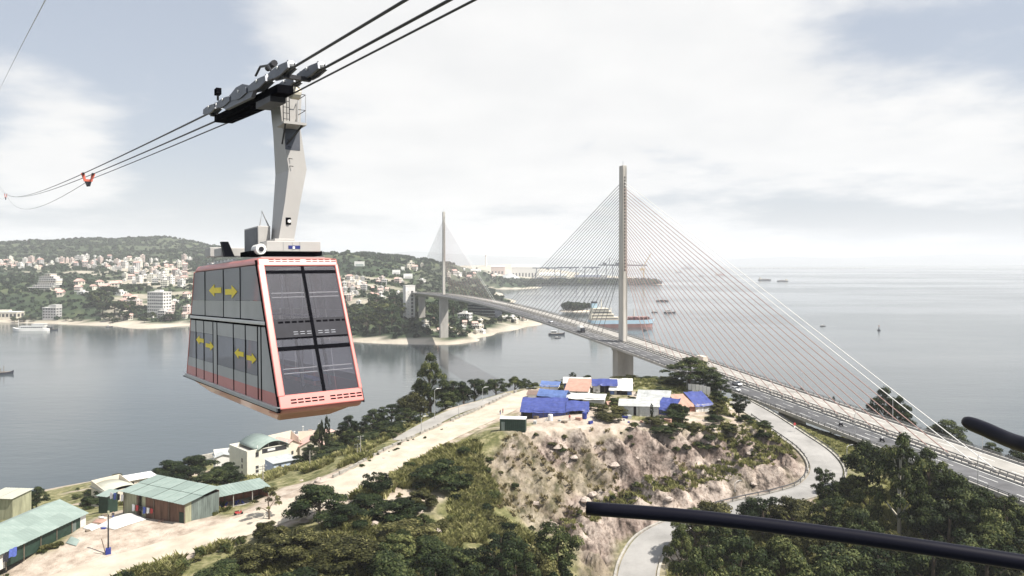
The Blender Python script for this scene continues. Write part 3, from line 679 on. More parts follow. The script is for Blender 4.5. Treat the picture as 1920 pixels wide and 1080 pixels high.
# vehicles on the bridge
def wheel_mesh(r, w): return MB().tube([(0, -w / 2, 0), (0, w / 2, 0)], r, 10).mesh('wheel', 'tyre')
wm = wheel_mesh(0.33, 0.22); wmL = wheel_mesh(0.48, 0.3)
def car(name, label, s, o, paint, cat='car'):
    p = bpt(s, o, 0.02); t = thing(name, label, cat, tuple(p), AZ + (0 if o < 0 else math.pi))
    prof = [(-2.15, 0.35), (-2.2, 0.75), (-2.0, 0.95), (-1.5, 1.0), (-0.95, 1.42), (0.5, 1.46), (1.15, 1.02), (2.0, 0.85), (2.2, 0.6), (2.15, 0.35)]
    MB().prism([(x, -0.86, z) for x, z in prof], (0, 1.72, 0)).build('body', paint, t, bevel=0.05)
    for sg in (-1, 1):
        MB().prism([(x, sg * 0.865, z) for x, z in ((-1.35, 1.02), (-0.9, 1.36), (0.45, 1.38), (0.98, 1.04))], (0, sg * 0.01, 0)).build('side_window', 'glass_dark', t)
        for x in (-1.35, 1.35): child('wheel', wm, t, (x, sg * 0.8, 0.33))
        MB().box((2.19, sg * 0.6, 0.68), (0.05, 0.3, 0.14)).build('headlight', 'white_paint', t)
    MB().prism([(0.55, -0.75, 1.45), (1.18, -0.78, 1.05), (1.2, 0.78, 1.06), (0.57, 0.75, 1.46)], (0.02, 0, 0.02)).build('windscreen', 'glass_dark', t)
    return t
car('passenger_car', 'silver car on the bridge lane beside the median rail', 104, -4.0, 'car_silver')
car('passenger_car', 'white car hugging the bridge parapet above the grass verge', 112, -10.0, 'car_white')
car('passenger_car', 'small white car on the bridge between the two pylons', -85, -7.5, 'car_white')
def truck(name, label, s, o, boxm, cabm, L=6.5):
    p = bpt(s, o, 0.02); t = thing(name, label, 'truck', tuple(p), AZ + (0 if o < 0 else math.pi))
    MB().b0(-L / 2, L / 2 - 2.0, -1.15, 1.15, 0.9, 3.3).build('cargo_box', boxm, t, bevel=0.04)
    MB().prism([(x, -1.05, z) for x, z in ((L / 2 - 1.9, 0.6), (L / 2 - 1.9, 2.5), (L / 2 - 0.6, 2.5), (L / 2 - 0.1, 1.5), (L / 2, 0.6))], (0, 2.1, 0)).build('cab', cabm, t, bevel=0.05)
    MB().prism([(L / 2 - 0.55, -0.9, 2.4), (L / 2 - 0.12, -0.95, 1.55), (L / 2 - 0.12, 0.95, 1.55), (L / 2 - 0.55, 0.9, 2.4)], (0.05, 0, 0.03)).build('windscreen', 'glass_dark', t)
    MB().b0(-L / 2, L / 2 - 0.4, -0.5, 0.5, 0.45, 0.9).build('chassis', 'dark_steel', t)
    for x in (-L / 2 + 1.0, L / 2 - 1.2):
        for sg in (-1, 1): child('wheel', wmL, t, (x, sg * 0.95, 0.48))
truck('box_truck', 'white box truck on the bridge in the shadow beside the near pylon', -38, -6.8, 'white_paint', 'dark_panel')
truck('box_truck', 'cream box truck on the far bridge lanes above the bushy tree', 62, 6.5, 'plaster_cream', 'plaster_pink', 7.5)
def person_mesh(name, pose, mats):
    me = bpy.data.meshes.new(name)
    J = dict(pel=(0, 0, .95), ch=(0, 0, 1.35), nk=(0, 0, 1.5), hd=(0, 0.02, 1.64), ls=(-.19, 0, 1.42), rs=(.19, 0, 1.42), le=(-.26, .03, 1.15), re=(.26, .03, 1.15), lh=(-.28, .1, .92), rh=(.28, .1, .92),
             lk=(-.11, .03, .5), rk=(.11, .03, .5), la=(-.12, 0, .09), ra=(.12, 0, .09), lt=(-.13, .15, .05), rt=(.13, .15, .05), lp=(-.1, 0, .9), rp=(.1, 0, .9), ht=(0, .02, 1.74))
    J.update(pose); R_ = dict(pel=.16, ch=.17, nk=.065, hd=.105, ht=.07, ls=.075, rs=.075, le=.05, re=.05, lh=.045, rh=.045, lk=.07, rk=.07, la=.05, ra=.05, lt=.04, rt=.04, lp=.1, rp=.1)
    K = list(J); E = [('pel', 'ch'), ('ch', 'nk'), ('nk', 'hd'), ('hd', 'ht'), ('ch', 'ls'), ('ls', 'le'), ('le', 'lh'), ('ch', 'rs'), ('rs', 're'), ('re', 'rh'), ('pel', 'lp'), ('lp', 'lk'), ('lk', 'la'), ('la', 'lt'), ('pel', 'rp'), ('rp', 'rk'), ('rk', 'ra'), ('ra', 'rt')]
    me.from_pydata([J[k] for k in K], [(K.index(a), K.index(b)) for a, b in E], [])
    o = bpy.data.objects.new(name, me); C.objects.link(o); md = o.modifiers.new('skin', 'SKIN'); md.use_smooth_shade = True
    for i, k in enumerate(K): sv = me.skin_vertices[0].data[i]; sv.radius = (R_[k], R_[k] * .85); sv.use_root = (k == 'pel')
    sub = o.modifiers.new('sub', 'SUBSURF'); sub.levels = 1; sub.render_levels = 1
    dg = bpy.context.evaluated_depsgraph_get(); ev = bpy.data.meshes.new_from_object(o.evaluated_get(dg))
    bpy.data.objects.remove(o)
    ev.materials.clear()
    for m in mats: ev.materials.append(MATS[m])
    for pl in ev.polygons: pl.material_index = 2 if pl.center.z > 1.5 else (1 if pl.center.z < .93 else 0)
    return ev
sit = dict(lk=(-.2, .42, .82), rk=(.2, .42, .82), la=(-.22, .32, .42), ra=(.22, .32, .42), lt=(-.22, .45, .38), rt=(.22, .45, .38), le=(-.27, .22, 1.15), re=(.27, .22, 1.15), lh=(-.3, .5, 1.12), rh=(.3, .5, 1.12))
pm_ride = person_mesh('rider_body', sit, ('cloth_white', 'cloth_black', 'cloth_black'))
pm_stand = person_mesh('person_body', {}, ('cloth_black', 'cloth_blue', 'skin'))
pm_stand2 = person_mesh('person_body', dict(lh=(-.35, .2, 1.0), rk=(.13, .12, .5), ra=(.14, .05, .09)), ('cloth_red', 'cloth_black', 'skin'))
mw = MB().tube([(-0.05, 0, 0), (0.05, 0, 0)], 0.29, 12).mesh('wheel', 'tyre')
def motorbike(name, label, loc, rz, rider=None):
    t = thing(name, label, 'motorbike', loc, rz)
    for y in (-0.62, 0.66): child('wheel', mw, t, (0, y, 0.29))
    MB().prism([(-0.14, y, z) for y, z in ((-0.75, 0.55), (-0.7, 0.8), (0.1, 0.74), (0.2, 0.45), (0.45, 0.9), (0.6, 0.95), (0.62, 0.5), (0.3, 0.28), (-0.3, 0.28))], (0.28, 0, 0)).build('body', 'cloth_red' if rider is None else 'dark_panel', t, bevel=0.03)
    MB().box((0, -0.3, 0.82), (0.26, 0.85, 0.1)).build('seat', 'black_rubber', t, bevel=0.03)
    MB().tube([(-0.34, 0.5, 1.06), (0, 0.58, 1.0), (0.34, 0.5, 1.06)], 0.03, 5).build('handlebar', 'rail_steel', t)
    MB().tube([(0, 0.58, 0.98), (0, 0.68, 0.29)], 0.05, 5).build('fork', 'rail_steel', t)
    if rider:
        r = thing('person', rider, 'person', tuple(Vector(loc) + Vector((0, 0, -0.06))), rz); child('body', pm_ride, r)
for s, o, a, b in ((160, -6.5, 'motorbike with a rider in white on the bridge above the grass verge', 'rider in a white top on a motorbike above the grass verge'),
                   (176, -6.8, 'motorbike with a rider in white on the bridge just before the tall trees', 'rider in a white top on a motorbike beside the tall tree tops')):
    motorbike('motorbike', a, tuple(bpt(s, o, 0.02)), AZ - math.pi / 2, b)

# ------------------------------------------------------------------ gondola
GF = Vector((-0.707, 1.0, -0.049)).normalized(); GR = Vector((1.0, 0.707, 0)).normalized(); GU = GR.cross(GF).normalized()
GO = P(525, 772, 26.0)
gm = Matrix((( GR.x, GF.x, GU.x, GO.x), (GR.y, GF.y, GU.y, GO.y), (GR.z, GF.z, GU.z, GO.z), (0, 0, 0, 1)))
gon = thing('gondola_cabin', 'large red and grey double-deck cable car cabin hanging from steel ropes', 'cable car')
gon.matrix_world = gm
gi = gm.inverted()
def gl(p): return gi @ Vector(p)
LB, LT0, LT1, CW, CH = 14.7, 2.55, 12.75, 3.15, 5.5
un = lambda w: LT0 * w / CH
uf = lambda w: LB - (LB - LT1) * w / CH
def su(px, w):     # length along the side face seen at photo column px, at height w
    p = GO + GU * w; k = (px - 960) / F; return (k * p.y - p.x) / (GF.x - k * GF.y)
def S(u, w, out=0.0): return Vector((-out, u, w))           # left side face
def S2(u, w, out=0.0): return Vector((CW + out, u, w))
EN = Vector((0, -CH, LT0)).normalized()
def E(v, w, out=0.0): return Vector((v, un(w), w)) + EN * out  # near end face
def E2(v, w, out=0.0): return Vector((v, uf(w), w)) + Vector((0, CH, LB - LT1)).normalized() * out
def pan(b, f, q, o0, o1, mi=0):   # q: list of (a, w)
    a = [f(x, w, o0) for x, w in q]; c = [f(x, w, o1) for x, w in q]; n = len(q)
    b.add(a + c, [tuple(range(n))[::-1], tuple(range(n, 2 * n))] + [(i, (i + 1) % n, n + (i + 1) % n, n + i) for i in range(n)], mi); return b
WB = 3.02      # height of the belt between the decks
WR = 5.22      # underside of the red roof edge
# floors, roof
MB().hexa([(0.05, 0.1, 0.0), (CW - 0.05, 0.1, 0), (CW - 0.05, LB - 0.1, 0), (0.05, LB - 0.1, 0), (0.05, 0.2, 0.14), (CW - 0.05, 0.2, 0.14), (CW - 0.05, LB - 0.15, 0.14), (0.05, LB - 0.15, 0.14)]).build('lower_floor', 'dark_panel', gon)
MB().b0(0.12, CW - 0.12, un(2.6) + 0.15, uf(2.6) - 0.15, 2.5, 2.72).build('upper_floor', 'dark_panel', gon)
rf = MB().hexa([(-0.02, un(WR) - 0.05, WR), (CW + 0.02, un(WR) - 0.05, WR), (CW + 0.02, uf(WR) + 0.05, WR), (-0.02, uf(WR) + 0.05, WR), (0.12, LT0 + 0.12, CH), (CW - 0.12, LT0 + 0.12, CH), (CW - 0.12, LT1 - 0.12, CH), (0.12, LT1 - 0.12, CH)]).build('roof', 'red_cabin', gon, bevel=0.1)
MB().b0(0.3, CW - 0.3, LT0 + 0.4, LT1 - 0.4, CH, CH + 0.05).build('roof_mat', 'grey_panel', rf)
# underframe
uf_ = MB().hexa([(0.55, 1.9, -0.62), (CW - 0.55, 1.9, -0.62), (CW - 0.55, LB - 2.6, -0.62), (0.55, LB - 2.6, -0.62), (0.0, 0.05, 0.0), (CW, 0.05, 0), (CW, LB - 0.05, 0), (0.0, LB - 0.05, 0)]).build('underframe', 'red_cabin', gon, bevel=0.06)
MB().b0(0.9, CW - 0.9, 3, LB - 4, -0.75, -0.6).build('bumper_beam', 'dark_panel', uf_)
# near end: red frame with rounded lower lip
fe = MB()
pan(fe, E, [(0, 0.05), (CW, 0.05), (CW, 0.52), (0, 0.52)], -0.06, 0.05)
fe.build('front_lower_panel', 'red_cabin', gon, bevel=0.04)
lip = MB().hexa([(0.0, 0.30, -0.18), (CW, 0.30, -0.18), (CW, 1.5, -0.25), (0, 1.5, -0.25), (0.0, -0.03, 0.08), (CW, -0.03, 0.08), (CW, 1.2, 0.06), (0, 1.2, 0.06)]).build('front_lip', 'red_cabin', gon, bevel=0.12)
pan(MB(), E, [(0, WR - 0.08), (CW, WR - 0.08), (CW, CH - 0.06), (0, CH - 0.06)], -0.05, 0.07).build('front_header', 'red_cabin', gon, bevel=0.05)
for x0, x1 in ((-0.02, 0.25), (CW - 0.13, CW + 0.02)):
    pan(MB(), E, [(x0, 0.46), (x1, 0.46), (x1, WR), (x0, WR)], -0.05, 0.065).build('front_pillar', 'red_cabin', gon, bevel=0.04)
pan(MB(), S, [(un(0) - 0.03, 0), (un(0) + 0.12, 0), (un(CH) + 0.12, CH - 0.1), (un(CH) - 0.03, CH - 0.1)], -0.03, 0.035).build('corner_seal', 'black_rubber', gon)
pan(MB(), S2, [(un(0), 0), (un(0) + 0.14, 0), (un(CH) + 0.14, CH - 0.1), (un(CH), CH - 0.1)], -0.03, 0.03).build('corner_seal', 'black_rubber', gon)
for (x0, x1) in ((-0.02, 0.2), (CW - 0.2, CW + 0.02)):
    pan(MB(), E2, [(x0, 0.0), (x1, 0.0), (x1, WR), (x0, WR)], -0.05, 0.05).build('rear_pillar', 'red_cabin', gon, bevel=0.03)
pan(MB(), E2, [(0.2, 0.0), (CW - 0.2, 0), (CW - 0.2, 0.85), (0.2, 0.85)], -0.05, 0.04).build('rear_lower_panel', 'red_cabin', gon)
pan(MB(), E2, [(0.2, 2.3), (CW - 0.2, 2.3), (CW - 0.2, 3.2), (0.2, 3.2)], -0.05, 0.04).build('rear_mid_panel', 'grey_panel', gon)
# windscreen: four panes, mullion, bars
WX0, WX1, WMX = 0.25, CW - 0.13, 1.70
for (x0, x1) in ((WX0, WMX - 0.06), (WMX + 0.06, WX1)):
    for (w0, w1) in ((0.52, 2.02), (2.16, 2.42), (3.15, 4.86), (4.98, WR - 0.08)):
        pan(MB(), E, [(x0, w0), (x1, w0), (x1, w1), (x0, w1)], 0.0, 0.02).build('windscreen_pane', 'cabin_glass', gon)
    pan(MB(), E, [(x0, 2.48), (x1, 2.48), (x1, 3.15), (x0, 3.15)], -0.02, 0.015).build('deck_panel', 'dark_panel', gon)
pan(MB(), E, [(WMX - 0.06, 0.52), (WMX + 0.06, 0.52), (WMX + 0.06, WR - 0.08), (WMX - 0.06, WR - 0.08)], -0.04, 0.035).build('mullion', 'black_rubber', gon)
for w0, w1 in ((2.02, 2.16), (2.42, 2.48), (4.86, 4.98)):
    pan(MB(), E, [(WX0, w0), (WX1, w0), (WX1, w1), (WX0, w1)], -0.03, 0.03).build('window_bar', 'black_rubber', gon)
for x in (1.18, 2.2):
    MB().bar(E(x, 0.9, -0.55), E(x, WR - 0.1, -0.55), 0.09, 0.09).build('inner_post', 'dark_panel', gon)
for w in (1.24, 1.40, 3.98, 4.14):
    for x0, x1 in ((0.36, WMX - 0.1), (WMX + 0.12, WX1 - 0.05)):
        MB().tube([E(x0, w, -0.05), E(x1, w, -0.05)], 0.026, 6).build('handrail', 'white_paint', gon)
# vent slots
for k in range(10):
    x = 0.42 + k * 0.255 + (0.18 if k >= 5 else 0)
    for w in (0.20, 0.30):
        pan(MB(), E, [(x, w), (x + 0.2, w), (x + 0.2, w + 0.045), (x, w + 0.045)], 0.04, 0.056).build('vent_slot', 'black_rubber', gon)
    for w in (5.30, 5.37):
        pan(MB(), E, [(x, w), (x + 0.2, w), (x + 0.2, w + 0.026), (x, w + 0.026)], 0.06, 0.076).build('vent_slot', 'black_rubber', gon)
    pan(MB(), E, [(x, 3.0), (x + 0.19, 3.0), (x + 0.19, 3.07), (x, 3.07)], 0.01, 0.022).build('vent_slot', 'black_rubber', gon)
    if 2 <= k < 8:
        for w in (2.58, 2.66): pan(MB(), E, [(x, w), (x + 0.17, w), (x + 0.17, w + 0.02), (x, w + 0.02)], 0.01, 0.022).build('vent_slot', 'bogie_steel', gon)
# left side: upper deck panes, belt, door leaves
w_up = (WB + 0.1, WR - 0.02)
edges_u = [uf, su(384.5, 4.9), su(419, 4.9), su(450.5, 4.9), un]
def edge_at(e, w): return e(w) if callable(e) else e
for i in range(4):
    e0, e1 = edges_u[i], edges_u[i + 1]; g = 0.045
    q = lambda wa, wb: [(edge_at(e1, wa) + (g if not callable(e1) else 0.14), wa), (edge_at(e0, wa) - (g if not callable(e0) else 0.12), wa), (edge_at(e0, wb) - (g if not callable(e0) else 0.12), wb), (edge_at(e1, wb) + (g if not callable(e1) else 0.14), wb)]
    nm = 'upper_door_leaf' if i in (1, 2) else 'upper_side_panel'
    pn = pan(MB(), S, q(w_up[0], 3.85), -0.03, 0.012).build(nm, 'grey_panel', gon)
    pan(MB(), S, q(3.86, w_up[1]), -0.02, 0.006).build('side_window', 'smoked_pane', gon)
    if i < 3: pan(MB(), S, [(e1 - 0.045, w_up[0]), (e1 + 0.045, w_up[0]), (e1 + 0.045, w_up[1]), (e1 - 0.045, w_up[1])], -0.03, 0.02).build('seam', 'black_rubber', gon)
pan(MB(), S, [(un(WB) + 0.1, WB - 0.06), (uf(WB), WB - 0.06), (uf(WB), WB + 0.08), (un(WB) + 0.1, WB + 0.08)], -0.03, 0.05).build('belt_rail', 'silver_trim', gon, bevel=0.02)
pan(MB(), S, [(un(WB) + 0.6, WB + 0.09), (uf(WB), WB + 0.09), (uf(WB), WB + 0.13), (un(WB) + 2.0, WB + 0.13)], -0.03, 0.03).build('belt_seal', 'black_rubber', gon)
pan(MB(), S, [(un(WB) + 0.6, WB - 0.13), (uf(WB), WB - 0.13), (uf(WB), WB - 0.07), (un(WB) + 0.6, WB - 0.07)], -0.03, 0.03).build('belt_seal', 'black_rubber', gon)
lo = [uf] + [su(x, 2.7) for x in (367.8, 382.5, 399.7, 407.4, 438, 460.5, 483.5, 489.8)] + [un]
w_lo = (0.58, WB - 0.14)
for i in range(len(lo) - 1):
    e0, e1 = lo[i], lo[i + 1]; g = 0.05
    q = lambda wa, wb: [(edge_at(e1, wa) + (g if not callable(e1) else 0.14), wa), (edge_at(e0, wa) - (g if not callable(e0) else 0.12), wa), (edge_at(e0, wb) - (g if not callable(e0) else 0.12), wb), (edge_at(e1, wb) + (g if not callable(e1) else 0.14), wb)]
    narrow = i in (3, 7); nm = 'lower_door_leaf' if i in (1, 2, 5, 6) else 'lower_side_panel'
    pn = pan(MB(), S, q(0.12, w_lo[0]), -0.03, 0.012).build('sill_panel', 'red_cabin', gon)
    if narrow or i == 8:
        pan(MB(), S, q(*w_lo), -0.03, 0.012).build(nm, 'grey_panel', gon)
    else:
        pan(MB(), S, q(w_lo[0], 1.02), -0.03, 0.012).build(nm, 'grey_panel', gon)
        pan(MB(), S, q(2.32, w_lo[1]), -0.03, 0.0125).build(nm, 'grey_panel', gon)
        pan(MB(), S, q(1.03, 2.31), -0.02, 0.006).build('side_window', 'smoked_pane', gon)
    if i < len(lo) - 2: pan(MB(), S, [(e1 - 0.05, 0.1), (e1 + 0.05, 0.1), (e1 + 0.05, w_lo[1]), (e1 - 0.05, w_lo[1])], -0.03, 0.022).build('seam', 'black_rubber', gon)
pan(MB(), S, [(0.1, -0.02), (LB, -0.02), (LB, 0.12), (0.1, 0.12)], -0.03, 0.10).build('step_rail', 'grey_panel', gon, bevel=0.02)
for w0, w1, m in ((-0.05, -0.02, 'black_rubber'), (0.12, 0.15, 'silver_trim')):
    pan(MB(), S, [(0.0, w0), (LB + 0.5, w0), (LB + 0.5, w1), (0.0, w1)], -0.02, 0.09).build('step_trim', m, gon)
def arrow(px0, px1, w, hgt, right):
    u0, u1 = su(px0, w), su(px1, w)   # left end is farther along
    L = u0 - u1; tip = u1 if right else u0; tail = u0 if right else u1; hd = tip + (L * 0.45 if right else -L * 0.45)
    pan(MB(), S, [(tail, w - hgt * 0.22), (hd, w - hgt * 0.22), (hd, w - hgt * 0.5), (tip, w), (hd, w + hgt * 0.5), (hd, w + hgt * 0.22), (tail, w + hgt * 0.22)], 0.024, 0.034).build('door_arrow', 'arrow_yellow', gon)
arrow(393, 416, 4.30, 0.55, False); arrow(423.5, 446, 4.22, 0.55, True)
arrow(369, 383, 1.95, 0.42, False); arrow(387, 402, 1.78, 0.42, True); arrow(441, 458, 1.72, 0.42, False); arrow(464, 482, 1.64, 0.42, True)
# right side, simple panels and windows
for i in range(6):
    a, b = i / 6, (i + 1) / 6
    f_ = lambda t, w: un(w) + 0.15 + (uf(w) - un(w) - 0.3) * t
    for w0, w1, m, nm in ((0.12, 0.72, 'red_cabin', 'sill_panel'), (0.73, 1.0, 'grey_panel', 'lower_side_panel'), (1.01, 2.4, 'smoked_pane', 'side_window'), (2.41, 3.4, 'grey_panel', 'upper_side_panel'), (3.41, WR - 0.02, 'door_glass', 'side_window')):
        pan(MB(), S2, [(f_(a, w0) + 0.03, w0), (f_(b, w0) - 0.03, w0), (f_(b, w1) - 0.03, w1), (f_(a, w1) + 0.03, w1)], -0.03, 0.012).build(nm, m, gon)
for w0, w1 in ((0.86, 2.3), (3.2, WR)):
    pan(MB(), E2, [(0.2, w0), (CW - 0.2, w0), (CW - 0.2, w1), (0.2, w1)], -0.01, 0.01).build('rear_pane', 'cabin_glass', gon)
# a few interior benches and poles seen through the glass
for u_ in (4.0, 6.5, 9.0, 11.0):
    for w0 in (0.14, 2.72):
        MB().tube([(0.9, u_, w0), (0.9, u_, w0 + 2.2)], 0.03, 6).build('grab_pole', 'silver_trim', gon); MB().tube([(CW - 0.9, u_, w0), (CW - 0.9, u_, w0 + 2.2)], 0.03, 6).build('grab_pole', 'silver_trim', gon)
for u_ in (3.4, 5.2, 8.0, 10.2):
    for w0 in (0.14, 2.72):
        for x0 in (0.25, CW - 0.7): MB().b0(x0, x0 + 0.45, u_, u_ + 1.5, w0 + 0.38, w0 + 0.46).build('bench_seat', 'logo_blue', gon)
# --- roof equipment
def gpt(px, py, t):    # photo point at distance t along the cabin, in cabin space: on the plane u = t
    k = (px - 960) / F; m_ = (HOR - py) / F; d = gi.to_3x3() @ Vector((k, 1, m_)); o = gl((0, 0, H)); s_ = (t - o.y) / d.y; return o + d * s_
def gbox(px0, px1, py0, py1, t0, depth, name, mt, parent=gon, bevel=0.02):
    a, b = gpt(px0, py1, t0), gpt(px1, py0, t0)
    return MB().b0(a.x, b.x, t0, t0 + depth, a.z, b.z).build(name, mt, parent, bevel=bevel)
eq = gbox(500, 601, 453, 471, 4.1, 0.9, 'support_beam', 'hanger_paint')
lg = gbox(541, 563, 460.5, 466.5, 4.085, 0.02, 'logo_plate', 'logo_blue', eq, 0)
gbox(549, 553, 462, 466.5, 4.07, 0.02, 'logo_mark', 'white_paint', eq, 0)
for x in (531, 548, 562): gbox(x, x + 1.2, 453.5, 470.5, 4.09, 0.02, 'joint', 'grey_panel', eq, 0)
gbox(470, 604, 471, 479, 4.3, 1.5, 'roof_rail', 'black_rubber')
cabn = gbox(484, 507, 424, 470, 5.2, 2.0, 'equipment_cabinet', 'hanger_paint')
p_ = gpt(484, 424, 5.2); q_ = gpt(484, 470, 5.2)
MB().b0(p_.x - 0.03, p_.x - 0.005, 5.3, 7.1, q_.z + 0.05, p_.z - 0.05).build('cabinet_door', 'bogie_steel', cabn)
c0 = gpt(487, 425, 5.4); c1 = gpt(504, 425, 5.4); ap = gpt(491, 396, 5.4)
fr_ = MB().tube([c0, ap, c1], 0.035, 6); fr_.build('lifting_frame', 'galvanised', gon)
mo = gpt(489, 468, 4.4); MB().tube([(mo.x - 0.1, 4.0, mo.z), (mo.x - 0.1, 4.7, mo.z)], 0.22, 12).build('drive_motor', 'white_paint', gon, bevel=0.03)
MB().tube([(mo.x - 0.1, 3.96, mo.z), (mo.x - 0.1, 4.0, mo.z)], 0.1, 10).build('motor_hub', 'dark_panel', gon)
gbox(415, 470, 465, 480, 8.8, 1.3, 'air_unit', 'hanger_paint'); gbox(394, 425, 464, 481, 10.6, 1.0, 'air_unit', 'hanger_paint')
a_ = gpt(415, 453, 8.4); b_ = gpt(440, 481, 8.4); MB().prism([(a_.x, 8.4, a_.z), (a_.x + 0.3, 8.4, a_.z - 0.0), (b_.x, 8.4, b_.z), (b_.x - 0.42, 8.4, b_.z)], (0, 0.25, 0)).build('tail_fin', 'dark_panel', gon)
for k in range(8): MB().b0(0.35, 0.5, 7.2 + k * 0.6, 7.5 + k * 0.6, CH + 0.04, CH + 0.14).build('roof_cleat', 'white_paint', gon)
# --- hanger arm (box section, kinked), its near face is at t = 4.35
TH = 4.4
prof = [(522, 566, 168), (530, 563, 240), (541.5, 575, 318), (534, 563, 380), (522, 551, 452)]
pts = [(gpt(a, y, TH), gpt(b, y, TH)) for a, b, y in prof]
hv = []; DEP = [1.2, 1.25, 1.75, 1.5, 1.0]
b = MB()
for i in range(len(pts) - 1):
    (l0, r0), (l1, r1) = pts[i], pts[i + 1]; d0, d1 = DEP[i], DEP[i + 1]
    b.hexa([l1, r1, r1 + Vector((0, d1, 0)), l1 + Vector((0, d1, 0)), l0, r0, r0 + Vector((0, d0, 0)), l0 + Vector((0, d0, 0))])
hg = b.build('hanger_arm', 'hanger_paint', gon)
gbox(535, 562, 231, 280, TH - 0.012, 0.02, 'arm_plate', 'bogie_steel', hg, 0)
gbox(536, 545.5, 408, 421, TH - 0.012, 0.02, 'arm_port', 'black_rubber', hg, 0)
pp = gpt(541.5, 415, TH); MB().tube([(pp.x, TH - 0.1, pp.z), (pp.x, TH, pp.z)], 0.07, 10).build('arm_lamp', 'white_paint', hg)
gbox(515, 553, 448, 454, TH - 0.1, 1.1, 'arm_foot', 'hanger_paint', hg)
for y in (262, 275, 297, 311): 
    l_ = gpt(538 + (y - 262) * 0.1, y, TH); MB().tube([l_, l_ + Vector((0.12, -0.12, -0.03))], 0.014, 5).build('climbing_rung', 'dark_steel', hg)
# --- maintenance basket
tb = TH - 1.0
fl0, fl1 = gpt(532, 226, tb), gpt(575, 226, tb)
bk = MB().b0(fl0.x, fl1.x, tb, tb + 0.95, fl0.z - 0.1, fl0.z).build('basket_floor', 'hanger_paint', gon)
MB().bar((fl0.x + 0.1, tb + 0.1, fl0.z - 0.1), (fl0.x + 0.25, TH, fl0.z - 0.75), 0.06, 0.06).build('basket_bracket', 'dark_steel', gon)
MB().bar((fl1.x - 0.15, tb + 0.1, fl0.z - 0.1), (fl1.x - 0.5, TH, fl0.z - 0.75), 0.06, 0.06).build('basket_bracket', 'dark_steel', gon)
zt = gpt(560, 176, tb).z
for x in (fl1.x - 0.02, fl1.x - 0.35):
    for y in (tb + 0.03, tb + 0.9): MB().tube([(x, y, fl0.z), (x, y, zt)], 0.016, 5).build('basket_post', 'galvanised', gon)
for z in (zt, (zt * 0.45 + fl0.z * 0.55)):
    MB().tube([(fl1.x - 0.35, tb + 0.03, z), (fl1.x - 0.02, tb + 0.03, z), (fl1.x - 0.02, tb + 0.9, z)], 0.016, 5).build('basket_rail', 'dark_steel', gon)
MB().b0(fl0.x + 0.28, fl1.x - 0.4, tb + 0.4, tb + 0.5, fl0.z, zt).build('basket_shield', 'hanger_paint', gon)
for x in (fl0.x + 0.02, fl0.x + 0.27): MB().tube([(x, tb + 0.1, fl0.z - 0.05), (x, tb + 0.1, zt + 0.1)], 0.02, 5).build('ladder_rail', 'dark_steel', gon)
for k in range(5): MB().tube([(fl0.x + 0.02, tb + 0.1, fl0.z + 0.1 + k * 0.24), (fl0.x + 0.27, tb + 0.1, fl0.z + 0.1 + k * 0.24)], 0.015, 5).build('ladder_rung', 'dark_steel', gon)

# --- ropes and carriage, in world space then into the cabin's space
RX0, RY0 = -10.0, 30.0; RD = Vector((-0.707, 1.0)).normalized()
def rz(t): return 91.45 + (0.012 * t if t < 0 else 0.050 * t + 0.00008 * t * t)
def rp(t, off=0.0, dz=0.0):     # t measured along Y
    return Vector((RX0 - 0.707 * t + GR.x * off, RY0 + t + GR.y * off, rz(t) + dz))
ts = list(np.linspace(-34, 60, 60)) + list(np.linspace(68, 900, 70))
for nm, off, lab in (('track_rope', -0.45, 'thick dark steel track rope above the cabin on the outer side'), ('track_rope', 0.45, 'thick dark steel track rope above the cabin on the bridge side')):
    tag(MB().tube([rp(t, off) for t in ts], 0.045, 6).build(nm, 'rope_steel'), lab, 'cable')
CAR = [-44, 51, 372, 880]
def sag(t):
    for a, b_ in zip(CAR, CAR[1:]):
        if a <= t <= b_:
            k = (t - a) / (b_ - a); s_ = 4 * k * (1 - k); return 0.55 + s_ * (0.0 if b_ == 51 else (3.2 if b_ == 372 else 9))
    return 0.55
tag(MB().tube([rp(t, 0.30, -(sag(t) if not t < 51 else 0.42 + 0.13 * max(0, (t - 8) / 43) ** 1)) for t in ts], 0.032, 6).build('haul_rope', 'rope_steel'), 'thinner haul rope slung below the two track ropes', 'cable')
tag(MB().tube([P(90, -12, 36), P(85, 0, 37), P(42, 82, 60), P(0, 166, 150), P(-30, 235, 380)], 0.025, 5).build('distant_rope', 'galvanised'), 'thin grey single cable crossing the open sky away from the cabin', 'cable')
# carriage
def cl(t, off, dz): return gl(rp(t, off, dz))
mbm = MB().bar(cl(-2.2, 0, -0.30), cl(5.4, 0, -0.30), 0.6, 0.30).build('carriage_beam', 'black_rubber', gon)
MB().bar(cl(-0.4, 0.02, -0.54), cl(4.2, 0.02, -0.54), 0.22, 0.18).build('grip_housing', 'black_rubber', gon)
MB().bar(cl(-1.5, 0.0, -0.52), cl(0.0, 0.0, -0.52), 0.6, 0.26).build('hanger_pivot', 'dark_steel', gon)
hp = MB(); q = [cl(t, -0.56, z) for t, z in ((-0.6, 0.06), (0.8, 0.46), (1.6, 0.46), (3.4, 0.02), (3.0, -0.26), (-0.2, -0.26))]; hp.prism(q, (0.16, 0, 0)); hp.build('centre_plate', 'bogie_steel', gon)
roller = MB().tube([(-0.09, 0, 0), (0.09, 0, 0)], [0.15, 0.15], 12).mesh('rope_roller', 'galvanised')
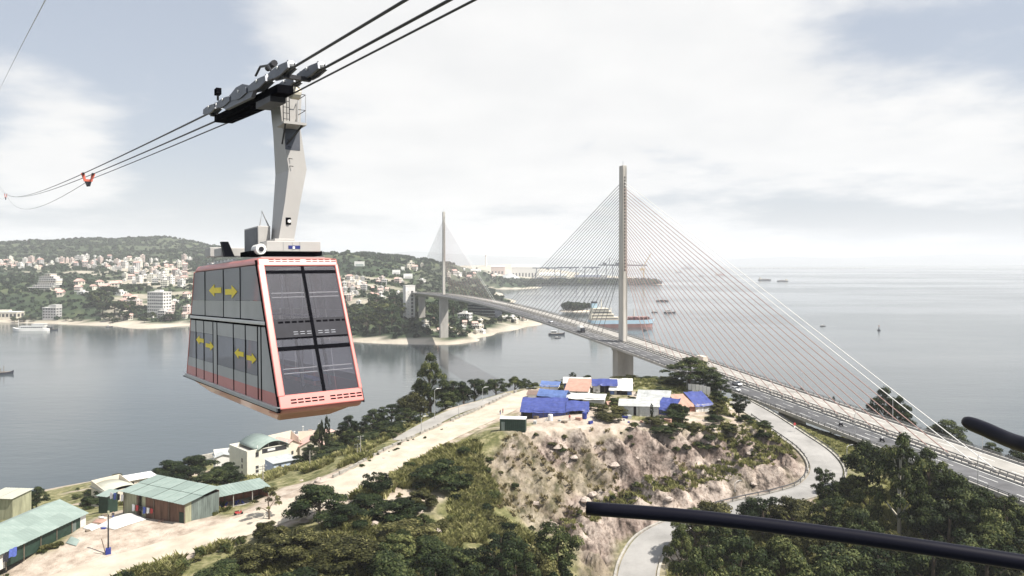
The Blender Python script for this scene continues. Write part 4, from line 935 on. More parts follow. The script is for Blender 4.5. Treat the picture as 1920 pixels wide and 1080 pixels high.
for off, t00 in ((-0.45, -3.9), (0.45, -4.3)):
    for k in range(5):
        t0 = t00 + k * 2.05; t1 = t0 + 1.85
        q = [cl(t, off - 0.16, z) for t, z in ((t0, 0.0), (t0 + 0.06, 0.22), (t0 + 0.7, 0.27), (t0 + 1.15, 0.27), (t1 - 0.06, 0.22), (t1, 0.0), (t0 + 1.15, -0.1), (t0 + 0.7, -0.1))]
        bg = MB().prism(q, (0.07, 0, 0)); q2 = [p + Vector((0.28, 0, 0)) for p in q]; bg.prism(q2, (0.07, 0, 0)); bo = bg.build('bogie_plate', 'bogie_steel', gon)
        for tt in (t0 + 0.2, t0 + 0.68, t1 - 0.68, t1 - 0.2):
            child('rope_roller', roller, gon, cl(tt, off, 0.17))
        pv_ = cl(t0 + 0.9, off - 0.2, 0.2); MB().tube([pv_, pv_ + Vector((0.45, 0, 0))], 0.06, 8).build('bogie_pin', 'white_paint', bo)
sp = cl(-2.0, 0.6, -0.35); MB().tube([sp, sp + Vector((-0.3, 0, 0))], 0.24, 14).build('guide_wheel', 'ship_cream', gon)
sn = cl(4.2, -0.5, 0.75); MB().box(tuple(sn), (0.22, 0.4, 0.28)).build('sensor_box', 'black_rubber', gon); MB().tube([sn, cl(4.2, -0.5, 0.35)], 0.05, 6).build('sensor_post', 'dark_steel', gon)
ca_ = MB(); ca_.tube([cl(0.3, -0.2, 0.75), cl(-0.2, -0.2, 1.0), cl(-1.0, -0.2, 0.85), cl(-1.4, -0.2, 0.5)], 0.05, 6); ca_.tube([cl(-0.2, 0.1, 0.98), cl(-0.9, 0.1, 1.02)], 0.13, 8); ca_.build('brake_cylinder', 'dark_steel', gon)
for t_ in (-3.2, 5.3):
    cw_ = MB().bar(cl(t_, -0.5, -0.12), cl(t_, 0.5, -0.12), 0.18, 0.14).build('cross_tie', 'dark_steel', gon)
# slack rope carriers
for t_, lab in ((51, 'orange steel rope carrier clamped on the ropes beyond the cabin'), (372, 'small far orange rope carrier on the ropes above the hill ridge')):
    o_ = rp(t_, 0); k = 1.0 if t_ < 100 else 2.4
    t = thing('rope_carrier', lab, 'rope carrier', tuple(o_), math.atan2(GR.y, GR.x))
    for sg in (-1, 1):
        MB().bar((sg * 0.45, 0, 0.1), (sg * 0.30, 0, -0.75 * k), 0.12, 0.22).build('arm', 'carrier_orange', t)
        MB().bar((sg * 0.62, 0, 0.05), (sg * 0.34, 0, -0.75 * k), 0.07, 0.16).build('arm', 'carrier_orange', t)
        MB().box((sg * 0.45, 0, 0.0), (0.22, 0.5, 0.2)).build('rope_clamp', 'dark_steel', t)
    MB().bar((-0.42, 0, -0.72 * k), (0.42, 0, -0.72 * k), 0.28, 0.24).build('crossbar', 'carrier_orange', t)
    MB().prism([(-0.34, -0.1, -0.8 * k), (0.34, -0.1, -0.8 * k), (0.2, -0.1, -1.35 * k), (-0.12, -0.1, -1.4 * k)], (0, 0.2, 0)).build('guide_shoe', 'dark_steel', t)
# --- black rails at the viewpoint
r1 = [P(1100, 953, 1.50), P(1300, 969, 1.45), P(1500, 993, 1.40), P(1700, 1021, 1.34), P(2000, 1068, 1.25), P(2300, 1120, 1.15)]
r2 = [P(1808, 789, 2.80), P(1822, 795, 2.77), P(1850, 806, 2.70), P(1890, 824, 2.60), P(1960, 848, 2.44), P(2150, 920, 2.2), P(2300, 1000, 2.0)]
rl = thing('viewpoint_rail', 'pair of glossy black rubber-coated rails reaching in beside the viewer', 'railing', tuple(r1[-1]))
b0_ = Vector(r1[-1])
MB().tube([p - b0_ for p in interp_line(r1, 0.03)], 0.0135, 16).build('lower_rail', 'rail_paint', rl, smooth=True)
L2 = interp_line(r2, 0.04); MB().tube([p - b0_ for p in L2], [0.016, 0.023, 0.026] + [0.027] * (len(L2) - 3), 16).build('upper_rail', 'rail_paint', rl, smooth=True)
MB().tube([b0_ - b0_ + Vector((0, 0, -0.6)), Vector(r2[-1]) - b0_ + Vector((0, 0, 0.1))], 0.02, 12).build('rail_post', 'rail_paint', rl, smooth=True)

# ------------------------------------------------------------------ huts on the left
def gnd(px, py, ya=90, yb=420):
    p = G.ray(px, py, ya, yb); return p if p else P(px, py, 200)
def gz(x, y): return G.h(x, y)
def drop(p): return Vector((p.x, p.y, gz(p.x, p.y)))
def corrugated(L, Wd, wave=0.06, n=None):   # sheet along x (ribs along y)
    n = n or max(4, int(L / 0.35)); b = MB(); x = np.linspace(0, L, n + 1)
    for i, xx in enumerate(x): b.v += [(xx, 0, wave * (i % 2)), (xx, Wd, wave * (i % 2))]
    for i in range(n): b.f.append((2 * i, 2 * i + 2, 2 * i + 3, 2 * i + 1)); b.m.append(0)
    k = len(b.v); b.v += [(a, y, z - 0.04) for a, y, z in b.v[:k]]
    for i in range(n): b.f.append((k + 2 * i + 1, k + 2 * i + 3, k + 2 * i + 2, k + 2 * i)); b.m.append(0)
    for i in range(n):
        b.f.append((2 * i + 1, 2 * i + 3, k + 2 * i + 3, k + 2 * i + 1)); b.m.append(0); b.f.append((k + 2 * i, k + 2 * i + 2, 2 * i + 2, 2 * i)); b.m.append(0)
    b.f.append((0, 1, k + 1, k)); b.m.append(0); b.f.append((2 * n + 1, 2 * n, k + 2 * n, k + 2 * n + 1)); b.m.append(0)
    return b
# hut 1: long shed seen from its long side
h1 = thing('long_shed', 'long tin-roofed shed with pale green sheets and a dark green wall', 'shed', (-88.6, 140, 30.5), -0.147)
sl = math.atan2(2.5, 6.6); LS = math.hypot(6.6, 2.5)
for i in range(9):
    y0 = -24 + i * 4.0; nu = i in (2, 5, 7)
    o = corrugated(4.0, LS / 2).build('roof_sheet', 'roof_green_new' if nu else 'roof_green', h1); o.rotation_euler = (-sl, 0, math.pi / 2); o.location = (0.75, y0, 2.95)
    o2 = corrugated(4.0, LS / 2 + 0.1).build('roof_sheet', 'roof_green' if (i * 7) % 3 else 'roof_green_new', h1); o2.rotation_euler = (-sl, 0, math.pi / 2); o2.location = (0.75 - 3.3, y0, 2.95 + 1.25 - 0.03)
    for o_ in (o, o2): o_.rotation_euler = Euler((0, 0, 0)); o_.matrix_local = Matrix.Translation(o_.location) @ Matrix(((0, -math.cos(sl), math.sin(sl), 0), (1, 0, 0, 0), (0, math.sin(sl), math.cos(sl), 0), (0, 0, 0, 1)))
bs = MB().hexa([(-9.5, -24, 4.2), (-5.85, -24, 5.42), (-5.85, 12, 5.42), (-9.5, 12, 4.2), (-9.5, -24, 4.26), (-5.85, -24, 5.48), (-5.85, 12, 5.48), (-9.5, 12, 4.26)]).build('back_roof', 'roof_green', h1)
for i in range(9):
    y0 = -24 + i * 4
    if y0 < -11: 
        for k in range(9): MB().b0(-0.06, 0.06 - 0.004 * k, y0, y0 + 3.96, 0.0 + k * 0.28, 0.255 + k * 0.28).build('plank', 'plank_white', h1)
    elif y0 < 9: MB().b0(-0.06, 0.06, y0 + 0.02, y0 + (3.96 if y0 < 7 else 2.4), 0, 2.9).build('wall_panel', 'wall_green', h1)
    MB().tube([(0.16, y0, -0.5), (0.16, y0, 3.0)], 0.08, 6).build('post', 'wood_post', h1)
MB().b0(-0.06, 0.06, 10.4, 12, 0, 2.9).build('wall_panel', 'plank_white', h1)
MB().b0(0.06, 0.1, 8.2, 9.2, 0, 2.1).build('door', 'wall_teal', h1)
MB().hexa([(-9.0, 11.9, -1), (0, 11.9, -1), (0, 12, -1), (-9.0, 12, -1), (-9.0, 11.9, 4.1), (0, 11.9, 3.0), (0, 12, 3.0), (-9.0, 12, 4.1)]).build('end_wall', 'plank_white', h1)
MB().b0(-8.9, -8.8, -24, 11.9, -2, 4.2).build('back_wall', 'wall_green', h1)
# laundry hung on hut 1
def cloth(name, label, p0, w, h, m, az, group=None):
    n = 5; b = MB()
    for i in range(n + 1):
        for j in range(3): b.v.append((i * w / n, 0.09 * math.sin(i * 2.1 + j), -j * h / 2 * (1 - 0.12 * math.sin(i * 1.3))))
    for i in range(n):
        for j in range(2): a = i * 3 + j; b.f.append((a, a + 3, a + 4, a + 1)); b.m.append(0)
    o = b.build(name, m); o.location = p0; o.rotation_euler = (0, 0, az); md = o.modifiers.new('solid', 'SOLIDIFY'); md.thickness = 0.03; tag(o, label, 'laundry', group); return o
a0 = P(20, 1030, 129.5)
cloth('hung_blanket', 'white and blue blanket hung on the plank wall of the long shed', P(17, 1031, 131), 1.6, 1.5, 'cloth_blue', 1.42)
cloth('hung_cloth', 'black cloth hung beside the blanket on the plank wall', P(6, 1040, 129), 1.0, 1.4, 'cloth_black', 1.42)
# hut 2
h2 = thing('tin_roof_hut', 'broad hut with a faded green tin roof and rusty brown plank walls', 'hut', tuple(drop(P(347, 976, 151))), math.atan2(0.455, -0.89))
rz_ = 4.05
# local x runs away along the front wall, local y towards ... (negative y = back)
W2, D2 = 18.9, 8.6
for i in range(6):
    for j in range(2):
        o = corrugated(3.35, 4.7).build('roof_sheet', 'roof_green' if (i + j) % 3 else 'roof_green_new', h2); z0 = rz_ + (0.0 if j == 0 else 0.62)
        o.matrix_local = Matrix.Translation((-0.7 + i * 3.35, (0.9 if j == 0 else -3.7), z0 + 0.02 * (i % 2))) @ Matrix(((1, 0, 0, 0), (0, -0.9935, -0.114, 0), (0, 0.114, -0.9935, 0), (0, 0, 0, 1)))
nP = 46
for i in range(nP):
    x = i * W2 / nP; m = 'plank_olive' if x > 14.5 or 11.6 < x < 12.9 else 'plank_brown'
    hh = 3.95 - rnd.random() * 0.15
    if 13.0 < x < 13.9: continue
    MB().b0(x + 0.01, x + W2 / nP - 0.015, -0.05 + 0.03 * rnd.random(), 0.05, -0.8, hh).build('plank', m, h2)
for i in range(17):
    y = -i * 0.5; MB().b0(-0.05, 0.05 - 0.02 * rnd.random(), y - 0.48, y, -0.8, 4.1).build('plank', 'wall_teal' if i > 2 else 'plank_olive', h2)
MB().b0(0.02, W2, -8.6, -8.5, -3, 4.4).build('back_wall', 'plank_brown', h2); MB().b0(W2 - 0.1, W2, -8.5, -0.1, -3, 4.2).build('end_wall', 'plank_olive', h2)
MB().b0(0.08, 1.6, 0.06, 0.12, -0.3, 2.1).build('door', 'wall_green', h2)
for x in (0.0, 4.6, 9.2, 14.2, W2): MB().tube([(x, 0.15, -1.2), (x, 0.15, 4.05)], 0.09, 6).build('post', 'wood_post', h2)
# open shed beside it
h3 = thing('open_shed', 'open-fronted shed with a green tin roof on thin posts', 'shed', tuple(drop(P(400, 957, 159))), 0.72)
for i in range(4):
    o = corrugated(3.2, 6.2).build('roof_sheet', 'roof_green' if i % 2 else 'roof_green_new', h3); o.matrix_local = Matrix.Translation((-0.4 + i * 3.2, -0.6, 3.2)) @ Matrix.Rotation(math.atan(0.1), 4, 'X')
for x in (0.2, 4.2, 8.4, 12.0):
    MB().tube([(x, -0.2, -1.0), (x, -0.2, 3.2)], 0.10, 6).build('post', 'kerb_concrete', h3); MB().tube([(x, 5.0, -2), (x, 5.0, 3.7)], 0.09, 6).build('post', 'wood_post', h3)
MB().b0(0, 12.2, 5.1, 5.2, -2, 3.6).build('back_wall', 'brick_red', h3); MB().b0(12.1, 12.2, 0.5, 5.1, -2, 3.3).build('end_wall', 'brick_red', h3)
MB().b0(-0.3, 12.3, -0.4, 5.2, -2.5, 0.05).build('floor_slab', 'kerb_concrete', h3)
# blue plastic furniture by the shed
cs = MB().b0(-0.22, 0.22, -0.22, 0.22, 0.40, 0.45).mesh('seat', 'plastic_blue'); cbk = MB().b0(-0.22, 0.22, 0.19, 0.24, 0.45, 0.9).mesh('backrest', 'plastic_blue'); cg = MB().b0(-0.025, 0.025, -0.025, 0.025, 0, 0.42).mesh('leg', 'plastic_blue')
m3 = Matrix.Translation(h3.location) @ Matrix.Rotation(0.72, 4, 'Z')
for i, (x, y) in enumerate(((1.2, 1.0), (2.2, 1.6), (1.6, 2.6), (3.2, 1.2), (3.6, 2.4), (5.4, 1.4), (6.2, 2.2), (6.8, 1.2))):
    q = m3 @ Vector((x, y, 0.05)); t = thing('plastic_chair', 'blue plastic chair under the open shed roof', 'chair', tuple(q), rnd.random() * 6, 'blue chairs under the open shed')
    child('seat', cs, t); child('backrest', cbk, t)
    for a in (-0.19, 0.19):
        for b_ in (-0.19, 0.19): child('leg', cg, t, (a, b_, 0))
for i, (px, py) in enumerate(((408, 938), (414, 941), (417, 936), (421, 939), (411, 943), (399, 945))):
    q = gnd(px, py); t = thing('plastic_stool', 'small blue and white plastic stool on the sand outside the open shed', 'stool', tuple(q), rnd.random(), 'stools outside the open shed')
    child('seat', MB().b0(-0.2, 0.2, -0.2, 0.2, 0.4, 0.46).mesh('seat', 'plastic_blue' if i % 2 else 'cloth_white'), t, scale=(1.2, 1.2, 1.2))
    for a in (-0.17, 0.17):
        for b_ in (-0.17, 0.17): child('leg', cg, t, (a, b_, 0), scale=(1.2, 1.2, 1.2))
motorbike('motorbike', 'parked motorbike on the sand track outside the tin-roofed hut', tuple(gnd(447, 966)), -1.1)
# laundry line and ground sheet by hut 2
ln = h2.location; q0 = Matrix.Translation(ln) @ Matrix.Rotation(h2.rotation_euler.z, 4, 'Z')
for i, (m, nm) in enumerate((('cloth_red', 'red'), ('cloth_white', 'white'), ('cloth_blue', 'blue'), ('cloth_black', 'black'), ('cloth_red', 'dark red'), ('cloth_white', 'pale grey'))):
    cloth('hung_laundry', nm + ' garment on the laundry line by the brown plank wall', q0 @ Vector((9.0 + i * 1.15, 0.5, 1.7)), 0.95, 1.0 + 0.2 * (i % 3), m, h2.rotation_euler.z)
for i, (m, nm) in enumerate((('cloth_white', 'white'), ('cloth_black', 'black'), ('cloth_blue', 'dark blue'), ('cloth_white', 'cream'))):
    cloth('hung_laundry', nm + ' garment hung high at the corner beside the small dark hut', q0 @ Vector((18.2 + i * 1.2, 0.6, 3.3)), 1.0, 1.4, m, h2.rotation_euler.z)
def ground_sheet(name, label, corners, m, cat='tarpaulin', hump=0.5):
    c = [Vector(x) for x in corners]; n = 10; b = MB()
    for i in range(n + 1):
        for j in range(n + 1):
            p = c[0].lerp(c[1], i / n).lerp(c[3].lerp(c[2], i / n), j / n); z = gz(p.x, p.y); k = 16 * (i / n) * (1 - i / n) * (j / n) * (1 - j / n)
            b.v.append((p.x, p.y, z + 0.08 + k * hump * (0.5 + fbm(np.array(p.x * 0.6), np.array(p.y * 0.6), 3)) ))
    for i in range(n):
        for j in range(n): a = i * (n + 1) + j; b.f.append((a, a + 1, a + n + 2, a + n + 1)); b.m.append(0)
    o = b.build(name, m, smooth=True); md = o.modifiers.new('solid', 'SOLIDIFY'); md.thickness = 0.05; tag(o, label, cat); return o
ground_sheet('ground_sheet', 'large crumpled white sheet spread over the sand beside the hut', [gnd(180, 988), gnd(215, 995), gnd(278, 975), gnd(245, 962)], 'tarp_white', hump=0.9)
ground_sheet('ground_sheet', 'small white sheet lying by the end of the long shed', [gnd(155, 992), gnd(172, 997), gnd(190, 990), gnd(170, 982)], 'tarp_white', hump=0.2)
ground_sheet('ground_sheet', 'salmon cloth lying behind the white sheet', [gnd(172, 982), gnd(195, 984), gnd(205, 975), gnd(180, 974)], 'tarp_salmon', hump=0.3)
ground_sheet('roof_offcut', 'loose pale green roofing sheet lying on the bank', [gnd(123, 1020), gnd(143, 1026), gnd(150, 1014), gnd(133, 1008)], 'roof_green', 'sheet', 0.1)
# small dark hut, and other sheds behind
def shed(name, label, px, py, Y, w, d, h, rz, roofm, wallm, pitch=0.15, cat='shed', roof='mono', base=3.0, win=0):
    p = P(px, py, Y); p = Vector((p.x, p.y, p.z)); t = thing(name, label, cat, tuple(p), rz)
    MB().b0(-w / 2, w / 2, -0.06, 0.06, -base, h).build('front_wall', wallm, t); MB().b0(-w / 2, w / 2, d - 0.06, d + 0.06, -base, h + pitch * d).build('back_wall', wallm, t)
    for sx in (-1, 1):
        MB().add([(sx * w / 2 - 0.05, 0.06, -base), (sx * w / 2 + 0.05, 0.06, -base), (sx * w / 2 + 0.05, d - 0.06, -base), (sx * w / 2 - 0.05, d - 0.06, -base), (sx * w / 2 - 0.05, 0.06, h), (sx * w / 2 + 0.05, 0.06, h), (sx * w / 2 + 0.05, d - 0.06, h + pitch * d), (sx * w / 2 - 0.05, d - 0.06, h + pitch * d)], [(3, 2, 1, 0), (4, 5, 6, 7), (0, 1, 5, 4), (1, 2, 6, 5), (2, 3, 7, 6), (3, 0, 4, 7)]).build('side_wall', wallm, t)
    if roof == 'mono':
        n = max(1, int(w / 3))
        for i in range(n):
            ww = (w + 0.8) / n; o = corrugated(ww, d + 1.2).build('roof_sheet', roofm, t); o.matrix_local = Matrix.Translation((-w / 2 - 0.4 + i * ww, -0.6, h + 0.02)) @ Matrix.Rotation(math.atan(pitch), 4, 'X')
    elif roof == 'vault':
        n = 12; b = MB()
        for i in range(n + 1):
            a = math.pi * (0.12 + 0.76 * i / n); x = -math.cos(a) * (w / 2 + 0.3) / math.cos(0.12 * math.pi); z = h + (math.sin(a) - math.sin(0.12 * math.pi)) * pitch * w
            b.v += [(x, -0.5, z), (x, d + 0.5, z)]
        for i in range(n): b.f.append((2 * i, 2 * i + 2, 2 * i + 3, 2 * i + 1)); b.m.append(0)
        o = b.build('vault_roof', roofm, t, smooth=True); md = o.modifiers.new('s', 'SOLIDIFY'); md.thickness = 0.12
    elif roof == 'gable':
        for sx in (-1, 1):
            MB().hexa([(0, -0.5, h + pitch * w / 2), (sx * (w / 2 + 0.5), -0.5, h - 0.2), (sx * (w / 2 + 0.5), d + 0.5, h - 0.2), (0, d + 0.5, h + pitch * w / 2), (0, -0.5, h + 0.15 + pitch * w / 2), (sx * (w / 2 + 0.5), -0.5, h - 0.05), (sx * (w / 2 + 0.5), d + 0.5, h - 0.05), (0, d + 0.5, h + 0.15 + pitch * w / 2)][::1] if sx > 0 else
                      [(sx * (w / 2 + 0.5), -0.5, h - 0.2), (0, -0.5, h + pitch * w / 2), (0, d + 0.5, h + pitch * w / 2), (sx * (w / 2 + 0.5), d + 0.5, h - 0.2), (sx * (w / 2 + 0.5), -0.5, h - 0.05), (0, -0.5, h + 0.15 + pitch * w / 2), (0, d + 0.5, h + 0.15 + pitch * w / 2), (sx * (w / 2 + 0.5), d + 0.5, h - 0.05)]).build('roof_slope', roofm, t)
            yy = 0 if sx < 0 else d
            MB().prism([(-w / 2, yy, h), (w / 2, yy, h), (0, yy, h + pitch * w / 2)], (0, 0.05, 0)).build('gable', wallm, t)
    for k in range(win):
        x = -w / 2 + (k + 0.5) * w / win; MB().b0(x - 0.5, x + 0.5, -0.09, -0.05, h * 0.35, h * 0.75).build('window', 'window_dark', t)
    return t
shed('small_hut', 'small dark green hut with a light mono-pitch roof beside the laundry', 194, 955, 166, 2.6, 2.6, 3.0, -0.3, 'roof_green', 'wall_green', 0.12, 'hut')
shed('vault_shed', 'shed with a rounded cream roof behind the tin-roofed hut', 228, 926, 186, 7, 8, 1.2, 0.95, 'roof_cream', 'plaster_cream', 0.2, roof='vault', base=6)
shed('white_roof_house', 'low house with a bright white flat roof near the water', 266, 912, 205, 7.5, 7, 2.2, 0.7, 'white_paint', 'plaster_cream', -0.05, 'house', base=8, win=3)
shed('cream_box_shed', 'cream box shed cut off by the edge behind the long shed', -2, 962, 178, 7, 6, 3.6, -0.1, 'roof_cream', 'plank_olive', 0.05, base=6)
shed('pavilion', 'small pale pavilion roof beside the yellow building', 419, 868, 275, 5.5, 5.5, 2.4, 0.5, 'roof_grey', 'plaster_white', 0.3, 'pavilion', roof='gable', base=6)
shed('blue_shed', 'pale blue shed with a grey tin roof below the yellow building', 536, 884, 232, 8, 6, 3.2, 0.75, 'roof_grey', 'plaster_blue', 0.05, base=6, win=2)
shed('pink_roof_house', 'house with a salmon pink tiled gable roof beside the yellow building', 548, 858, 282, 13, 9, 3.4, 0.95, 'roof_pink', 'plaster_cream', 0.5, 'house', roof='gable', base=8, win=3)
shed('pink_roof_house', 'smaller salmon-roofed house half hidden by bushes near the jetty', 585, 850, 285, 9, 8, 3.0, 0.35, 'roof_pink', 'plaster_cream', 0.5, 'house', roof='gable', base=8, win=2)
# the yellow building with arched roof
yb = thing('arched_roof_building', 'pale yellow multi-storey building with an arched green metal roof', 'building', tuple(P(463, 884, 255)), math.atan2(10, 10.1)); zb = yb.location.z; WH = H - (846 - HOR) * 255 / F - zb
LR, DR = 15.5, 13.5       # local x along the right-hand wall, local y along the left-hand one
MB().b0(0, LR, -0.15, 0.15, -12, WH).build('front_wall', 'plaster_yellow', yb); MB().b0(-0.15, 0.15, 0.15, DR, -12, WH).build('side_wall', 'plaster_yellow', yb)
MB().b0(LR - 0.15, LR + 0.15, 0.15, DR, -12, WH).build('side_wall', 'plaster_yellow', yb); MB().b0(0.15, LR - 0.15, DR - 0.15, DR + 0.15, -12, WH).build('back_wall', 'plaster_yellow', yb); MB().b0(0.15, LR - 0.15, 0.15, DR - 0.15, WH - 1.4, WH - 1.2).build('roof_terrace', 'kerb_concrete', yb)
def win(parent, x, y0, z, w, h, ax='x', m='window_dark'):
    if ax == 'x': o = MB().b0(x - w / 2, x + w / 2, y0 - 0.04, y0 + 0.02, z, z + h).build('window', m, parent)
    else: o = MB().b0(y0 - 0.04, y0 + 0.02, x - w / 2, x + w / 2, z, z + h).build('window', m, parent)
    f = MB()
    if ax == 'x':
        f.b0(x - w / 2 - 0.08, x + w / 2 + 0.08, y0 - 0.1, y0 - 0.02, z - 0.12, z - 0.02)
    else: f.b0(y0 - 0.1, y0 - 0.02, x - w / 2 - 0.08, x + w / 2 + 0.08, z - 0.12, z - 0.02)
    f.build('sill', 'white_paint', o); return o
for x in (3.6, 6.8, 9.8, 12.8):
    for z in (0.2, 1.6): win(yb, x, -0.16, z - 1.3, 1.1, 1.0)
for z in (WH - 2.6,): win(yb, 3.6, -0.16, z, 1.2, 1.6)
MB().b0(5.4, 14.6, -0.2, -0.12, WH - 1.8, WH - 0.2).build('terrace_opening', 'window_dark', yb); MB().b0(7.4, 10.2, -0.3, -0.2, WH - 1.3, WH - 0.5).build('awning', 'white_paint', yb)
for z in (-1.4, 0.9, 3.0): win(yb, 3.4, -0.16, z - 0.5, 0.9, 1.4, 'y')
n = 14; b = MB()
for i in range(n + 1):
    a = math.pi * (0.1 + 0.8 * i / n); x = 3.4 + (LR - 3.2) * (i / n); z = WH - 0.2 + 3.4 * (math.sin(a) - 0.3); b.v += [(x, -0.9, z), (x, DR + 0.9, z)]
for i in range(n): b.f.append((2 * i, 2 * i + 2, 2 * i + 3, 2 * i + 1)); b.m.append(0)
o = b.build('arched_roof', 'roof_green', yb, smooth=True); md = o.modifiers.new('s', 'SOLIDIFY'); md.thickness = 0.25
for x in (4, 8, 12, 15): MB().tube([(x, 0.4, WH - 1.2), (x, 0.4, WH + 1.2)], 0.12, 6).build('roof_post', 'white_paint', yb)
# quay wall and jetty sheds by the water
qy = MB(); 
for a, b_ in zip(((-133, 318), (-110, 345), (-84, 368)), ((-110, 345), (-84, 368), (-62, 380))): qy.bar((a[0], a[1], 0.6), (b_[0], b_[1], 0.6), 1.2, 2.6)
tag(qy.build('quay_wall', 'kerb_concrete'), 'low pale quay wall along the water beyond the pink-roofed houses', 'quay wall')
shed('quay_shed', 'long low shed with a rusty brown roof on the quay', 588, 826, 345, 22, 5, 2.6, 0.75, 'roof_pink', 'plaster_white', 0.05, base=2.5, win=5)
for i, (px, py) in enumerate(((568, 818), (599, 812), (552, 828))):
    p = Wp(px, py, 1.8); t = thing('quay_lamp', 'short white lamp post on the quay', 'lamp post', tuple(p), 0, 'white lamp posts on the quay')
    MB().tube([(0, 0, -1), (0, 0, 4.5)], 0.16, 6).build('post', 'white_paint', t); MB().box((0, 0, 4.6), (0.7, 0.7, 0.3)).build('lamp_head', 'white_paint', t)

# ------------------------------------------------------------------ camp on the hilltop
def tent(name, label, px, py, W, D, Hh_, rz=0.0, roof='tarp_blue', front='tarp_blue', side=None, style='gable', opening=None, cat='tent', ymin=150, sagk=0.34, Y=None):
    p = gnd(px, py, ymin) if Y is None else drop(P(px, py, Y)); t = thing(name, label, cat, tuple(p), rz); side = side or front; n = 10; Hh = Hh_ * 0.8
    zf = {'gable': 0.66, 'mono': 0.78, 'lean': 0.42}[style] * Hh
    b = MB(); sd = rnd.random() * 50
    for i in range(n + 1):
        for j in range(n + 1):
            x = (i / n - 0.5) * (W + 0.7); y = -0.4 + (D + 0.8) * j / n; v_ = j / n
            z = (zf + (Hh - zf) * (1 - abs(2 * v_ - 1)) if style == 'gable' else zf + (Hh - zf) * v_)
            z += (float(fbm(np.array(x * 0.5 + sd), np.array(y * 0.5), 5)) - 0.5) * sagk * 1.6 - sagk * 0.35 * abs(math.sin(i / n * 3 * math.pi)) * 0.4
            if j == 0: z -= 0.15 + 0.25 * rnd.random() * (sagk > 0.2)
            b.v.append((x, y, z))
    for i in range(n):
        for j in range(n): a = i * (n + 1) + j; b.f.append((a, a + n + 1, a + n + 2, a + 1)); b.m.append(0)
    o = b.build('roof_sheet', roof, t, smooth=False); md = o.modifiers.new('s', 'SOLIDIFY'); md.thickness = 0.05
    def wallp(x0, x1, m):
        k = max(2, int((x1 - x0) / 0.5)); w_ = MB()
        for i in range(k + 1):
            x = x0 + (x1 - x0) * i / k; w_.v += [(x, 0.12 * math.sin(i * 1.7 + sd), -0.6), (x, 0.07 * math.sin(i * 1.1), zf * 0.5), (x, 0, zf + 0.05)]
        for i in range(k):
            for j in range(2): a = i * 3 + j; w_.f.append((a, a + 3, a + 4, a + 1)); w_.m.append(0)
        o = w_.build('front_sheet', m, t); md = o.modifiers.new('s', 'SOLIDIFY'); md.thickness = 0.04
    if opening:
        wallp(-W / 2, -W / 2 + W * opening[0], front); wallp(-W / 2 + W * opening[1], W / 2, front)
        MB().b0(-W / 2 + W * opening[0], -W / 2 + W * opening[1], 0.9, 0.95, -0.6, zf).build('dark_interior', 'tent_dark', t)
    else: wallp(-W / 2, W / 2, front)
    for sx in (-1, 1): MB().b0(sx * W / 2 - 0.03, sx * W / 2 + 0.03, 0.05, D, -0.6, zf + (0.02 if style == 'gable' else 0.1)).build('side_sheet', side, t)
    MB().b0(-W / 2, W / 2, D, D + 0.06, -0.6, zf).build('back_sheet', side, t)
    for x in (-W / 2, 0, W / 2): MB().tube([(x, -0.12, -0.5), (x, -0.12, zf)], 0.05, 5).build('pole', 'wood_post', t)
    return t
tent('blue_tent', 'large blue tarpaulin tent with billowing front beside the green container', 1019, 783, 12.6, 7.0, 5.4, -0.12, opening=(0.02, 0.25), sagk=0.45, style='lean')
tent('blue_tent', 'narrow blue tarpaulin tent adjoining the large blue one', 1083, 777, 5.8, 4.5, 3.6, -0.1, opening=(0.1, 0.9), side='tarp_blue', style='lean')
tent('blue_tent', 'steep pale blue tent peak rising behind the large blue tent', 1034, 763, 8.4, 5.0, 6.0, -0.35, roof='tarp_pale_blue', front='tarp_blue')
tent('canvas_shelter', 'long white canvas shelter with dirty grey walls behind the blue tents', 1080, 759, 16.5, 4.5, 3.4, -0.22, 'tarp_white', 'tarp_grey', style='mono', opening=(0.35, 0.62), cat='shelter')
tent('salmon_roof_hut', 'hut with a flat salmon roof standing behind the long white shelter', 1081, 744, 7.0, 7.5, 5.6, -0.25, 'tarp_salmon', 'plaster_white', style='lean', cat='hut', sagk=0.08)
tent('white_tent', 'white tent with a blue flap behind the salmon-roofed hut', 1082, 734, 8.6, 5, 5.4, -0.1, 'tarp_white', 'tarp_pale_blue', side='tarp_white')
tent('blue_tent', 'blue and white tent at the back of the camp below the bushes', 1134, 739, 7.5, 5.0, 5.6, -0.1, 'tarp_blue', 'tarp_white', opening=(0.3, 0.7))
tent('white_tent', 'bright white flat tent at the back next to a blue and white one', 1164, 741, 6.8, 5.5, 5.4, -0.15, 'tarp_white', 'tarp_pale_blue', style='lean', opening=(0.2, 0.8))
tent('striped_hut', 'low hut walled with pale grey striped sheeting with a doorway', 1198, 781, 10.8, 5.0, 4.8, -0.18, 'tarp_grey', 'tarp_stripe', style='mono', opening=(0.36, 0.43), cat='hut', sagk=0.1)
tent('patched_shelter', 'shelter with a faded grey patched roof above the striped hut', 1222, 771, 9.0, 7.0, 6.0, -0.3, 'tarp_grey', 'tarp_pale_blue', style='lean', cat='shelter')
tent('blue_tent', 'crumpled deep blue tarpaulin draped to the ground beside the striped hut', 1249, 779, 4.6, 5.0, 5.2, -0.5, 'tarp_blue', 'tarp_blue', sagk=0.6, style='lean')
tent('blue_tent', 'blue tent with brick red flaps beside the white walled one at the rim', 1290, 772, 6.0, 5.0, 5.2, 0.25, 'tarp_salmon', 'brick_red', style='lean', opening=(0.1, 0.6))
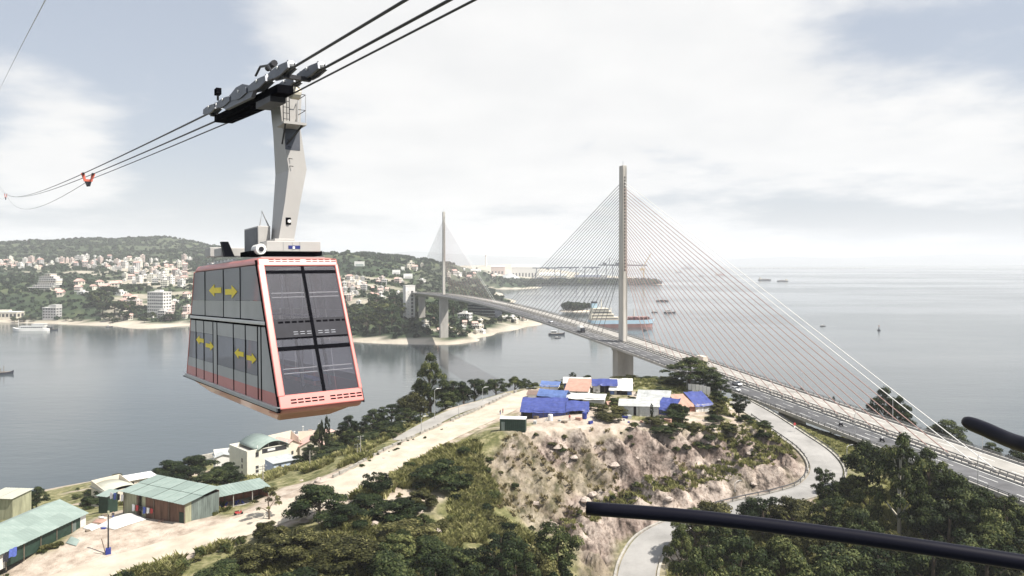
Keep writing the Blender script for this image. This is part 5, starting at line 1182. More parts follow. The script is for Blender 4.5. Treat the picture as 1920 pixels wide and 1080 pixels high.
tent('white_wall_tent', 'tent with a bright blue ribbed roof and clean white walls at the rim', 1320, 772, 5.6, 5.5, 6.2, 0.35, 'tarp_blue', 'tarp_white', side='tarp_white', style='lean')
tent('white_shack', 'small white shack with a brown roof at the top of the dirt road', 1006, 750, 6.0, 4, 3.4, -0.3, 'stock_brown', 'plaster_white', style='gable', cat='shack', opening=(0.5, 0.7), sagk=0.1)
tent('white_shack', 'white shack with a blue awning beside the bushes at the sea side', 1030, 738, 6.0, 4, 4.4, -0.2, 'tarp_pale_blue', 'plaster_white', style='mono', cat='shack')
tent('orange_tent', 'tiny orange tent between the shrubs in the camp', 1151, 762, 3.4, 2.5, 1.7, 0.1, 'tarp_salmon', 'tarp_salmon')
# green container with white top
p = gnd(961, 808, 150); gc = thing('green_container', 'dark green ribbed container with a white top at the cliff edge', 'container', tuple(p), -0.12)
MB().b0(-3.3, 3.3, 0, 3.0, -0.4, 2.9).build('container_body', 'wall_green', gc, bevel=0.04); MB().b0(-3.4, 3.4, -0.1, 3.1, 2.9, 3.1).build('container_top', 'white_paint', gc, bevel=0.03)
for k in range(13): MB().b0(-3.2 + k * 0.5, -3.0 + k * 0.5, -0.06, 0.0, 0.0, 2.8).build('rib', 'wall_green', gc)
MB().b0(-2.9, -2.0, -0.09, -0.06, 0, 2.2).build('door', 'wall_teal', gc); MB().tube([(1.5, 1.5, 3.1), (1.5, 1.5, 3.5)], 0.3, 10).build('roof_vent', 'white_paint', gc)
def wall_fence(name, label, p0, p1, h, m, n):
    p0, p1 = Vector(p0), Vector(p1); t = thing(name, label, 'fence', tuple(p0)); d = (p1 - p0)
    for i in range(n):
        a = d * (i / n); b_ = d * ((i + 0.96) / n); za = gz(p0.x + a.x, p0.y + a.y) - p0.z
        MB().bar((a.x, a.y, za + h / 2 - 0.2), (b_.x, b_.y, za + h / 2 - 0.2), 0.08, h + 0.4).build('panel', m, t); MB().tube([(a.x, a.y, za - 0.5), (a.x, a.y, za + h + 0.1)], 0.06, 5).build('post', 'rail_steel', t)
wall_fence('panel_fence', 'white sheet-metal panel fence below the bridge beside the big tree', drop(P(1290, 725, 238)), drop(P(1332, 731, 236)), 2.6, 'plaster_white', 6)
bl = MB().lathe([(0.4, 0), (0.44, 0.1), (0.44, 0.5), (0.44, 1.0), (0.4, 1.15), (0.1, 1.15)], 12)
for px, py, m, lab in ((1096, 785, 'plastic_blue', 'blue plastic water barrel standing in front of the narrow blue tent'), (1032, 789, 'cloth_white', 'white barrel standing in front of the large blue tent')):
    o = MB().lathe([(0.6, 0), (0.66, 0.1), (0.66, 0.7), (0.66, 1.5), (0.6, 1.7), (0.1, 1.7)], 14).build('water_barrel', m, smooth=False); o.location = gnd(px, py, 150); tag(o, lab, 'barrel')
for i, (px, py, me, lab) in enumerate(((938, 779, pm_stand, 'person in dark clothes standing at the edge of the dirt road by the container'), (943, 776, pm_stand2, 'person in red walking on the dirt road near the blue tent'), (1068, 789, pm_stand2, 'person in red standing in front of the narrow blue tent'))):
    t = thing('person', lab, 'person', tuple(gnd(px, py, 150)), 1.0 + i); child('body', me, t)
t = thing('person', 'person bending by the white sheet near the long shed', 'person', tuple(gnd(212, 975)), 0.6); child('body', pm_stand, t)

# ------------------------------------------------------------------ poles
pol = {}
def pole(name, label, px, pt, pb, m='kerb_concrete', arm=0, group=None, r=0.14, Y=None):
    p = gnd(px, pb) if Y is None else drop(P(px, pb, Y)); h = H - (pt - HOR) * p.y / F - p.z
    t = thing(name, label, 'utility pole' if arm != 2 else 'street lamp', tuple(p), 0.5, group)
    MB().tube([(0, 0, -0.5), (0, 0, h)], [r, r * 0.65], 8).build('shaft', m, t)
    if arm == 1:
        for z in (h - 0.3, h - 0.9): MB().box((0, 0, z), (1.6, 0.1, 0.1)).build('crossarm', 'rail_steel', t)
        for x in (-0.7, 0, 0.7): MB().tube([(x, 0, h - 0.25), (x, 0, h)], 0.06, 6).build('insulator', 'white_paint', t)
    if arm == 2:
        MB().tube([(0, 0, h - 0.1), (0.6, 0, h + 0.3), (1.6, 0, h + 0.35)], 0.05, 5).build('arm', 'galvanised', t); MB().box((1.8, 0, h + 0.33), (0.7, 0.22, 0.12)).build('lamp_head', 'galvanised', t)
    return t
tp = pole('utility_pole', 'thin black pole with a blue box at its foot on the sand', 203, 963, 1040, 'dark_steel', 0, r=0.16)
MB().box((0, 0, 0.55), (0.9, 0.7, 1.1)).build('junction_box', 'plastic_blue', tp); MB().tube([(-0.4, 0, 0), (-1.1, 0.1, 3.0)], 0.09, 6).build('stay_pole', 'wood_post', tp); MB().tube([(0, 0, 7.4), (0, 0, 8.0)], 0.2, 8).build('cap', 'plank_olive', tp)
pole('utility_pole', 'grey pole beside the open shed', 493, 872, 925, 'kerb_concrete', 1)
pole('utility_pole', 'pair-standing concrete pole with a cross arm left of the side lane', 670, 832, 864, 'kerb_concrete', 1, Y=204)
pole('utility_pole', 'concrete pole carrying a transformer by the side lane', 676, 817, 866, 'kerb_concrete', 1, Y=203)
pole('utility_pole', 'lone concrete pole below the bushes above the blue shed', 581, 845, 876, 'kerb_concrete', 0, Y=206)
pole('street_lamp', 'street lamp among the trees on the bend of the side lane', 815, 731, 777, 'galvanised', 2, r=0.1, Y=232)
pole('street_lamp', 'street lamp between the side lane and the dirt road', 860, 757, 789, 'galvanised', 0, r=0.1, Y=224)
pole('street_lamp', 'street lamp at the top of the side lane near the dark bushes', 905, 728, 752, 'galvanised', 2, r=0.1, Y=248)
pole('street_lamp', 'slim street lamp beside the dirt road below the side lane', 790, 783, 818, 'galvanised', 2, r=0.1, Y=212)
pole('utility_pole', 'grey pole in front of the big tree by the white panel fence', 1288, 690, 730, 'kerb_concrete', 0, Y=240)
pole('street_lamp', 'street lamp at the foot of the cliff beside the asphalt bend', 1378, 905, 952, 'galvanised', 2, r=0.1, Y=180)
pole('street_lamp', 'thin street lamp on the outer edge of the asphalt bend', 1588, 838, 900, 'galvanised', 2, r=0.1, Y=181)
# red and white road sign on the verge
p = drop(P(1490, 808, 212)); t = thing('road_sign', 'small red and white road sign standing on the grass verge', 'sign', tuple(p), 0.3)
MB().tube([(0, 0, -0.3), (0, 0, 2.6)], 0.05, 6).build('post', 'white_paint', t); MB().tube([(0, -0.06, 2.4), (0, 0.0, 2.4)], 0.42, 14).build('disc', 'cloth_red', t); MB().b0(-0.3, 0.3, -0.07, -0.02, 1.4, 1.8).build('plate', 'white_paint', t)
# loose boulders on the cliff foot and banks
bm_ = []
for s_ in range(4):
    b = MB().lathe([(0.15, -0.4), (0.8, -0.3), (1.0, 0.1), (0.75, 0.55), (0.3, 0.75)], 7); r_ = random.Random(s_)
    b.v = [(x * (0.7 + 0.6 * r_.random()), y * (0.7 + 0.6 * r_.random()), z * (0.7 + 0.6 * r_.random())) for x, y, z in b.v]; bm_.append(b.mesh('boulder', 'stone'))
for i in range(46):
    if i < 20: px, py = rnd.uniform(1000, 1480), rnd.uniform(835, 960)
    else: px, py = rnd.uniform(560, 960), rnd.uniform(850, 1060)
    q = gnd(px, py); o = bpy.data.objects.new('boulder', bm_[i % 4]); C.objects.link(o); o.location = q; k = rnd.uniform(0.4, 1.3); o.scale = (k, k, k * 0.8); o.rotation_euler = (0, 0, rnd.random() * 6)
    if i < 20: tag(o, 'pale angular boulder lying on the rocky cliff face', 'boulder', 'boulders on the cliff face')
    else: tag(o, 'pale boulder among the shrubs below the dirt road', 'boulder', 'boulders below the dirt road')

# things lying about between the tents
crate = [MB().b0(-0.5, 0.5, -0.4, 0.4, -0.1, 0.7).mesh('crate', m) for m in ('plank_white', 'tarp_salmon', 'plastic_blue', 'wood_post', 'tarp_grey')]
CN = ('white', 'salmon', 'blue', 'brown', 'grey')
for i in range(34):
    px, py = rnd.choice(((rnd.uniform(985, 1110), rnd.uniform(782, 796)), (rnd.uniform(1110, 1330), rnd.uniform(745, 795)), (rnd.uniform(1160, 1290), rnd.uniform(782, 794)), (rnd.uniform(990, 1060), rnd.uniform(742, 752))))
    o = bpy.data.objects.new('camp_crate', crate[i % 5]); C.objects.link(o); o.location = gnd(px, py, 150); o.rotation_euler = (0, 0, rnd.random() * 3); s_ = rnd.uniform(0.6, 1.5); o.scale = (s_ * rnd.uniform(0.7, 1.6), s_, s_ * rnd.uniform(0.5, 1.2)); tag(o, CN[i % 5] + ' crate left on the bare ground between the tents', 'crate', 'crates lying about the camp')
for i in range(20):
    px, py = rnd.choice(((rnd.uniform(160, 230), rnd.uniform(968, 1000)), (rnd.uniform(230, 340), rnd.uniform(968, 985)), (rnd.uniform(395, 430), rnd.uniform(945, 960))))
    o = bpy.data.objects.new('yard_crate', crate[i % 5]); C.objects.link(o); o.location = gnd(px, py); o.rotation_euler = (0, 0, rnd.random() * 3); s_ = rnd.uniform(0.5, 1.0); o.scale = (s_ * rnd.uniform(0.7, 1.8), s_, s_ * rnd.uniform(0.4, 1.0)); tag(o, CN[i % 5] + ' crate or bundle lying in the sandy yard by the huts', 'crate', 'bundles in the sandy yard')

# ------------------------------------------------------------------ trees, shrubs, grass
def tint_mesh(me, vals, per):   # per-face value spread to its vertices
    a = me.attributes.new('tint', 'FLOAT', 'POINT'); a.data.foreach_set('value', np.repeat(np.asarray(vals, np.float32), per)); return me
def leaf_cloud(name, centers, radii, nper, size, mt, seed, flat=0.75, up=0.35):
    r = np.random.default_rng(seed); V = []; T = []
    for c, rad in zip(centers, radii):
        n = int(nper * (rad / np.mean(radii)) ** 2)
        d = r.normal(size=(n, 3)); d /= np.linalg.norm(d, axis=1)[:, None]
        d[:, 2] = np.where(d[:, 2] < -0.35, -d[:, 2] * 0.6, d[:, 2])
        k = rad * (0.55 + 0.5 * r.random(n) ** 0.6); p = np.asarray(c) + d * k[:, None] * np.array([1, 1, flat])
        nrm = d * 1.1 + r.normal(size=(n, 3)) * 0.42 + np.array([0, 0, up]); nrm /= np.linalg.norm(nrm, axis=1)[:, None]
        t = np.cross(nrm, r.normal(size=(n, 3))); t /= np.linalg.norm(t, axis=1)[:, None]; b = np.cross(nrm, t)
        s = size * (0.6 + 0.8 * r.random(n))[:, None]
        q = np.stack([p - t * s, p - b * s * 0.5, p + t * s, p + b * s * 0.5], 1); V.append(q.reshape(-1, 3))
        cl = r.normal(0, 0.10); T.append(np.clip(0.40 + cl * 1.3 + r.normal(0, 0.17, n) + 0.10 * d[:, 2], 0.02, 0.98))  # random leaf tint, plus paler tops that paint in light from above
    V = np.concatenate(V); T = np.concatenate(T); me = np_mesh(name, V, np.arange(len(V)).reshape(-1, 4), mt); return tint_mesh(me, T, 4)
def crown_centres(kind, seed):
    r = random.Random(seed); c = []; R = []
    if kind == 'round':
        for i in range(30):
            a = r.random() * 6.28; e = math.asin(r.uniform(-0.5, 1.0)); k = r.uniform(0.55, 1.0)
            c.append((math.cos(a) * math.cos(e) * k * 0.42, math.sin(a) * math.cos(e) * k * 0.42, 0.53 + math.sin(e) * k * 0.36)); R.append(r.uniform(0.09, 0.17))
    elif kind == 'tall':
        for i in range(30):
            h = 0.30 + 0.66 * i / 29; w = 0.30 * math.sin(math.pi * min(1, (1.08 - h) / 0.78)) ** 0.8 + 0.03; a = i * 2.4 + r.random()
            c.append((math.cos(a) * w * r.uniform(0.5, 1), math.sin(a) * w * r.uniform(0.5, 1), h)); R.append(r.uniform(0.07, 0.13))
    elif kind == 'layered':     # flat tiers with gaps
        for tier in range(5):
            h = 0.42 + tier * 0.13; w = (0.40, 0.42, 0.34, 0.25, 0.10)[tier]
            for i in range(7 if tier < 4 else 3):
                a = i * 0.9 + tier * 0.7 + r.random() * 0.5; k = r.uniform(0.4, 1.0); c.append((math.cos(a) * w * k, math.sin(a) * w * k, h + r.uniform(-0.03, 0.03))); R.append(r.uniform(0.08, 0.13))
    elif kind == 'sparse':
        for i in range(16):
            a = r.random() * 6.28; k = r.uniform(0.2, 1); c.append((math.cos(a) * 0.36 * k, math.sin(a) * 0.36 * k, r.uniform(0.45, 0.98))); R.append(r.uniform(0.05, 0.10))
    elif kind == 'bush':         # many-lobed dome down to the ground
        for i in range(30):
            a = r.random() * 6.28; e = r.random() ** 0.7 * 1.45; k = r.uniform(0.6, 1.0)
            c.append((math.cos(a) * math.cos(e) * k * 0.42, math.sin(a) * math.cos(e) * k * 0.42, 0.10 + math.sin(e) * k * 0.74)); R.append(r.uniform(0.09, 0.17))
    else:                        # shrub: from the ground
        for i in range(16):
            a = r.random() * 6.28; k = r.uniform(0.1, 1); c.append((math.cos(a) * 0.5 * k, math.sin(a) * 0.5 * k, 0.28 + 0.55 * r.random() * (1.1 - 0.5 * k))); R.append(r.uniform(0.16, 0.26))
    return c, R
def trunk_mesh(cent, seed, mt='bark', th=0.028):
    b = MB(); r = random.Random(seed); lean = (r.uniform(-0.04, 0.04), r.uniform(-0.04, 0.04))
    b.tube([(0, 0, -0.06), (lean[0] * 0.4, lean[1] * 0.4, 0.25), (lean[0], lean[1], 0.5), (lean[0] * 1.3, lean[1] * 1.3, 0.82)], [th * 1.25, th, th * 0.8, th * 0.25], 7)
    for c in cent[::3]:
        z0 = min(0.6, max(0.22, c[2] - 0.22)); b.tube([(lean[0] * z0 * 2, lean[1] * z0 * 2, z0), (c[0] * 0.55, c[1] * 0.55, (z0 + c[2]) / 2 + 0.02), c], [th * 0.55, th * 0.4, th * 0.12], 5)
    return b.mesh('trunk', mt)
KINDS = []   # (kind, crown mesh, trunk mesh)
TM = {}
def mk(key, kind, leafm, n, size, seed, bark='bark'):
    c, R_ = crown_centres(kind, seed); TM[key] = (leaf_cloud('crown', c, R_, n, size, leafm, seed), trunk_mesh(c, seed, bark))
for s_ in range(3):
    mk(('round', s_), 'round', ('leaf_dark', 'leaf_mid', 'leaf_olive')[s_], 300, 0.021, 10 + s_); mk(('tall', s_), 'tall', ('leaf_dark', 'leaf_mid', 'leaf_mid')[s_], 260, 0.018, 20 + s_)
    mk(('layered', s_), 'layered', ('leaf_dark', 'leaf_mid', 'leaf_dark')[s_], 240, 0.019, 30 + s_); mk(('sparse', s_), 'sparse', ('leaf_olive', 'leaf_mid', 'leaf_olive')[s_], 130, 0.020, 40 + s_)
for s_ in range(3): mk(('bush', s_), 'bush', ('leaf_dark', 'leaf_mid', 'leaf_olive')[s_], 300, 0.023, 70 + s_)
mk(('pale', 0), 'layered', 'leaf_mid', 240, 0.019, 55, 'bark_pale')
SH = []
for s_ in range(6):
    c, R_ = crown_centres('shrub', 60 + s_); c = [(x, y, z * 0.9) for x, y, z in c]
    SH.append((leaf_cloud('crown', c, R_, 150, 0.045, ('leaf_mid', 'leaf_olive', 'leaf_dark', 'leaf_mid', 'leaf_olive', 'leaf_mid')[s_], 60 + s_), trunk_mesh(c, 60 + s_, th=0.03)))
def tree(name, label, group, key, px, top, Y, wpx, wk=1.0, minh=2.5, maxh=22, x=None):
    X = (px - 960) * Y / F if x is None else x; g = gz(X, Y); zt = H - (top - HOR) * Y / F; h = min(max(zt - g, minh), maxh); w = wpx * Y / F
    if h < 0.9 * w and key[0] in ('round', 'tall'): key = ('bush', key[1])
    cr, tr = TM[key]
    if group: label = {'leaf_dark': 'dark green', 'leaf_mid': 'mid green', 'leaf_olive': 'olive'}[cr.materials[0].name] + ' ' + {'round': 'rounded', 'tall': 'upright', 'layered': 'tiered', 'sparse': 'sparse', 'bush': 'bushy'}.get(key[0], '') + (' tall ' if h > 11 else ' low ' if h < 5 else ' ') + label
    t = thing(name, label, 'tree', (X, Y, g - 0.1), rnd.random() * 6.28, group)
    sw = w / 0.95 / (0.42 * 2.3) * wk
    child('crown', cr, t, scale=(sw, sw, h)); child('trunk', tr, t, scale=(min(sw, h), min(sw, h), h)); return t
g1 = ('broadleaf_tree', 'tree on the slope below the dirt road', 'trees below the dirt road')
R3 = lambda k: (k, rnd.randrange(3))
for px, top, Y, w in ((600, 897, 146, 112), (705, 878, 158, 52), (690, 928, 150, 84), (745, 925, 148, 104), (560, 985, 131, 120), (640, 995, 127, 140), (765, 965, 137, 120), (820, 852, 168, 96), (480, 1022, 130, 100),
                      (860, 1015, 130, 100), (940, 990, 133, 96), (1040, 985, 134, 112), (970, 1035, 124, 110), (720, 1025, 121, 120), (560, 1050, 119, 130), (410, 1045, 124, 100), (300, 1062, 123, 80), (640, 1062, 116, 130), (820, 1050, 119, 110), (900, 1062, 117, 100), (1050, 1050, 121, 84),
                      (800, 1000, 131, 90), (505, 1000, 138, 60), (655, 960, 140, 80), (870, 880, 168, 46), (790, 910, 156, 60), (740, 985, 130, 90), (1010, 1012, 130, 80), (465, 1060, 117, 110), (230, 1065, 124, 60)):
    tree(*g1, (rnd.choice(('round', 'round', 'tall')), rnd.choice((0, 0, 1, 2))), px, top, Y, w * 1.1, minh=5.0)
tree('young_tree', 'thin young tree with sparse yellowish leaves beside the sand track', None, ('sparse', 0), 505, 912, 150, 74)
g2 = ('roadside_tree', 'tree in the grove between side lane and sea', 'grove between the side lane and the sea')
tree('tall_tree', 'tall layered tree standing above the grove by the side lane', None, ('layered', 1), 808, 664, 262, 66, maxh=24)
for px, top, Y, w in ((770, 735, 255, 70), (850, 713, 262, 62), (835, 735, 250, 70), (890, 712, 266, 56), (735, 765, 250, 74), (700, 778, 247, 66), (655, 790, 245, 66), (625, 828, 238, 76), (585, 842, 238, 60), (765, 775, 243, 56), (930, 713, 272, 48), (965, 712, 277, 44), (985, 718, 280, 30),
                      (645, 852, 226, 76), (700, 822, 232, 84), (745, 800, 233, 60), (560, 862, 236, 60), (610, 870, 222, 60), (680, 860, 214, 40), (790, 720, 268, 60), (870, 730, 262, 50), (720, 800, 240, 60), (660, 815, 240, 60), (600, 800, 262, 40)):
    tree(*g2, R3(rnd.choice(('round', 'layered', 'round'))), px, top - 9, Y, w * 0.9)
for px, top, Y, w in ((613, 782, 250, 14), (603, 790, 252, 10)): tree('cypress_tree', 'pointed tree at the end of the jetty sheds', 'slim pointed trees by the jetty', ('tall', 0), px, top, Y, w * 1.3)
g3 = ('dark_tree', 'tree behind the tin-roofed hut', 'dark trees behind the tin-roofed hut')
for px, top, Y, w in ((325, 855, 240, 80), (375, 843, 246, 90), (420, 862, 238, 66), (300, 872, 236, 50), (350, 865, 232, 80), (400, 870, 230, 70), (440, 880, 228, 40), (205, 905, 190, 40), (185, 915, 186, 36), (170, 930, 178, 40)): tree(*g3, ('round', 0), px, top, Y, w, maxh=26)
tree('shore_tree', 'spreading tree at the shore behind the long shed', None, ('layered', 0), 68, 913, 190, 46)
tree('shore_tree', 'low dark tree beside the spreading one behind the long shed', None, ('round', 0), 48, 935, 185, 36)
g4 = ('camp_tree', 'tree at the back of the hilltop camp', 'small trees at the back of the camp')
for px, top, Y, w in ((1074, 698, 262, 18), (1040, 710, 258, 30), (1000, 716, 262, 28), (1060, 708, 262, 26), (1102, 699, 258, 22), (1128, 714, 245, 34), (1118, 722, 238, 30), (1112, 735, 228, 44), (1160, 706, 268, 44), (1190, 703, 270, 56), (1225, 702, 268, 60), (1255, 700, 266, 50), (1280, 712, 250, 60), (1150, 748, 220, 34), (1185, 715, 262, 40),
                      (1256, 715, 250, 44), (1270, 738, 225, 40), (1345, 728, 232, 40), (1350, 705, 246, 40), (1130, 755, 212, 34), (1158, 757, 208, 40), (1222, 758, 200, 10), (1108, 752, 214, 30), (1172, 752, 212, 36), (1190, 748, 222, 30), (1268, 752, 208, 44), (1280, 760, 204, 30), (1128, 768, 203, 44), (1148, 772, 201, 40), (1020, 738, 246, 22), (1050, 725, 252, 26), (1345, 752, 212, 34), (1208, 742, 226, 26), (1240, 735, 236, 40)):
    tree(*g4, R3(rnd.choice(('round', 'tall'))), px, top, Y, w)
tree('bushy_tree', 'big bushy tree standing in front of the bridge deck by the panel fence', None, ('layered', 1), 1292, 671, 246, 110)
tree('bushy_tree', 'lower bushy tree touching the big one in front of the bridge', None, ('layered', 0), 1332, 690, 244, 70)
tree('conical_tree', 'dark conical tree at the right end of the camp by the verge', None, ('tall', 0), 1386, 740, 212, 48)
g5 = ('rim_tree', 'tree on the cliff rim below the tents', 'small trees on the cliff rim')
for px, top, Y, w in ((1222, 778, 199, 44), (1262, 765, 204, 60), (1240, 800, 195, 50), (1340, 775, 205, 40), (1300, 790, 200, 46), (1400, 775, 206, 40), (1430, 785, 204, 36), (1190, 800, 196, 26), (1270, 800, 196, 40), (1370, 795, 202, 40), (1310, 830, 194, 30), (975, 790, 197, 20), (955, 805, 194, 30)):
    tree(*g5, R3('round'), px, top, Y, w, minh=2.2, maxh=7)
g6 = ('shore_pine', 'tree beyond the bridge by the water', 'trees beyond the bridge by the water')
for px, top, Y, w in ((1660, 730, 246, 74), (1630, 758, 250, 40), (1690, 745, 240, 50), (1775, 788, 232, 90), (1745, 800, 235, 60), (1858, 830, 212, 52), (1905, 838, 205, 40), (1930, 845, 200, 60), (1503, 722, 290, 20), (1562, 742, 282, 16)):
    tree(*g6, ('layered', 0 if w > 30 else 2), px, top, Y, w, maxh=26)
g7 = ('woodland_tree', 'woodland tree between the asphalt bend and the bridge', 'woodland between the asphalt bend and the bridge')
tree('pale_trunk_tree', 'tall tree with a bare whitish trunk above the other woodland trees', None, ('pale', 0), 1686, 815, 156, 110, maxh=24)
for px, top, Y, w in ((1625, 820, 171, 84), (1745, 845, 160, 96), (1795, 882, 152, 120), (1545, 880, 166, 58), (1485, 922, 158, 84), (1430, 922, 160, 84), (1335, 930, 157, 96), (1300, 955, 155, 90), (1275, 990, 143, 70), (1560, 935, 155, 100), (1625, 915, 158, 80), (1740, 925, 150, 90), (1840, 900, 148, 104), (1885, 930, 144, 100), (1930, 930, 145, 100),
                      (1385, 1000, 134, 130), (1470, 1000, 137, 130), (1560, 1005, 136, 140), (1645, 1015, 136, 120), (1750, 1000, 133, 140), (1850, 1000, 131, 140), (1320, 1030, 128, 110), (1430, 1055, 121, 150), (1550, 1060, 120, 150), (1680, 1062, 118, 150), (1800, 1062, 118, 150), (1910, 1050, 120, 150), (1290, 1062, 120, 70),
                      (1600, 880, 170, 70), (1665, 985, 145, 90), (1780, 940, 146, 110), (1620, 960, 146, 100), (1520, 960, 146, 90), (1370, 960, 149, 80), (1860, 950, 141, 110), (1940, 980, 133, 120), (1710, 870, 170, 60)):
    tree(*g7, R3(rnd.choice(('round', 'layered', 'round', 'tall'))), px, top, Y, w, maxh=20)

# shrubs: countable bushes on the slopes
def shrubs(n, poly, hmin, hmax, name, label, group, avoid=True, ya=90):
    k = 0; tr_ = 0; xs = [a for a, _ in poly]; ys = [b for _, b in poly]
    while k < n and tr_ < n * 20:
        tr_ += 1; px, py = rnd.uniform(min(xs), max(xs)), rnd.uniform(min(ys), max(ys))
        if not in_poly(np.array([px]), np.array([py]), poly)[0]: continue
        p = G.ray(px, py, ya, 420, 1.0)
        if p is None: continue
        j, i = int((p.y - G.y0) / G.st), int((p.x - G.x0) / G.st)
        if avoid and (d_dirt[j, i] < 7.2 or d_lane[j, i] < 4.2 or d_loop[j, i] < 7.2 or apron[j, i] > 0.5): continue
        m = SH[rnd.randrange(6)]; h = rnd.uniform(hmin, hmax); w = h * rnd.uniform(0.9, 1.6); lab_ = ('big ' if h > (hmin + hmax) / 2 else 'small ') + {'leaf_dark': 'dark green ', 'leaf_mid': 'mid green ', 'leaf_olive': 'olive '}[m[0].materials[0].name] + label
        t = thing(name, lab_, 'shrub', tuple(p - Vector((0, 0, 0.15))), rnd.random() * 6.28, group); child('crown', m[0], t, scale=(w, w, h)); child('stem', m[1], t, scale=(w * .6, w * .6, h)); k += 1
shrubs(52, [(760, 850), (930, 830), (1000, 980), (1080, 1085), (700, 1085), (600, 960), (700, 880)], 1.2, 2.8, 'shrub', 'shrub on the overgrown slope left of the cliff', 'shrubs on the slope left of the cliff')
shrubs(40, [(180, 1085), (330, 1020), (520, 990), (640, 940), (700, 1085)], 0.9, 2.2, 'shrub', 'shrub on the bank below the sand track', 'shrubs on the bank below the sand track')
shrubs(18, [(130, 925), (215, 895), (280, 880), (300, 900), (230, 935), (160, 960)], 1.2, 3.0, 'shrub', 'shrub on the shore slope behind the sheds', 'shrubs behind the sheds', ya=160)
shrubs(24, [(0, 1085), (60, 1045), (160, 1000), (190, 1010), (150, 1060), (60, 1085)], 0.6, 1.5, 'shrub', 'shrub on the bank in front of the long shed', 'weeds in front of the long shed')
shrubs(44, [(540, 880), (680, 850), (800, 790), (900, 745), (975, 735), (960, 705), (830, 700), (700, 770), (560, 850)], 1.5, 4.0, 'shrub', 'shrub filling the grove beside the side lane', 'shrubs in the grove by the side lane', ya=190)
shrubs(18, [(1050, 985), (1180, 925), (1330, 878), (1480, 830), (1490, 845), (1330, 892), (1190, 938), (1060, 1000)], 0.7, 1.7, 'shrub', 'shrub rooted along the ledge across the cliff face', 'shrubs on the cliff ledge')
shrubs(16, [(1230, 790), (1330, 800), (1350, 850), (1310, 880), (1250, 850)], 0.8, 2.2, 'shrub', 'shrub on the gully high on the cliff face', 'shrubs in the cliff gully')
shrubs(8, [(1060, 820), (1200, 800), (1260, 830), (1130, 870), (1020, 880), (940, 870), (960, 830)], 0.6, 1.6, 'shrub', 'scrubby shrub on the upper cliff under the tents', 'scrub on the upper cliff')
shrubs(18, [(1400, 800), (1455, 805), (1465, 830), (1420, 850), (1360, 830), (1330, 810)], 0.9, 2.2, 'shrub', 'shrub at the rounded end of the cliff above the bend', 'shrubs at the end of the cliff')
shrubs(24, [(985, 752), (1070, 708), (1200, 715), (1345, 735), (1350, 780), (1180, 760)], 0.6, 1.6, 'shrub', 'shrub growing between the tents of the camp', 'shrubs between the tents', ya=190)
shrubs(22, [(1240, 1000), (1600, 850), (1920, 900), (1920, 1085), (1250, 1085)], 1.5, 4.0, 'shrub', 'undergrowth shrub beneath the woodland trees', 'undergrowth in the woodland')
shrubs(14, [(640, 900), (760, 840), (880, 790), (900, 770), (770, 822), (650, 880)], 0.4, 1.0, 'shrub', 'weed at the foot of the roadside wall', 'weeds along the roadside wall', avoid=False)

# grass: uncountable blades in tufts
def grass(name, n, poly, h0, h1, mt, seed, avoid=6.4, dens=0.5, blades=14, w=0.12, spread=0.5):
    r = np.random.default_rng(seed); xs = [a for a, _ in poly]; ys = [b for _, b in poly]
    sel = in_poly(PXg, PYg, poly) & (d_dirt > avoid) & (d_lane > 3.4) & (d_loop > 6.2) & (NZ(0.13, seed) > dens) & (apron < 0.5) & (G.Z > 2) & ~((np.abs(O_) < 13.5) & (S_ > 0))
    J, I = np.nonzero(sel)
    if len(J) == 0: return
    wgt = 1.0 / G.Y[J, I] ** 0.5; k = r.choice(len(J), n, p=wgt / wgt.sum()); J, I = J[k], I[k]
    bx, by = G.X[J, I] + r.uniform(-0.5, 0.5, n), G.Y[J, I] + r.uniform(-0.5, 0.5, n); bz = G.Z[J, I] - 0.15
    bx, by, bz = (np.repeat(a, blades) for a in (bx, by, bz)); N = n * blades
    a = r.uniform(0, 6.283, N); hh = np.repeat(r.uniform(h0, h1, n), blades) * r.uniform(0.6, 1.1, N); lean = r.uniform(0.15, 0.8, N) * hh
    ox, oy = r.normal(0, spread * 0.5, N), r.normal(0, spread * 0.5, N); dx, dy = np.cos(a), np.sin(a); ww = w * (0.6 + 0.8 * r.random(N))
    B = np.stack([bx + ox, by + oy, bz], 1); t = np.stack([-dy, dx, 0 * dx], 1) * ww[:, None]
    m_ = B + np.stack([dx * lean * 0.35, dy * lean * 0.35, hh * 0.65], 1); e = B + np.stack([dx * lean, dy * lean, hh * 0.95], 1)
    V = np.stack([B - t, B + t, m_ + t * 0.8, e, m_ - t * 0.8], 1).reshape(-1, 3); me = np_mesh(name, V, np.arange(N * 5).reshape(-1, 5), mt)
    tint_mesh(me, np.clip(np.repeat(r.normal(0.45, 0.2, n), blades) + r.normal(0, 0.1, N), 0, 1), 5); o = bpy.data.objects.new(name, me); C.objects.link(o); stuff(o)
    o['label'] = {'tall_grass': 'tall yellow-green grass covering the slopes', 'dry_grass': 'dry straw-coloured grass on the cliff and banks', 'short_grass': 'short grass on the verge beside the bridge'}[name]
grass('tall_grass', 9000, [(560, 880), (890, 820), (905, 870), (960, 985), (1090, 1095), (150, 1095), (330, 1030), (640, 930)], 0.8, 2.0, 'grass_blade', 5)
grass('tall_grass', 5200, [(440, 930), (560, 880), (700, 840), (900, 740), (1010, 720), (960, 690), (700, 740), (480, 870)], 0.8, 1.9, 'grass_blade', 6)
grass('tall_grass', 2200, [(0, 1095), (0, 1030), (160, 985), (215, 940), (400, 900), (430, 960), (230, 1010), (180, 1095)], 0.5, 1.3, 'grass_blade', 12, avoid=7)
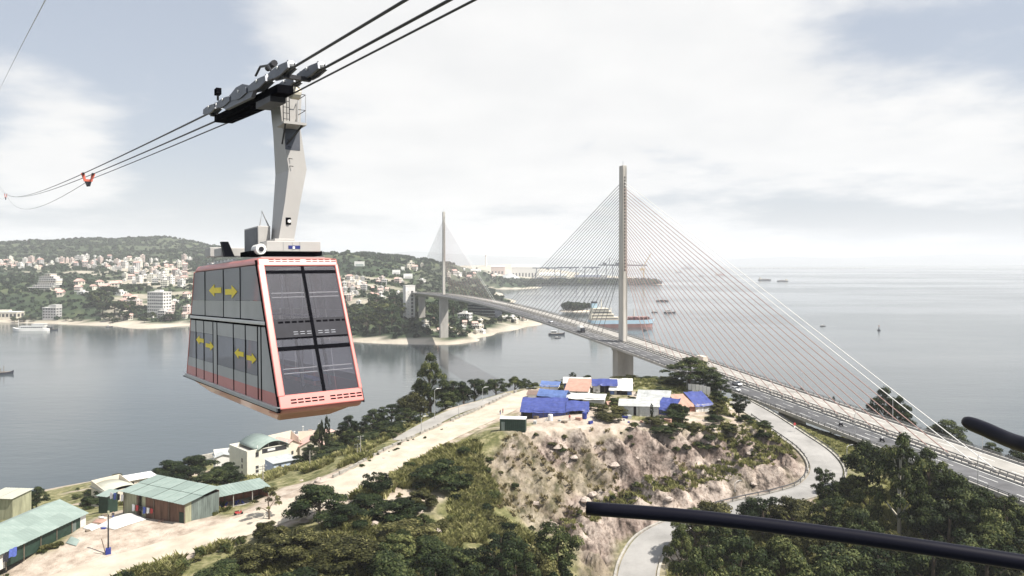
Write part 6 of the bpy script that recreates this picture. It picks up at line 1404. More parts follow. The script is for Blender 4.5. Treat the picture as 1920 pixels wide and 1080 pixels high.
grass('tall_grass', 3600, [(985, 760), (1070, 708), (1200, 705), (1350, 735), (1460, 800), (1470, 840), (1380, 850), (1250, 800), (1200, 770)], 0.5, 1.2, 'grass_blade', 7)
grass('dry_grass', 350, [(905, 840), (1000, 805), (1300, 800), (1480, 815), (1500, 850), (1200, 940), (1060, 1000), (940, 960)], 0.5, 1.2, 'grass_dry', 8, dens=0.56)
grass('dry_grass', 1300, [(1040, 980), (1180, 920), (1490, 825), (1500, 850), (1190, 945), (1070, 1010)], 0.5, 1.2, 'grass_blade', 9, dens=0.35)
grass('short_grass', 5200, [(1400, 750), (1480, 770), (1640, 850), (1600, 900), (1560, 840), (1440, 790)], 0.25, 0.5, 'grass_blade', 10, dens=0.3, avoid=4)
grass('tall_grass', 4200, [(1240, 990), (1420, 950), (1600, 850), (1925, 930), (1925, 1095), (1230, 1095)], 0.6, 1.6, 'grass_blade', 11, dens=0.4)

# ------------------------------------------------------------------ far shore
fc = []
def f3(px, py, Y): p = P(px, py, Y); fc.append((p.x, p.y, p.z))
fshore = [(-500, 585), (-300, 592), (-100, 600), (0, 604), (100, 607), (200, 611), (280, 616), (345, 611), (430, 618), (520, 628), (600, 636), (660, 641), (740, 645), (800, 646), (860, 645), (888, 641), (905, 632), (950, 621), (1000, 611), (1030, 604)]
SHW = []
for i, (px, py) in enumerate(fshore):
    p = Wp(px, py); SHW.append(p); fc.append((p.x, p.y, 0)); fc.append((p.x, p.y - 18, -2.5)); fc.append((p.x, p.y - 90, -9)); fc.append((p.x, p.y + 16, 2.6))
for x, y, z in ((62, 1060, -2.5), (95, 1100, -6), (45, 1150, 0), (60, 1160, -3), (100, 1250, -7), (20, 1300, 0), (45, 1300, -4), (0, 1500, 0), (40, 1500, -5), (-25, 1750, 0), (20, 1750, -5), (-50, 2050, 0), (0, 2000, -5), (60, 1800, -7), (-110, 2300, 0), (-80, 2200, -3), (0, 2250, -6), (-200, 2480, -1), (-90, 2590, 0), (0, 2620, -3), (120, 2600, -6), (0, 2700, 2.5), (200, 2690, 0), (200, 2640, -4), (200, 2740, 3), (380, 2690, 0), (380, 2640, -4), (540, 2690, 0), (540, 2630, -5), (560, 2750, 0), (600, 2800, -4), (590, 3100, 0), (640, 3100, -4), (700, 2700, -8), (560, 3500, 0), (640, 3600, -5),
                (400, 2900, 3.5), (200, 3000, 3.5), (0, 2950, 3.5), (-100, 2750, 3), (300, 3400, 4), (100, 3500, 5), (450, 3300, 3.5), (500, 2800, 3.2), (400, 4300, 2), (650, 4400, -6), (350, 4600, 0)): fc.append((x, y, z))
for a in ((0, 590, 1085), (-250, 588, 1090), (0, 560, 1150), (120, 555, 1150), (60, 540, 1230), (150, 532, 1300), (0, 530, 1280), (-250, 540, 1250), (200, 572, 1090), (230, 560, 1150), (300, 597, 1020), (345, 585, 1050), (420, 590, 1040), (500, 598, 980), (250, 537, 1400), (330, 532, 1420), (400, 520, 1450), (348, 545, 1230), (370, 530, 1300),
          (0, 512, 1600), (150, 514, 1600), (300, 507, 1750), (400, 505, 1750), (-250, 512, 1600), (0, 498, 1900), (200, 496, 1900), (350, 491, 2000), (-300, 495, 1900), (0, 480, 2150), (100, 474, 2200), (200, 477, 2200), (300, 472, 2250), (-300, 478, 2200),
          (-300, 462, 2600), (0, 457, 2600), (60, 457, 2620), (95, 458, 2600), (125, 452, 2600), (200, 449, 2650), (300, 446, 2700), (340, 450, 2700), (390, 463, 2700), (430, 476, 2600), (500, 482, 2300), (560, 480, 2000),
          (650, 478, 1700), (690, 486, 1750), (735, 488, 1950), (700, 502, 1500), (660, 522, 1300), (700, 562, 1060), (680, 592, 940), (740, 585, 960), (720, 540, 1200), (770, 522, 1400), (780, 502, 1700), (820, 496, 2050), (860, 499, 2250), (905, 508, 2350), (925, 520, 2400), (820, 520, 1700), (850, 535, 1900), (880, 545, 1700), (820, 545, 1300), (770, 556, 985), (780, 590, 930), (790, 575, 1010), (850, 570, 1050), (840, 605, 900), (880, 610, 900), (900, 603, 930), (950, 598, 1000), (990, 598, 1030), (930, 575, 1250), (620, 600, 930), (560, 560, 1200), (600, 520, 1400),
          (900, 500, 3900), (950, 496, 4200), (1000, 503, 4000), (860, 500, 3300), (780, 495, 3200), (1050, 507, 4000)): f3(*a)
for x in (-2400, -1700, -1000, -400): fc.append((x, 3500, 60)); fc.append((x, 4500, 30))
Q = Grid(-2600, 760, 740, 4640, 13.0)
Q.Z = rbf(fc, Q.X, Q.Y, 12.0)
qn = lambda s, seed=0, o=4: fbm(Q.X * s, Q.Y * s, seed, o)
lk = np.clip((Q.Z - 3) / 25, 0, 1)
hillk = np.clip((Q.Z - 70) / 40, 0, 1)
Q.Z += lk * (qn(0.012, 3) - 0.5) * 9 + hillk * ((qn(0.006, 7, 5) - 0.5) * 34)
QX = 960 + Q.X * F / Q.Y; QY = HOR + (H - Q.Z) * F / Q.Y
town = np.zeros(Q.X.shape)
for pl in ([(0, 487), (360, 487), (360, 545), (230, 535), (150, 512), (0, 512)], [(210, 555), (350, 545), (350, 620), (180, 620)], [(640, 515), (760, 525), (770, 560), (640, 575)], [(790, 600), (900, 590), (1040, 590), (1040, 612), (890, 645), (800, 650)]): town = np.maximum(town, in_poly(QX, QY, pl).astype(float))
port = ((Q.Y > 2600) & (Q.X > -130)).astype(float); bare = ((Q.Y > 3600) & (Q.X > -350)).astype(float)
sandy = np.clip(np.maximum.reduce([town * np.clip((qn(0.03, 9) - 0.42) * 5, 0, 0.8), (Q.Z < 3.2).astype(float) * (1 - port), port * np.clip((qn(0.012, 21) - 0.3) * 4, 0, 0.95), bare * 0.9]), 0, 1)
brown = in_poly(QX, QY, [(840, 492), (930, 505), (930, 540), (800, 545), (770, 515)]).astype(float)
Q.obj('far_shore_terrain', 'far_ground', np.stack([np.maximum(hillk * 0.5, brown), sandy, np.zeros_like(sandy)], -1))['kind'] = 'structure'
def fg(px, py, ya=760, yb=4600):
    p = Q.ray(px, py, ya, yb, 6.0); return p
# wood covering the far hills: one mass
def clump_mass(name, label, pts, rad, seed, mt='leaf_far', nq=12, squash=0.8):
    r = np.random.default_rng(seed); n = len(pts); P3 = np.asarray(pts); d = r.normal(size=(n, nq, 3)); d /= np.linalg.norm(d, axis=2)[..., None]; d[..., 2] = np.abs(d[..., 2]) * 1.0
    R_ = np.asarray(rad)[:, None, None]; c = P3[:, None, :] + d * R_ * np.array([1, 1, squash]) * 0.75
    nr = d + r.normal(size=d.shape) * 0.35; nr /= np.linalg.norm(nr, axis=2)[..., None]; t = np.cross(nr, r.normal(size=d.shape)); t /= np.linalg.norm(t, axis=2)[..., None]; b = np.cross(nr, t); s = R_ * (0.45 + 0.35 * r.random((n, nq, 1)))
    V = np.stack([c - t * s, c - b * s, c + t * s, c + b * s], 2).reshape(-1, 3); me = np_mesh(name, V, np.arange(len(V)).reshape(-1, 4), mt)
    tint_mesh(me, np.clip(np.repeat(r.normal(0.38, 0.16, n), nq) + r.normal(0, 0.08, n * nq) + 0.12 * d[..., 2].ravel(), 0, 1), 4); o = bpy.data.objects.new(name, me); C.objects.link(o); stuff(o); o['label'] = label; return o  # tint varies by clump and pales upward, a painted top light
rr = np.random.default_rng(4)
vis = (QX > -80) & (QX < 1000) & (Q.Z > 4) & (sandy < 0.45) & (Q.Y < 3000) & (port < 0.5)
J, I = np.nonzero(vis); wgt = 1.0 / Q.Y[J, I] ** 0.8; k = rr.choice(len(J), 11000, p=wgt / wgt.sum())
jx_, jy_ = rr.uniform(-6.5, 6.5, 11000), rr.uniform(-6.5, 6.5, 11000); rad = rr.uniform(2.2, 4.6, 11000) * (1 + (Q.Y[J, I][k] > 1700) * 0.7)
clump_mass('hill_woodland', 'continuous green woodland covering the far shore and hills', np.stack([Q.X[J, I][k] + jx_, Q.Y[J, I][k] + jy_, Q.Z[J, I][k] + rad * 0.25], 1), rad, 8)
fm = ((Q.X > -40) & (Q.X < 530) & (Q.Y > 2700) & (Q.Y < 2745)); J, I = np.nonzero(fm); k = rr.choice(len(J), 700)
clump_mass('mangrove_belt', 'dark belt of mangrove along the harbour front', np.stack([Q.X[J, I][k] + rr.uniform(-6, 6, 700), Q.Y[J, I][k] + rr.uniform(-6, 6, 700), Q.Z[J, I][k] + 7], 1), rr.uniform(8, 15, 700), 9, 'leaf_dark')

# buildings
def house_mesh(w, d, h, fl, nc, wallm, roof, seed):
    b = MB(); r = random.Random(seed); b.b0(-w / 2, w / 2, -d / 2, d / 2, -9, h)
    if roof == 'flat':
        b.b0(-w / 2 - 0.3, w / 2 + 0.3, -d / 2 - 0.3, d / 2 + 0.3, h, h + 0.5, 2); b.b0(-w / 6, w / 5, -d / 6, d / 4, h + 0.5, h + 3.0)
    elif roof == 'gable':
        q = [(-w / 2 - 0.6, -d / 2 - 0.6, h), (w / 2 + 0.6, -d / 2 - 0.6, h), (w / 2 + 0.6, d / 2 + 0.6, h), (-w / 2 - 0.6, d / 2 + 0.6, h), (-w / 2 - 0.6, 0, h + d * 0.3), (w / 2 + 0.6, 0, h + d * 0.3)]
        b.add(q, [(0, 1, 5, 4), (2, 3, 4, 5), (1, 2, 5), (3, 0, 4), (3, 2, 1, 0)], 2)
    fh = h / fl
    for f_ in range(fl):
        for k in range(nc):
            x = -w / 2 + (k + 0.5) * w / nc; z = f_ * fh + fh * 0.3
            if r.random() < 0.9: b.b0(x - w / nc * 0.28, x + w / nc * 0.28, -d / 2 - 0.12, -d / 2 - 0.02, z, z + fh * 0.5, 1)
        for k in range(2):
            y = -d / 2 + (k + 0.5) * d / 2
            for sx in (-1, 1): b.b0(sx * w / 2 + (0.02 if sx > 0 else -0.12), sx * w / 2 + (0.12 if sx > 0 else -0.02), y - 1.0, y + 1.0, z, z + fh * 0.5, 1)
        if f_: b.b0(-w / 2 - 0.25, w / 2 + 0.25, -d / 2 - 0.9, -d / 2, f_ * fh - 0.2, f_ * fh + 0.1, 2)
    return b.mesh('house', [wallm, 'window_dark', {'flat': 'plaster_white', 'gable': 'roof_pink'}[roof] if roof != 'gable' or seed % 2 else 'roof_grey'])
HM = []
for s_ in range(14):
    r = random.Random(s_); w, d, h = r.uniform(6, 13), r.uniform(8, 13), r.choice((4.5, 7.5, 10.5, 14, 17)); fl = max(1, int(h / 3.4))
    HM.append((house_mesh(w, d, h, fl, max(2, int(w / 3)), ('plaster_white', 'plaster_cream', 'plaster_white', 'plaster_pink', 'plaster_white', 'plaster_grey', 'plaster_yellow')[s_ % 7], 'gable' if s_ % 4 == 1 else 'flat', s_), h, ('white', 'cream', 'white', 'pinkish', 'white', 'grey', 'pale yellow')[s_ % 7] + (' gabled ' if s_ % 4 == 1 else ' flat-roofed ') + {4.5: 'one-storey', 7.5: 'two-storey', 10.5: 'three-storey', 14: 'four-storey', 17: 'five-storey'}[h]))
def houses(n, poly, label, group, k=(0.9, 1.5), ya=760, rzr=(-0.5, 0.6), name='house', maxh=99):
    c = tr_ = 0; xs = [a for a, _ in poly]; ys = [b for _, b in poly]; used = []
    while c < n and tr_ < n * 30:
        tr_ += 1; px, py = rnd.uniform(min(xs), max(xs)), rnd.uniform(min(ys), max(ys))
        if not in_poly(np.array([px]), np.array([py]), poly)[0]: continue
        p = fg(px, py, ya)
        if p is None or p.z < 1.5 or any((p - u_).length < 11 for u_ in used): continue
        me, h, ds = HM[rnd.randrange(len(HM))]
        if h > maxh: continue
        o = bpy.data.objects.new(name, me); C.objects.link(o); s_ = rnd.uniform(*k); o.scale = (s_, s_, s_); o.location = p; o.rotation_euler = (0, 0, rnd.uniform(*rzr)); tag(o, ds + ' ' + label, 'house', group); used.append(p); c += 1
houses(88, [(0, 489), (360, 487), (360, 505), (0, 506)], 'house in the row under the forested hill', 'houses under the forested hill', (0.6, 1.15), 1500)
houses(58, [(205, 500), (350, 500), (350, 545), (230, 535)], 'town house on the far slope above the tall white hotel', 'town houses above the white hotel', (0.6, 1.1), 1100)
houses(24, [(320, 560), (352, 555), (352, 606), (322, 604), (225, 600), (225, 560), (270, 555), (275, 600)], 'house among the trees beside the tall white hotel', 'houses beside the white hotel', (0.7, 1.1), 900, maxh=11)
houses(12, [(105, 535), (230, 532), (250, 555), (110, 556)], 'house on the wooded slope right of the terraced hotel', 'houses beside the terraced hotel', (0.8, 1.3), 1000, maxh=8)
houses(40, [(645, 515), (760, 528), (765, 560), (700, 562), (645, 580)], 'house on the slope left of the white lift tower', 'houses beside the white lift tower', (0.55, 0.9), 900, maxh=11)
houses(13, [(795, 602), (820, 600), (885, 602), (930, 606), (905, 628), (800, 632)], 'house on the flat ground beneath the far end of the bridge', 'houses beneath the far end of the bridge', (0.5, 0.8), 800, maxh=8)
houses(9, [(940, 592), (1010, 592), (1018, 602), (950, 608)], 'beach house behind the sandy spit', 'beach houses on the spit', (0.5, 0.8), 850, maxh=8)
houses(14, [(760, 500), (930, 497), (930, 530), (790, 530)], 'building on the brown hill behind the far pylon', 'buildings on the brown hill', (0.8, 1.5), 1200, maxh=8)
def block(name, label, cat, px, py, W, D, Hh, rz, wallm, fl, nc, Y=None, roofm='plaster_white', below=12, nd=2, winm='window_dark'):
    p = fg(px, py) if Y is None else P(px, py, Y); t = thing(name, label, cat, tuple(p), rz)
    MB().b0(-W / 2, W / 2, -D / 2, D / 2, -below, Hh).build('walls', wallm, t); rf_ = MB().b0(-W / 2 - 0.4, W / 2 + 0.4, -D / 2 - 0.4, D / 2 + 0.4, Hh, Hh + 0.7).build('roof', roofm, t); MB().b0(-W / 5, W / 6, -D / 5, D / 5, Hh + 0.7, Hh + 3.2).build('roof_room', wallm, rf_)
    fh = Hh / fl
    for f_ in range(fl):
        for k in range(nc): x = -W / 2 + (k + 0.5) * W / nc; MB().b0(x - W / nc * 0.3, x + W / nc * 0.3, -D / 2 - 0.15, -D / 2 - 0.02, f_ * fh + fh * 0.3, f_ * fh + fh * 0.78).build('window', winm, t)
        for k in range(nd):
            y = -D / 2 + (k + 0.5) * D / nd
            for sx in (-1, 1): MB().b0(sx * (W / 2 + 0.08) - 0.06, sx * (W / 2 + 0.08) + 0.06, y - D / nd * 0.3, y + D / nd * 0.3, f_ * fh + fh * 0.3, f_ * fh + fh * 0.78).build('window', winm, t)
    return t
ho = block('hotel_tower', 'tall white seven-storey hotel on stilts near the beach', 'hotel', 299, 590, 26, 16, 31, -0.28, 'plaster_white', 7, 8, Y=1030, nd=3)
for x in (-11, -4, 4, 11): MB().b0(x - 0.8, x + 0.8, -8, -6.4, -9, 0).build('stilt', 'plaster_grey', ho)
bw = block('seaside_block', 'grey-white four-storey block with a higher right end near the shore', 'building', 98, 597, 20, 12, 15, -0.1, 'plaster_grey', 4, 5, Y=1040)
MB().b0(2, 10, -5.9, 5.9, 15.7, 19.5).build('upper_storey', 'plaster_grey', bw)
lh = block('seaside_hall', 'long low cream hall at the shore on the left', 'hall', 10, 597, 42, 18, 9, 0.05, 'plaster_cream', 1, 8, Y=1060, roofm='plaster_white')
th = thing('terraced_hotel', 'white stepped hotel with balconied terraces on the wooded slope', 'hotel', tuple(P(86, 543, 1200)), -0.1)
for i, (x0, x1, z0, z1, y) in enumerate(((-26, 12, 0, 3.4, -6), (-20, 15, 3.8, 7, -3), (-14, 17, 7.4, 10.6, 0), (-13, 17, 11, 14.2, 1), (-13, 17, 14.6, 17.8, 1.5), (-12, 12, 18.2, 21.4, 2), (-4, 6, 21.8, 25, 3))):
    MB().b0(x0, x1, y, y + 14, z0 - (8 if i == 0 else 0), z1).build('storey', 'plaster_white' if i % 3 else 'plaster_cream', th); MB().b0(x0 - 0.8, x1 + 0.8, y - 1.6, y + 14, z1, z1 + 0.4).build('balcony_slab', 'plaster_white', th)
    for k in range(int((x1 - x0) / 4)): MB().b0(x0 + 1 + k * 4, x0 + 3.4 + k * 4, y - 0.12, y - 0.02, z0 + 0.6, z1 - 0.3).build('window', 'glass_dark', th)
# lift tower
lt = thing('lift_tower', 'slender white slab tower with a column of dark windows at the bridge end', 'tower', tuple(P(767, 612, 915)), 0.55)
zt = H - (536 - HOR) * 915 / F - lt.location.z
MB().b0(-6.2, 6.2, -4, 4, -8, zt).build('shaft', 'plaster_white', lt); MB().b0(-6.5, 6.5, -4.3, 4.3, zt, zt + 0.8).build('roof', 'plaster_white', lt)
for k in range(9): MB().b0(1.0, 3.8, -4.12, -4.02, 5 + k * (zt - 10) / 9, 5 + k * (zt - 10) / 9 + 3.3).build('window', 'window_dark', lt)
for k in range(12): MB().b0(-3.4, -1.8, -4.08, -4.02, 4 + k * (zt - 8) / 12, 4 + k * (zt - 8) / 12 + 0.8).build('vent', 'plaster_grey', lt)
MB().b0(6.2, 9.5, -2, 3, zt - 12, zt - 7).build('link_bridge', 'concrete', lt)
# dark office
of = thing('glass_office', 'dark blue-black glass office block below the bridge deck', 'office', tuple(P(904, 604, 990)), -0.42); zt = H - (566 - HOR) * 990 / F - of.location.z
MB().b0(-16, 24, -11, 11, -5, zt).build('body', 'office_glass', of); MB().b0(-16.4, 24.4, -11.4, 11.4, zt, zt + 0.6).build('roof', 'plaster_grey', of)
for k in range(7): MB().b0(-16.2, 24.2, -11.3, -11.02, 1 + k * zt / 7, 1.5 + k * zt / 7).build('floor_band', 'roof_grey', of)
vl = block('white_villa', 'white rounded three-storey villa beside the dark office block', 'villa', 872, 606, 15, 12, 12, -0.3, 'plaster_white', 3, 5, Y=930)
MB().b0(-11, -7.6, -6, 2, -3, 5).build('wing', 'plaster_white', vl)
# lattice mast
lm = thing('lattice_mast', 'thin steel lattice mast among the houses under the hill', 'mast', tuple(fg(178, 503))); mh = 32
b = MB()
for sx in (-1, 1):
    for sy in (-1, 1): b.tube([(sx * 3, sy * 3, -3), (sx * 0.8, sy * 0.8, mh)], 0.35, 4)
for k in range(8):
    z0, z1 = k * 4, k * 4 + 4; w0, w1 = 3 - 2.2 * z0 / mh, 3 - 2.2 * z1 / mh
    for sy in (-1, 1): b.tube([(-w0, sy * w0, z0), (w1, sy * w1, z1)], 0.25, 4); b.tube([(w0, sy * w0, z0), (-w1, sy * w1, z1)], 0.25, 4)
b.build('lattice', 'galvanised', lm); MB().box((0, 0, mh - 3), (4, 4, 3)).build('antenna', 'white_paint', lm)
# billboards
for px, py, w, h, Y, m, lab in ((674, 499, 19, 9, 1480, 'tarp_white', 'pale green and white billboard high on the wooded hill'), (743, 514, 15, 8, 1400, 'white_paint', 'white billboard standing alone on the dark slope'), (755, 508, 7, 8, 1550, 'plaster_white', 'narrow white billboard turned aside behind the others'), (765, 522, 17, 9, 1330, 'white_paint', 'largest white billboard above the lift tower')):
    p = P(px, py, Y); t = thing('billboard', lab, 'billboard', tuple(p), 0.35); k = Y / F
    MB().b0(-w * k / 2, w * k / 2, -0.3, 0.3, 0, h * k).build('board', m, t); f_ = MB()
    for sx in (-0.35, 0.35): f_.b0(sx * w * k - 0.3, sx * w * k + 0.3, 0.4, 1.0, -18, h * k * 0.8)
    f_.build('frame', 'rail_steel', t)
    MB().b0(-w * k / 2.6, w * k / 2.6, -0.36, -0.31, h * k * 0.1, h * k * 0.4).build('banner', 'roof_green' if 'green' in lab else 'plaster_grey', t)
# far trees one can tell apart
FT = []
for s_ in range(4):
    c, R_ = crown_centres('round', 90 + s_); FT.append((leaf_cloud('crown', c, R_, 46, 0.05, ('leaf_far', 'leaf_dark', 'leaf_far', 'leaf_mid')[s_], 90 + s_), trunk_mesh(c, 90 + s_)))
def far_tree(px, base, w, h, label, group, k=None, z=None, name='shore_tree'):
    p = fg(px, base) if z is None else Wp(px, base, z)
    if p is None: return
    s_ = p.y / F; k = k if k is not None else rnd.randrange(4); t = thing(name, ('green', 'dark', 'green', 'light green')[k] + (' broad ' if w > h * 1.15 else ' high ' if h > w * 1.08 else ' even ') + label, 'tree', tuple(p), rnd.random() * 6, group); m = FT[k]
    child('crown', m[0], t, scale=(w * s_, w * s_, h * s_)); child('trunk', m[1], t, scale=(w * s_, w * s_, h * s_))
for px, b_, w, h in ((665, 622, 34, 40), (690, 625, 46, 50), (712, 628, 46, 48), (735, 618, 40, 50), (720, 600, 40, 44), (700, 596, 36, 36), (748, 602, 34, 40), (740, 585, 36, 36), (705, 580, 34, 32), (665, 600, 30, 34), (755, 622, 28, 26), (685, 610, 40, 36)): far_tree(px, b_, w, h, 'rounded tree on the shore left of the white lift tower', 'large trees by the lift tower', rnd.choice((0, 2, 3)))
for px, b_, w, h in ((185, 575, 40, 34), (200, 570, 40, 36), (192, 592, 32, 26), (215, 592, 40, 32), (240, 590, 36, 28), (256, 596, 30, 26), (250, 575, 24, 20), (205, 604, 24, 18), (232, 603, 24, 20), (268, 545, 20, 14), (245, 547, 18, 12), (285, 601, 20, 18), (317, 603, 28, 16)): far_tree(px, b_, w, h, 'rounded tree near the beach left of the tall white hotel', 'dark trees by the white hotel', 1)
for px, b_, w, h in ((820, 612, 26, 30), (812, 600, 24, 34), (850, 595, 26, 34), (865, 590, 24, 30), (840, 588, 24, 30), (880, 586, 24, 26), (846, 628, 20, 20), (862, 632, 20, 18), (876, 630, 18, 14), (850, 612, 18, 20), (895, 612, 16, 12), (910, 610, 16, 12), (925, 607, 16, 12), (940, 606, 16, 10), (955, 603, 16, 10), (970, 602, 14, 10), (800, 628, 16, 16)): far_tree(px, b_, w, h, 'tree among the houses beneath the far end of the bridge', 'trees beneath the far end of the bridge')
for i in range(22): far_tree(rnd.uniform(0, 340), rnd.uniform(598, 606), 12, 9, 'small tree along the sandy promenade of the far shore', 'trees along the far promenade')
# islet
ip = Wp(1079, 583); il = MB().lathe([(34, -2), (29, 0.2), (24, 1.6), (10, 2.4), (0.1, 2.6)], 22); il.v = [(x * 1.0, y * 0.8, z) for x, y, z in il.v]; o = il.build('islet_ground', 'sand', smooth=True); o.location = ip; struct(o)
for i in range(16):
    a = i * 2.4; r_ = 21 * math.sqrt(i / 16); q = ip + Vector((r_ * math.cos(a), r_ * 0.7 * math.sin(a), -2.6)); t = thing('islet_tree', 'dense dark tree on the tiny islet behind the bridge', 'tree', tuple(q), rnd.random() * 6, 'trees on the islet'); m = FT[1 if i % 2 else 0]; k = rnd.uniform(17, 22)
    child('crown', m[0], t, scale=(k, k, k * 0.95)); child('trunk', m[1], t, scale=(k, k, k))
# harbour: sheds, cranes
HP = lambda x, y: Vector((x, y, Q.h(x, y)))
for i, (x, y, w, d, h, m, rf, lab) in enumerate(((-10, 2860, 70, 60, 16, 'plaster_white', 'roof_grey', 'conical-roofed pale storage shed at the harbour'), (60, 3300, 120, 60, 42, 'plaster_white', 'plaster_white', 'tall white silo building at the harbour'), (-60, 3250, 60, 50, 30, 'plaster_pink', 'plaster_pink', 'pinkish storage building left of the white silo'), (-150, 3100, 40, 30, 14, 'plaster_white', 'plaster_white', 'small white office at the harbour edge'), (-210, 3050, 34, 26, 16, 'plaster_white', 'plaster_white', 'cubic white office beside the harbour road'),
                                                  (180, 3200, 110, 50, 16, 'plaster_cream', 'roof_grey', 'long warehouse with a grey roof in the middle of the harbour'), (320, 3150, 110, 50, 15, 'plaster_grey', 'crane_grey', 'long warehouse with a dark roof behind the gantries'), (150, 3500, 160, 60, 18, 'plaster_white', 'plaster_white', 'long white warehouse at the back of the harbour'), (380, 3500, 130, 60, 16, 'plaster_grey', 'roof_grey', 'grey warehouse at the far end of the harbour'))):
    p = HP(x, y); t = thing('warehouse', lab, 'warehouse', tuple(p), -0.05)
    MB().b0(-w / 2, w / 2, -d / 2, d / 2, -2, h).build('walls', m, t)
    if i == 0: MB().lathe([(46, h), (3, h + 22), (0.1, h + 22)], 16).build('cone_roof', rf, t)
    else: MB().prism([(-w / 2 - 1, -d / 2 - 1, h), (-w / 2 - 1, d / 2 + 1, h), (-w / 2 - 1, 0, h + d * 0.16)], (w + 2, 0, 0)).build('roof', rf, t)
    for k in range(int(w / 14)): MB().b0(-w / 2 + 4 + k * 14, -w / 2 + 10 + k * 14, -d / 2 - 0.2, -d / 2 - 0.05, 0, h * 0.4).build('door', 'window_dark', t)
sk = [HP(rnd.uniform(60, 500), rnd.uniform(2780, 3080)) for _ in range(34)]
for i, p in enumerate(sk):
    w, d, h = rnd.uniform(18, 46), rnd.uniform(10, 22), rnd.uniform(6, 15); o = MB().b0(-w / 2, w / 2, -d / 2, d / 2, -1, h); o.b0(-w / 2 + 2, w / 3, -d / 2 + 1, d / 2 - 2, h, h + 3); o = o.build('container_stack', ('stock_brown', 'crane_grey', 'plaster_grey', 'crane_grey', 'stock_brown')[i % 5]); o.location = p; tag(o, 'blocky stack of cargo on the harbour ground under the gantries', 'cargo stack', 'cargo stacks at the harbour')
gl_ = MB()
def gantry(x, y, w, h, m, lab, name='gantry_crane'):
    p = HP(x, y); t = thing(name, lab, 'crane', tuple(p), -0.05)
    for sx in (-1, 1):
        for sy in (-8, 8): MB().bar((sx * w / 2, sy, -1), (sx * w / 2 * 0.85, sy * 0.6, h), 3.0, 3.0).build('leg', m, t)
        MB().bar((sx * w / 2 * 0.95, -8, h * 0.3), (sx * w / 2 * 0.95, 8, h * 0.3), 1.6, 1.6).build('brace', m, t)
    MB().bar((-w * 0.62, 0, h + 2), (w * 0.62, 0, h + 2), 5, 4.5).build('girder', m, t); MB().box((w * 0.1, 0, h - 2), (9, 7, 5)).build('trolley', m, t)
gantry(215, 2840, 66, 56, 'crane_grey', 'dark portal crane on the harbour seen through the left stay cables'); gantry(300, 2835, 52, 56, 'crane_grey', 'dark portal crane standing closest to the near pylon'); gantry(128, 2850, 80, 55, 'crane_grey', 'wide dark portal crane at the quiet end of the harbour')
def sts(x, y, m, lab, boom=1):
    p = HP(x, y); t = thing('quay_crane', lab, 'crane', tuple(p), -0.1)
    for sx in (-14, 14):
        for sy in (-9, 9): MB().bar((sx, sy, -1), (sx * 0.9, sy * 0.7, 70), 2.6, 2.6).build('leg', m, t)
    MB().bar((-46, 0, 66), (95 * boom, 0, 66), 4.5, 5).build('boom', m, t); MB().bar((0, 0, 66), (0, 0, 96), 2.6, 2.6).build('mast', m, t); MB().bar((0, 0, 96), (80 * boom, 0, 68), 1.3, 1.3).build('stay', m, t); MB().bar((0, 0, 96), (-40, 0, 68), 1.3, 1.3).build('stay', m, t); MB().box((-20, 0, 72), (16, 8, 8)).build('machine_house', m, t)
sts(430, 2900, 'crane_grey', 'grey ship-to-shore crane with a long boom right of the near pylon'); sts(400, 3060, 'crane_grey', 'second grey ship-to-shore crane behind the first')
cy_ = thing('jib_crane', 'sandy yellow jib crane with a raised boom at the harbour end', 'crane', tuple(HP(505, 2860))); MB().bar((0, 0, -1), (0, 0, 52), 4.5, 4.5).build('tower', 'crane_yellow', cy_); MB().bar((-10, 0, 50), (28, 0, 112), 2.6, 2.6).build('jib', 'crane_yellow', cy_); MB().box((-5, 0, 52), (18, 9, 9)).build('cabin', 'crane_yellow', cy_)
ch = thing('chimney_stack', 'tall thin white chimney on the pale bare ground behind the harbour', 'chimney', tuple(fg(911, 492, 3000) or HP(-140, 4000))); MB().lathe([(6, -5), (4, 62), (3, 62)], 10).build('shaft', 'plaster_white', ch); MB().lathe([(4.6, 54), (4.6, 57), (1, 57)], 10).build('collar', 'hull_red', ch)

# ------------------------------------------------------------------ ships and boats
def hull(L, B, D, draft, n=14, bow=0.28, m=('hull_dark',), sheer=0.25, split=None):
    b = MB(); rows = []
    lev = [-draft, 0.02 * D, D * 0.5, D] if split is None else [-draft, split, split + 0.01, D]
    for i in range(n + 1):
        t = i / n; x = -L / 2 + L * t; k = 1.0
        if t > 1 - bow: q = (t - (1 - bow)) / bow; k = max(0.02, 1 - q ** 2.2)
        if t < 0.08: k = 0.82 + 0.18 * t / 0.08
        for j, z in enumerate(lev):
            kk = k * (0.86 if j == 0 else 1.0); xx = x - (L * 0.035 * (1 - j / 3) if t > 1 - bow else 0)
            zz = z + (sheer * D * max(0, (t - 0.75) / 0.25) ** 2 if j == 3 else 0); rows.append((xx, B / 2 * kk, zz)); rows.append((xx, -B / 2 * kk, zz))
    b.v = rows
    for i in range(n):
        o = i * 8
        for j in range(3):
            a = o + 2 * j; b.f.append((a, a + 8, a + 10, a + 2)); b.m.append(0 if j == 0 else 1); b.f.append((a + 3, a + 11, a + 9, a + 1)); b.m.append(0 if j == 0 else 1)
        b.f.append((o + 6, o + 14, o + 15, o + 7)); b.m.append(2)
    b.f.append((0, 2, 4, 6, 7, 5, 3, 1)); b.m.append(1); k = n * 8; b.f.append((k + 1, k + 3, k + 5, k + 7, k + 6, k + 4, k + 2, k)); b.m.append(1)
    return b
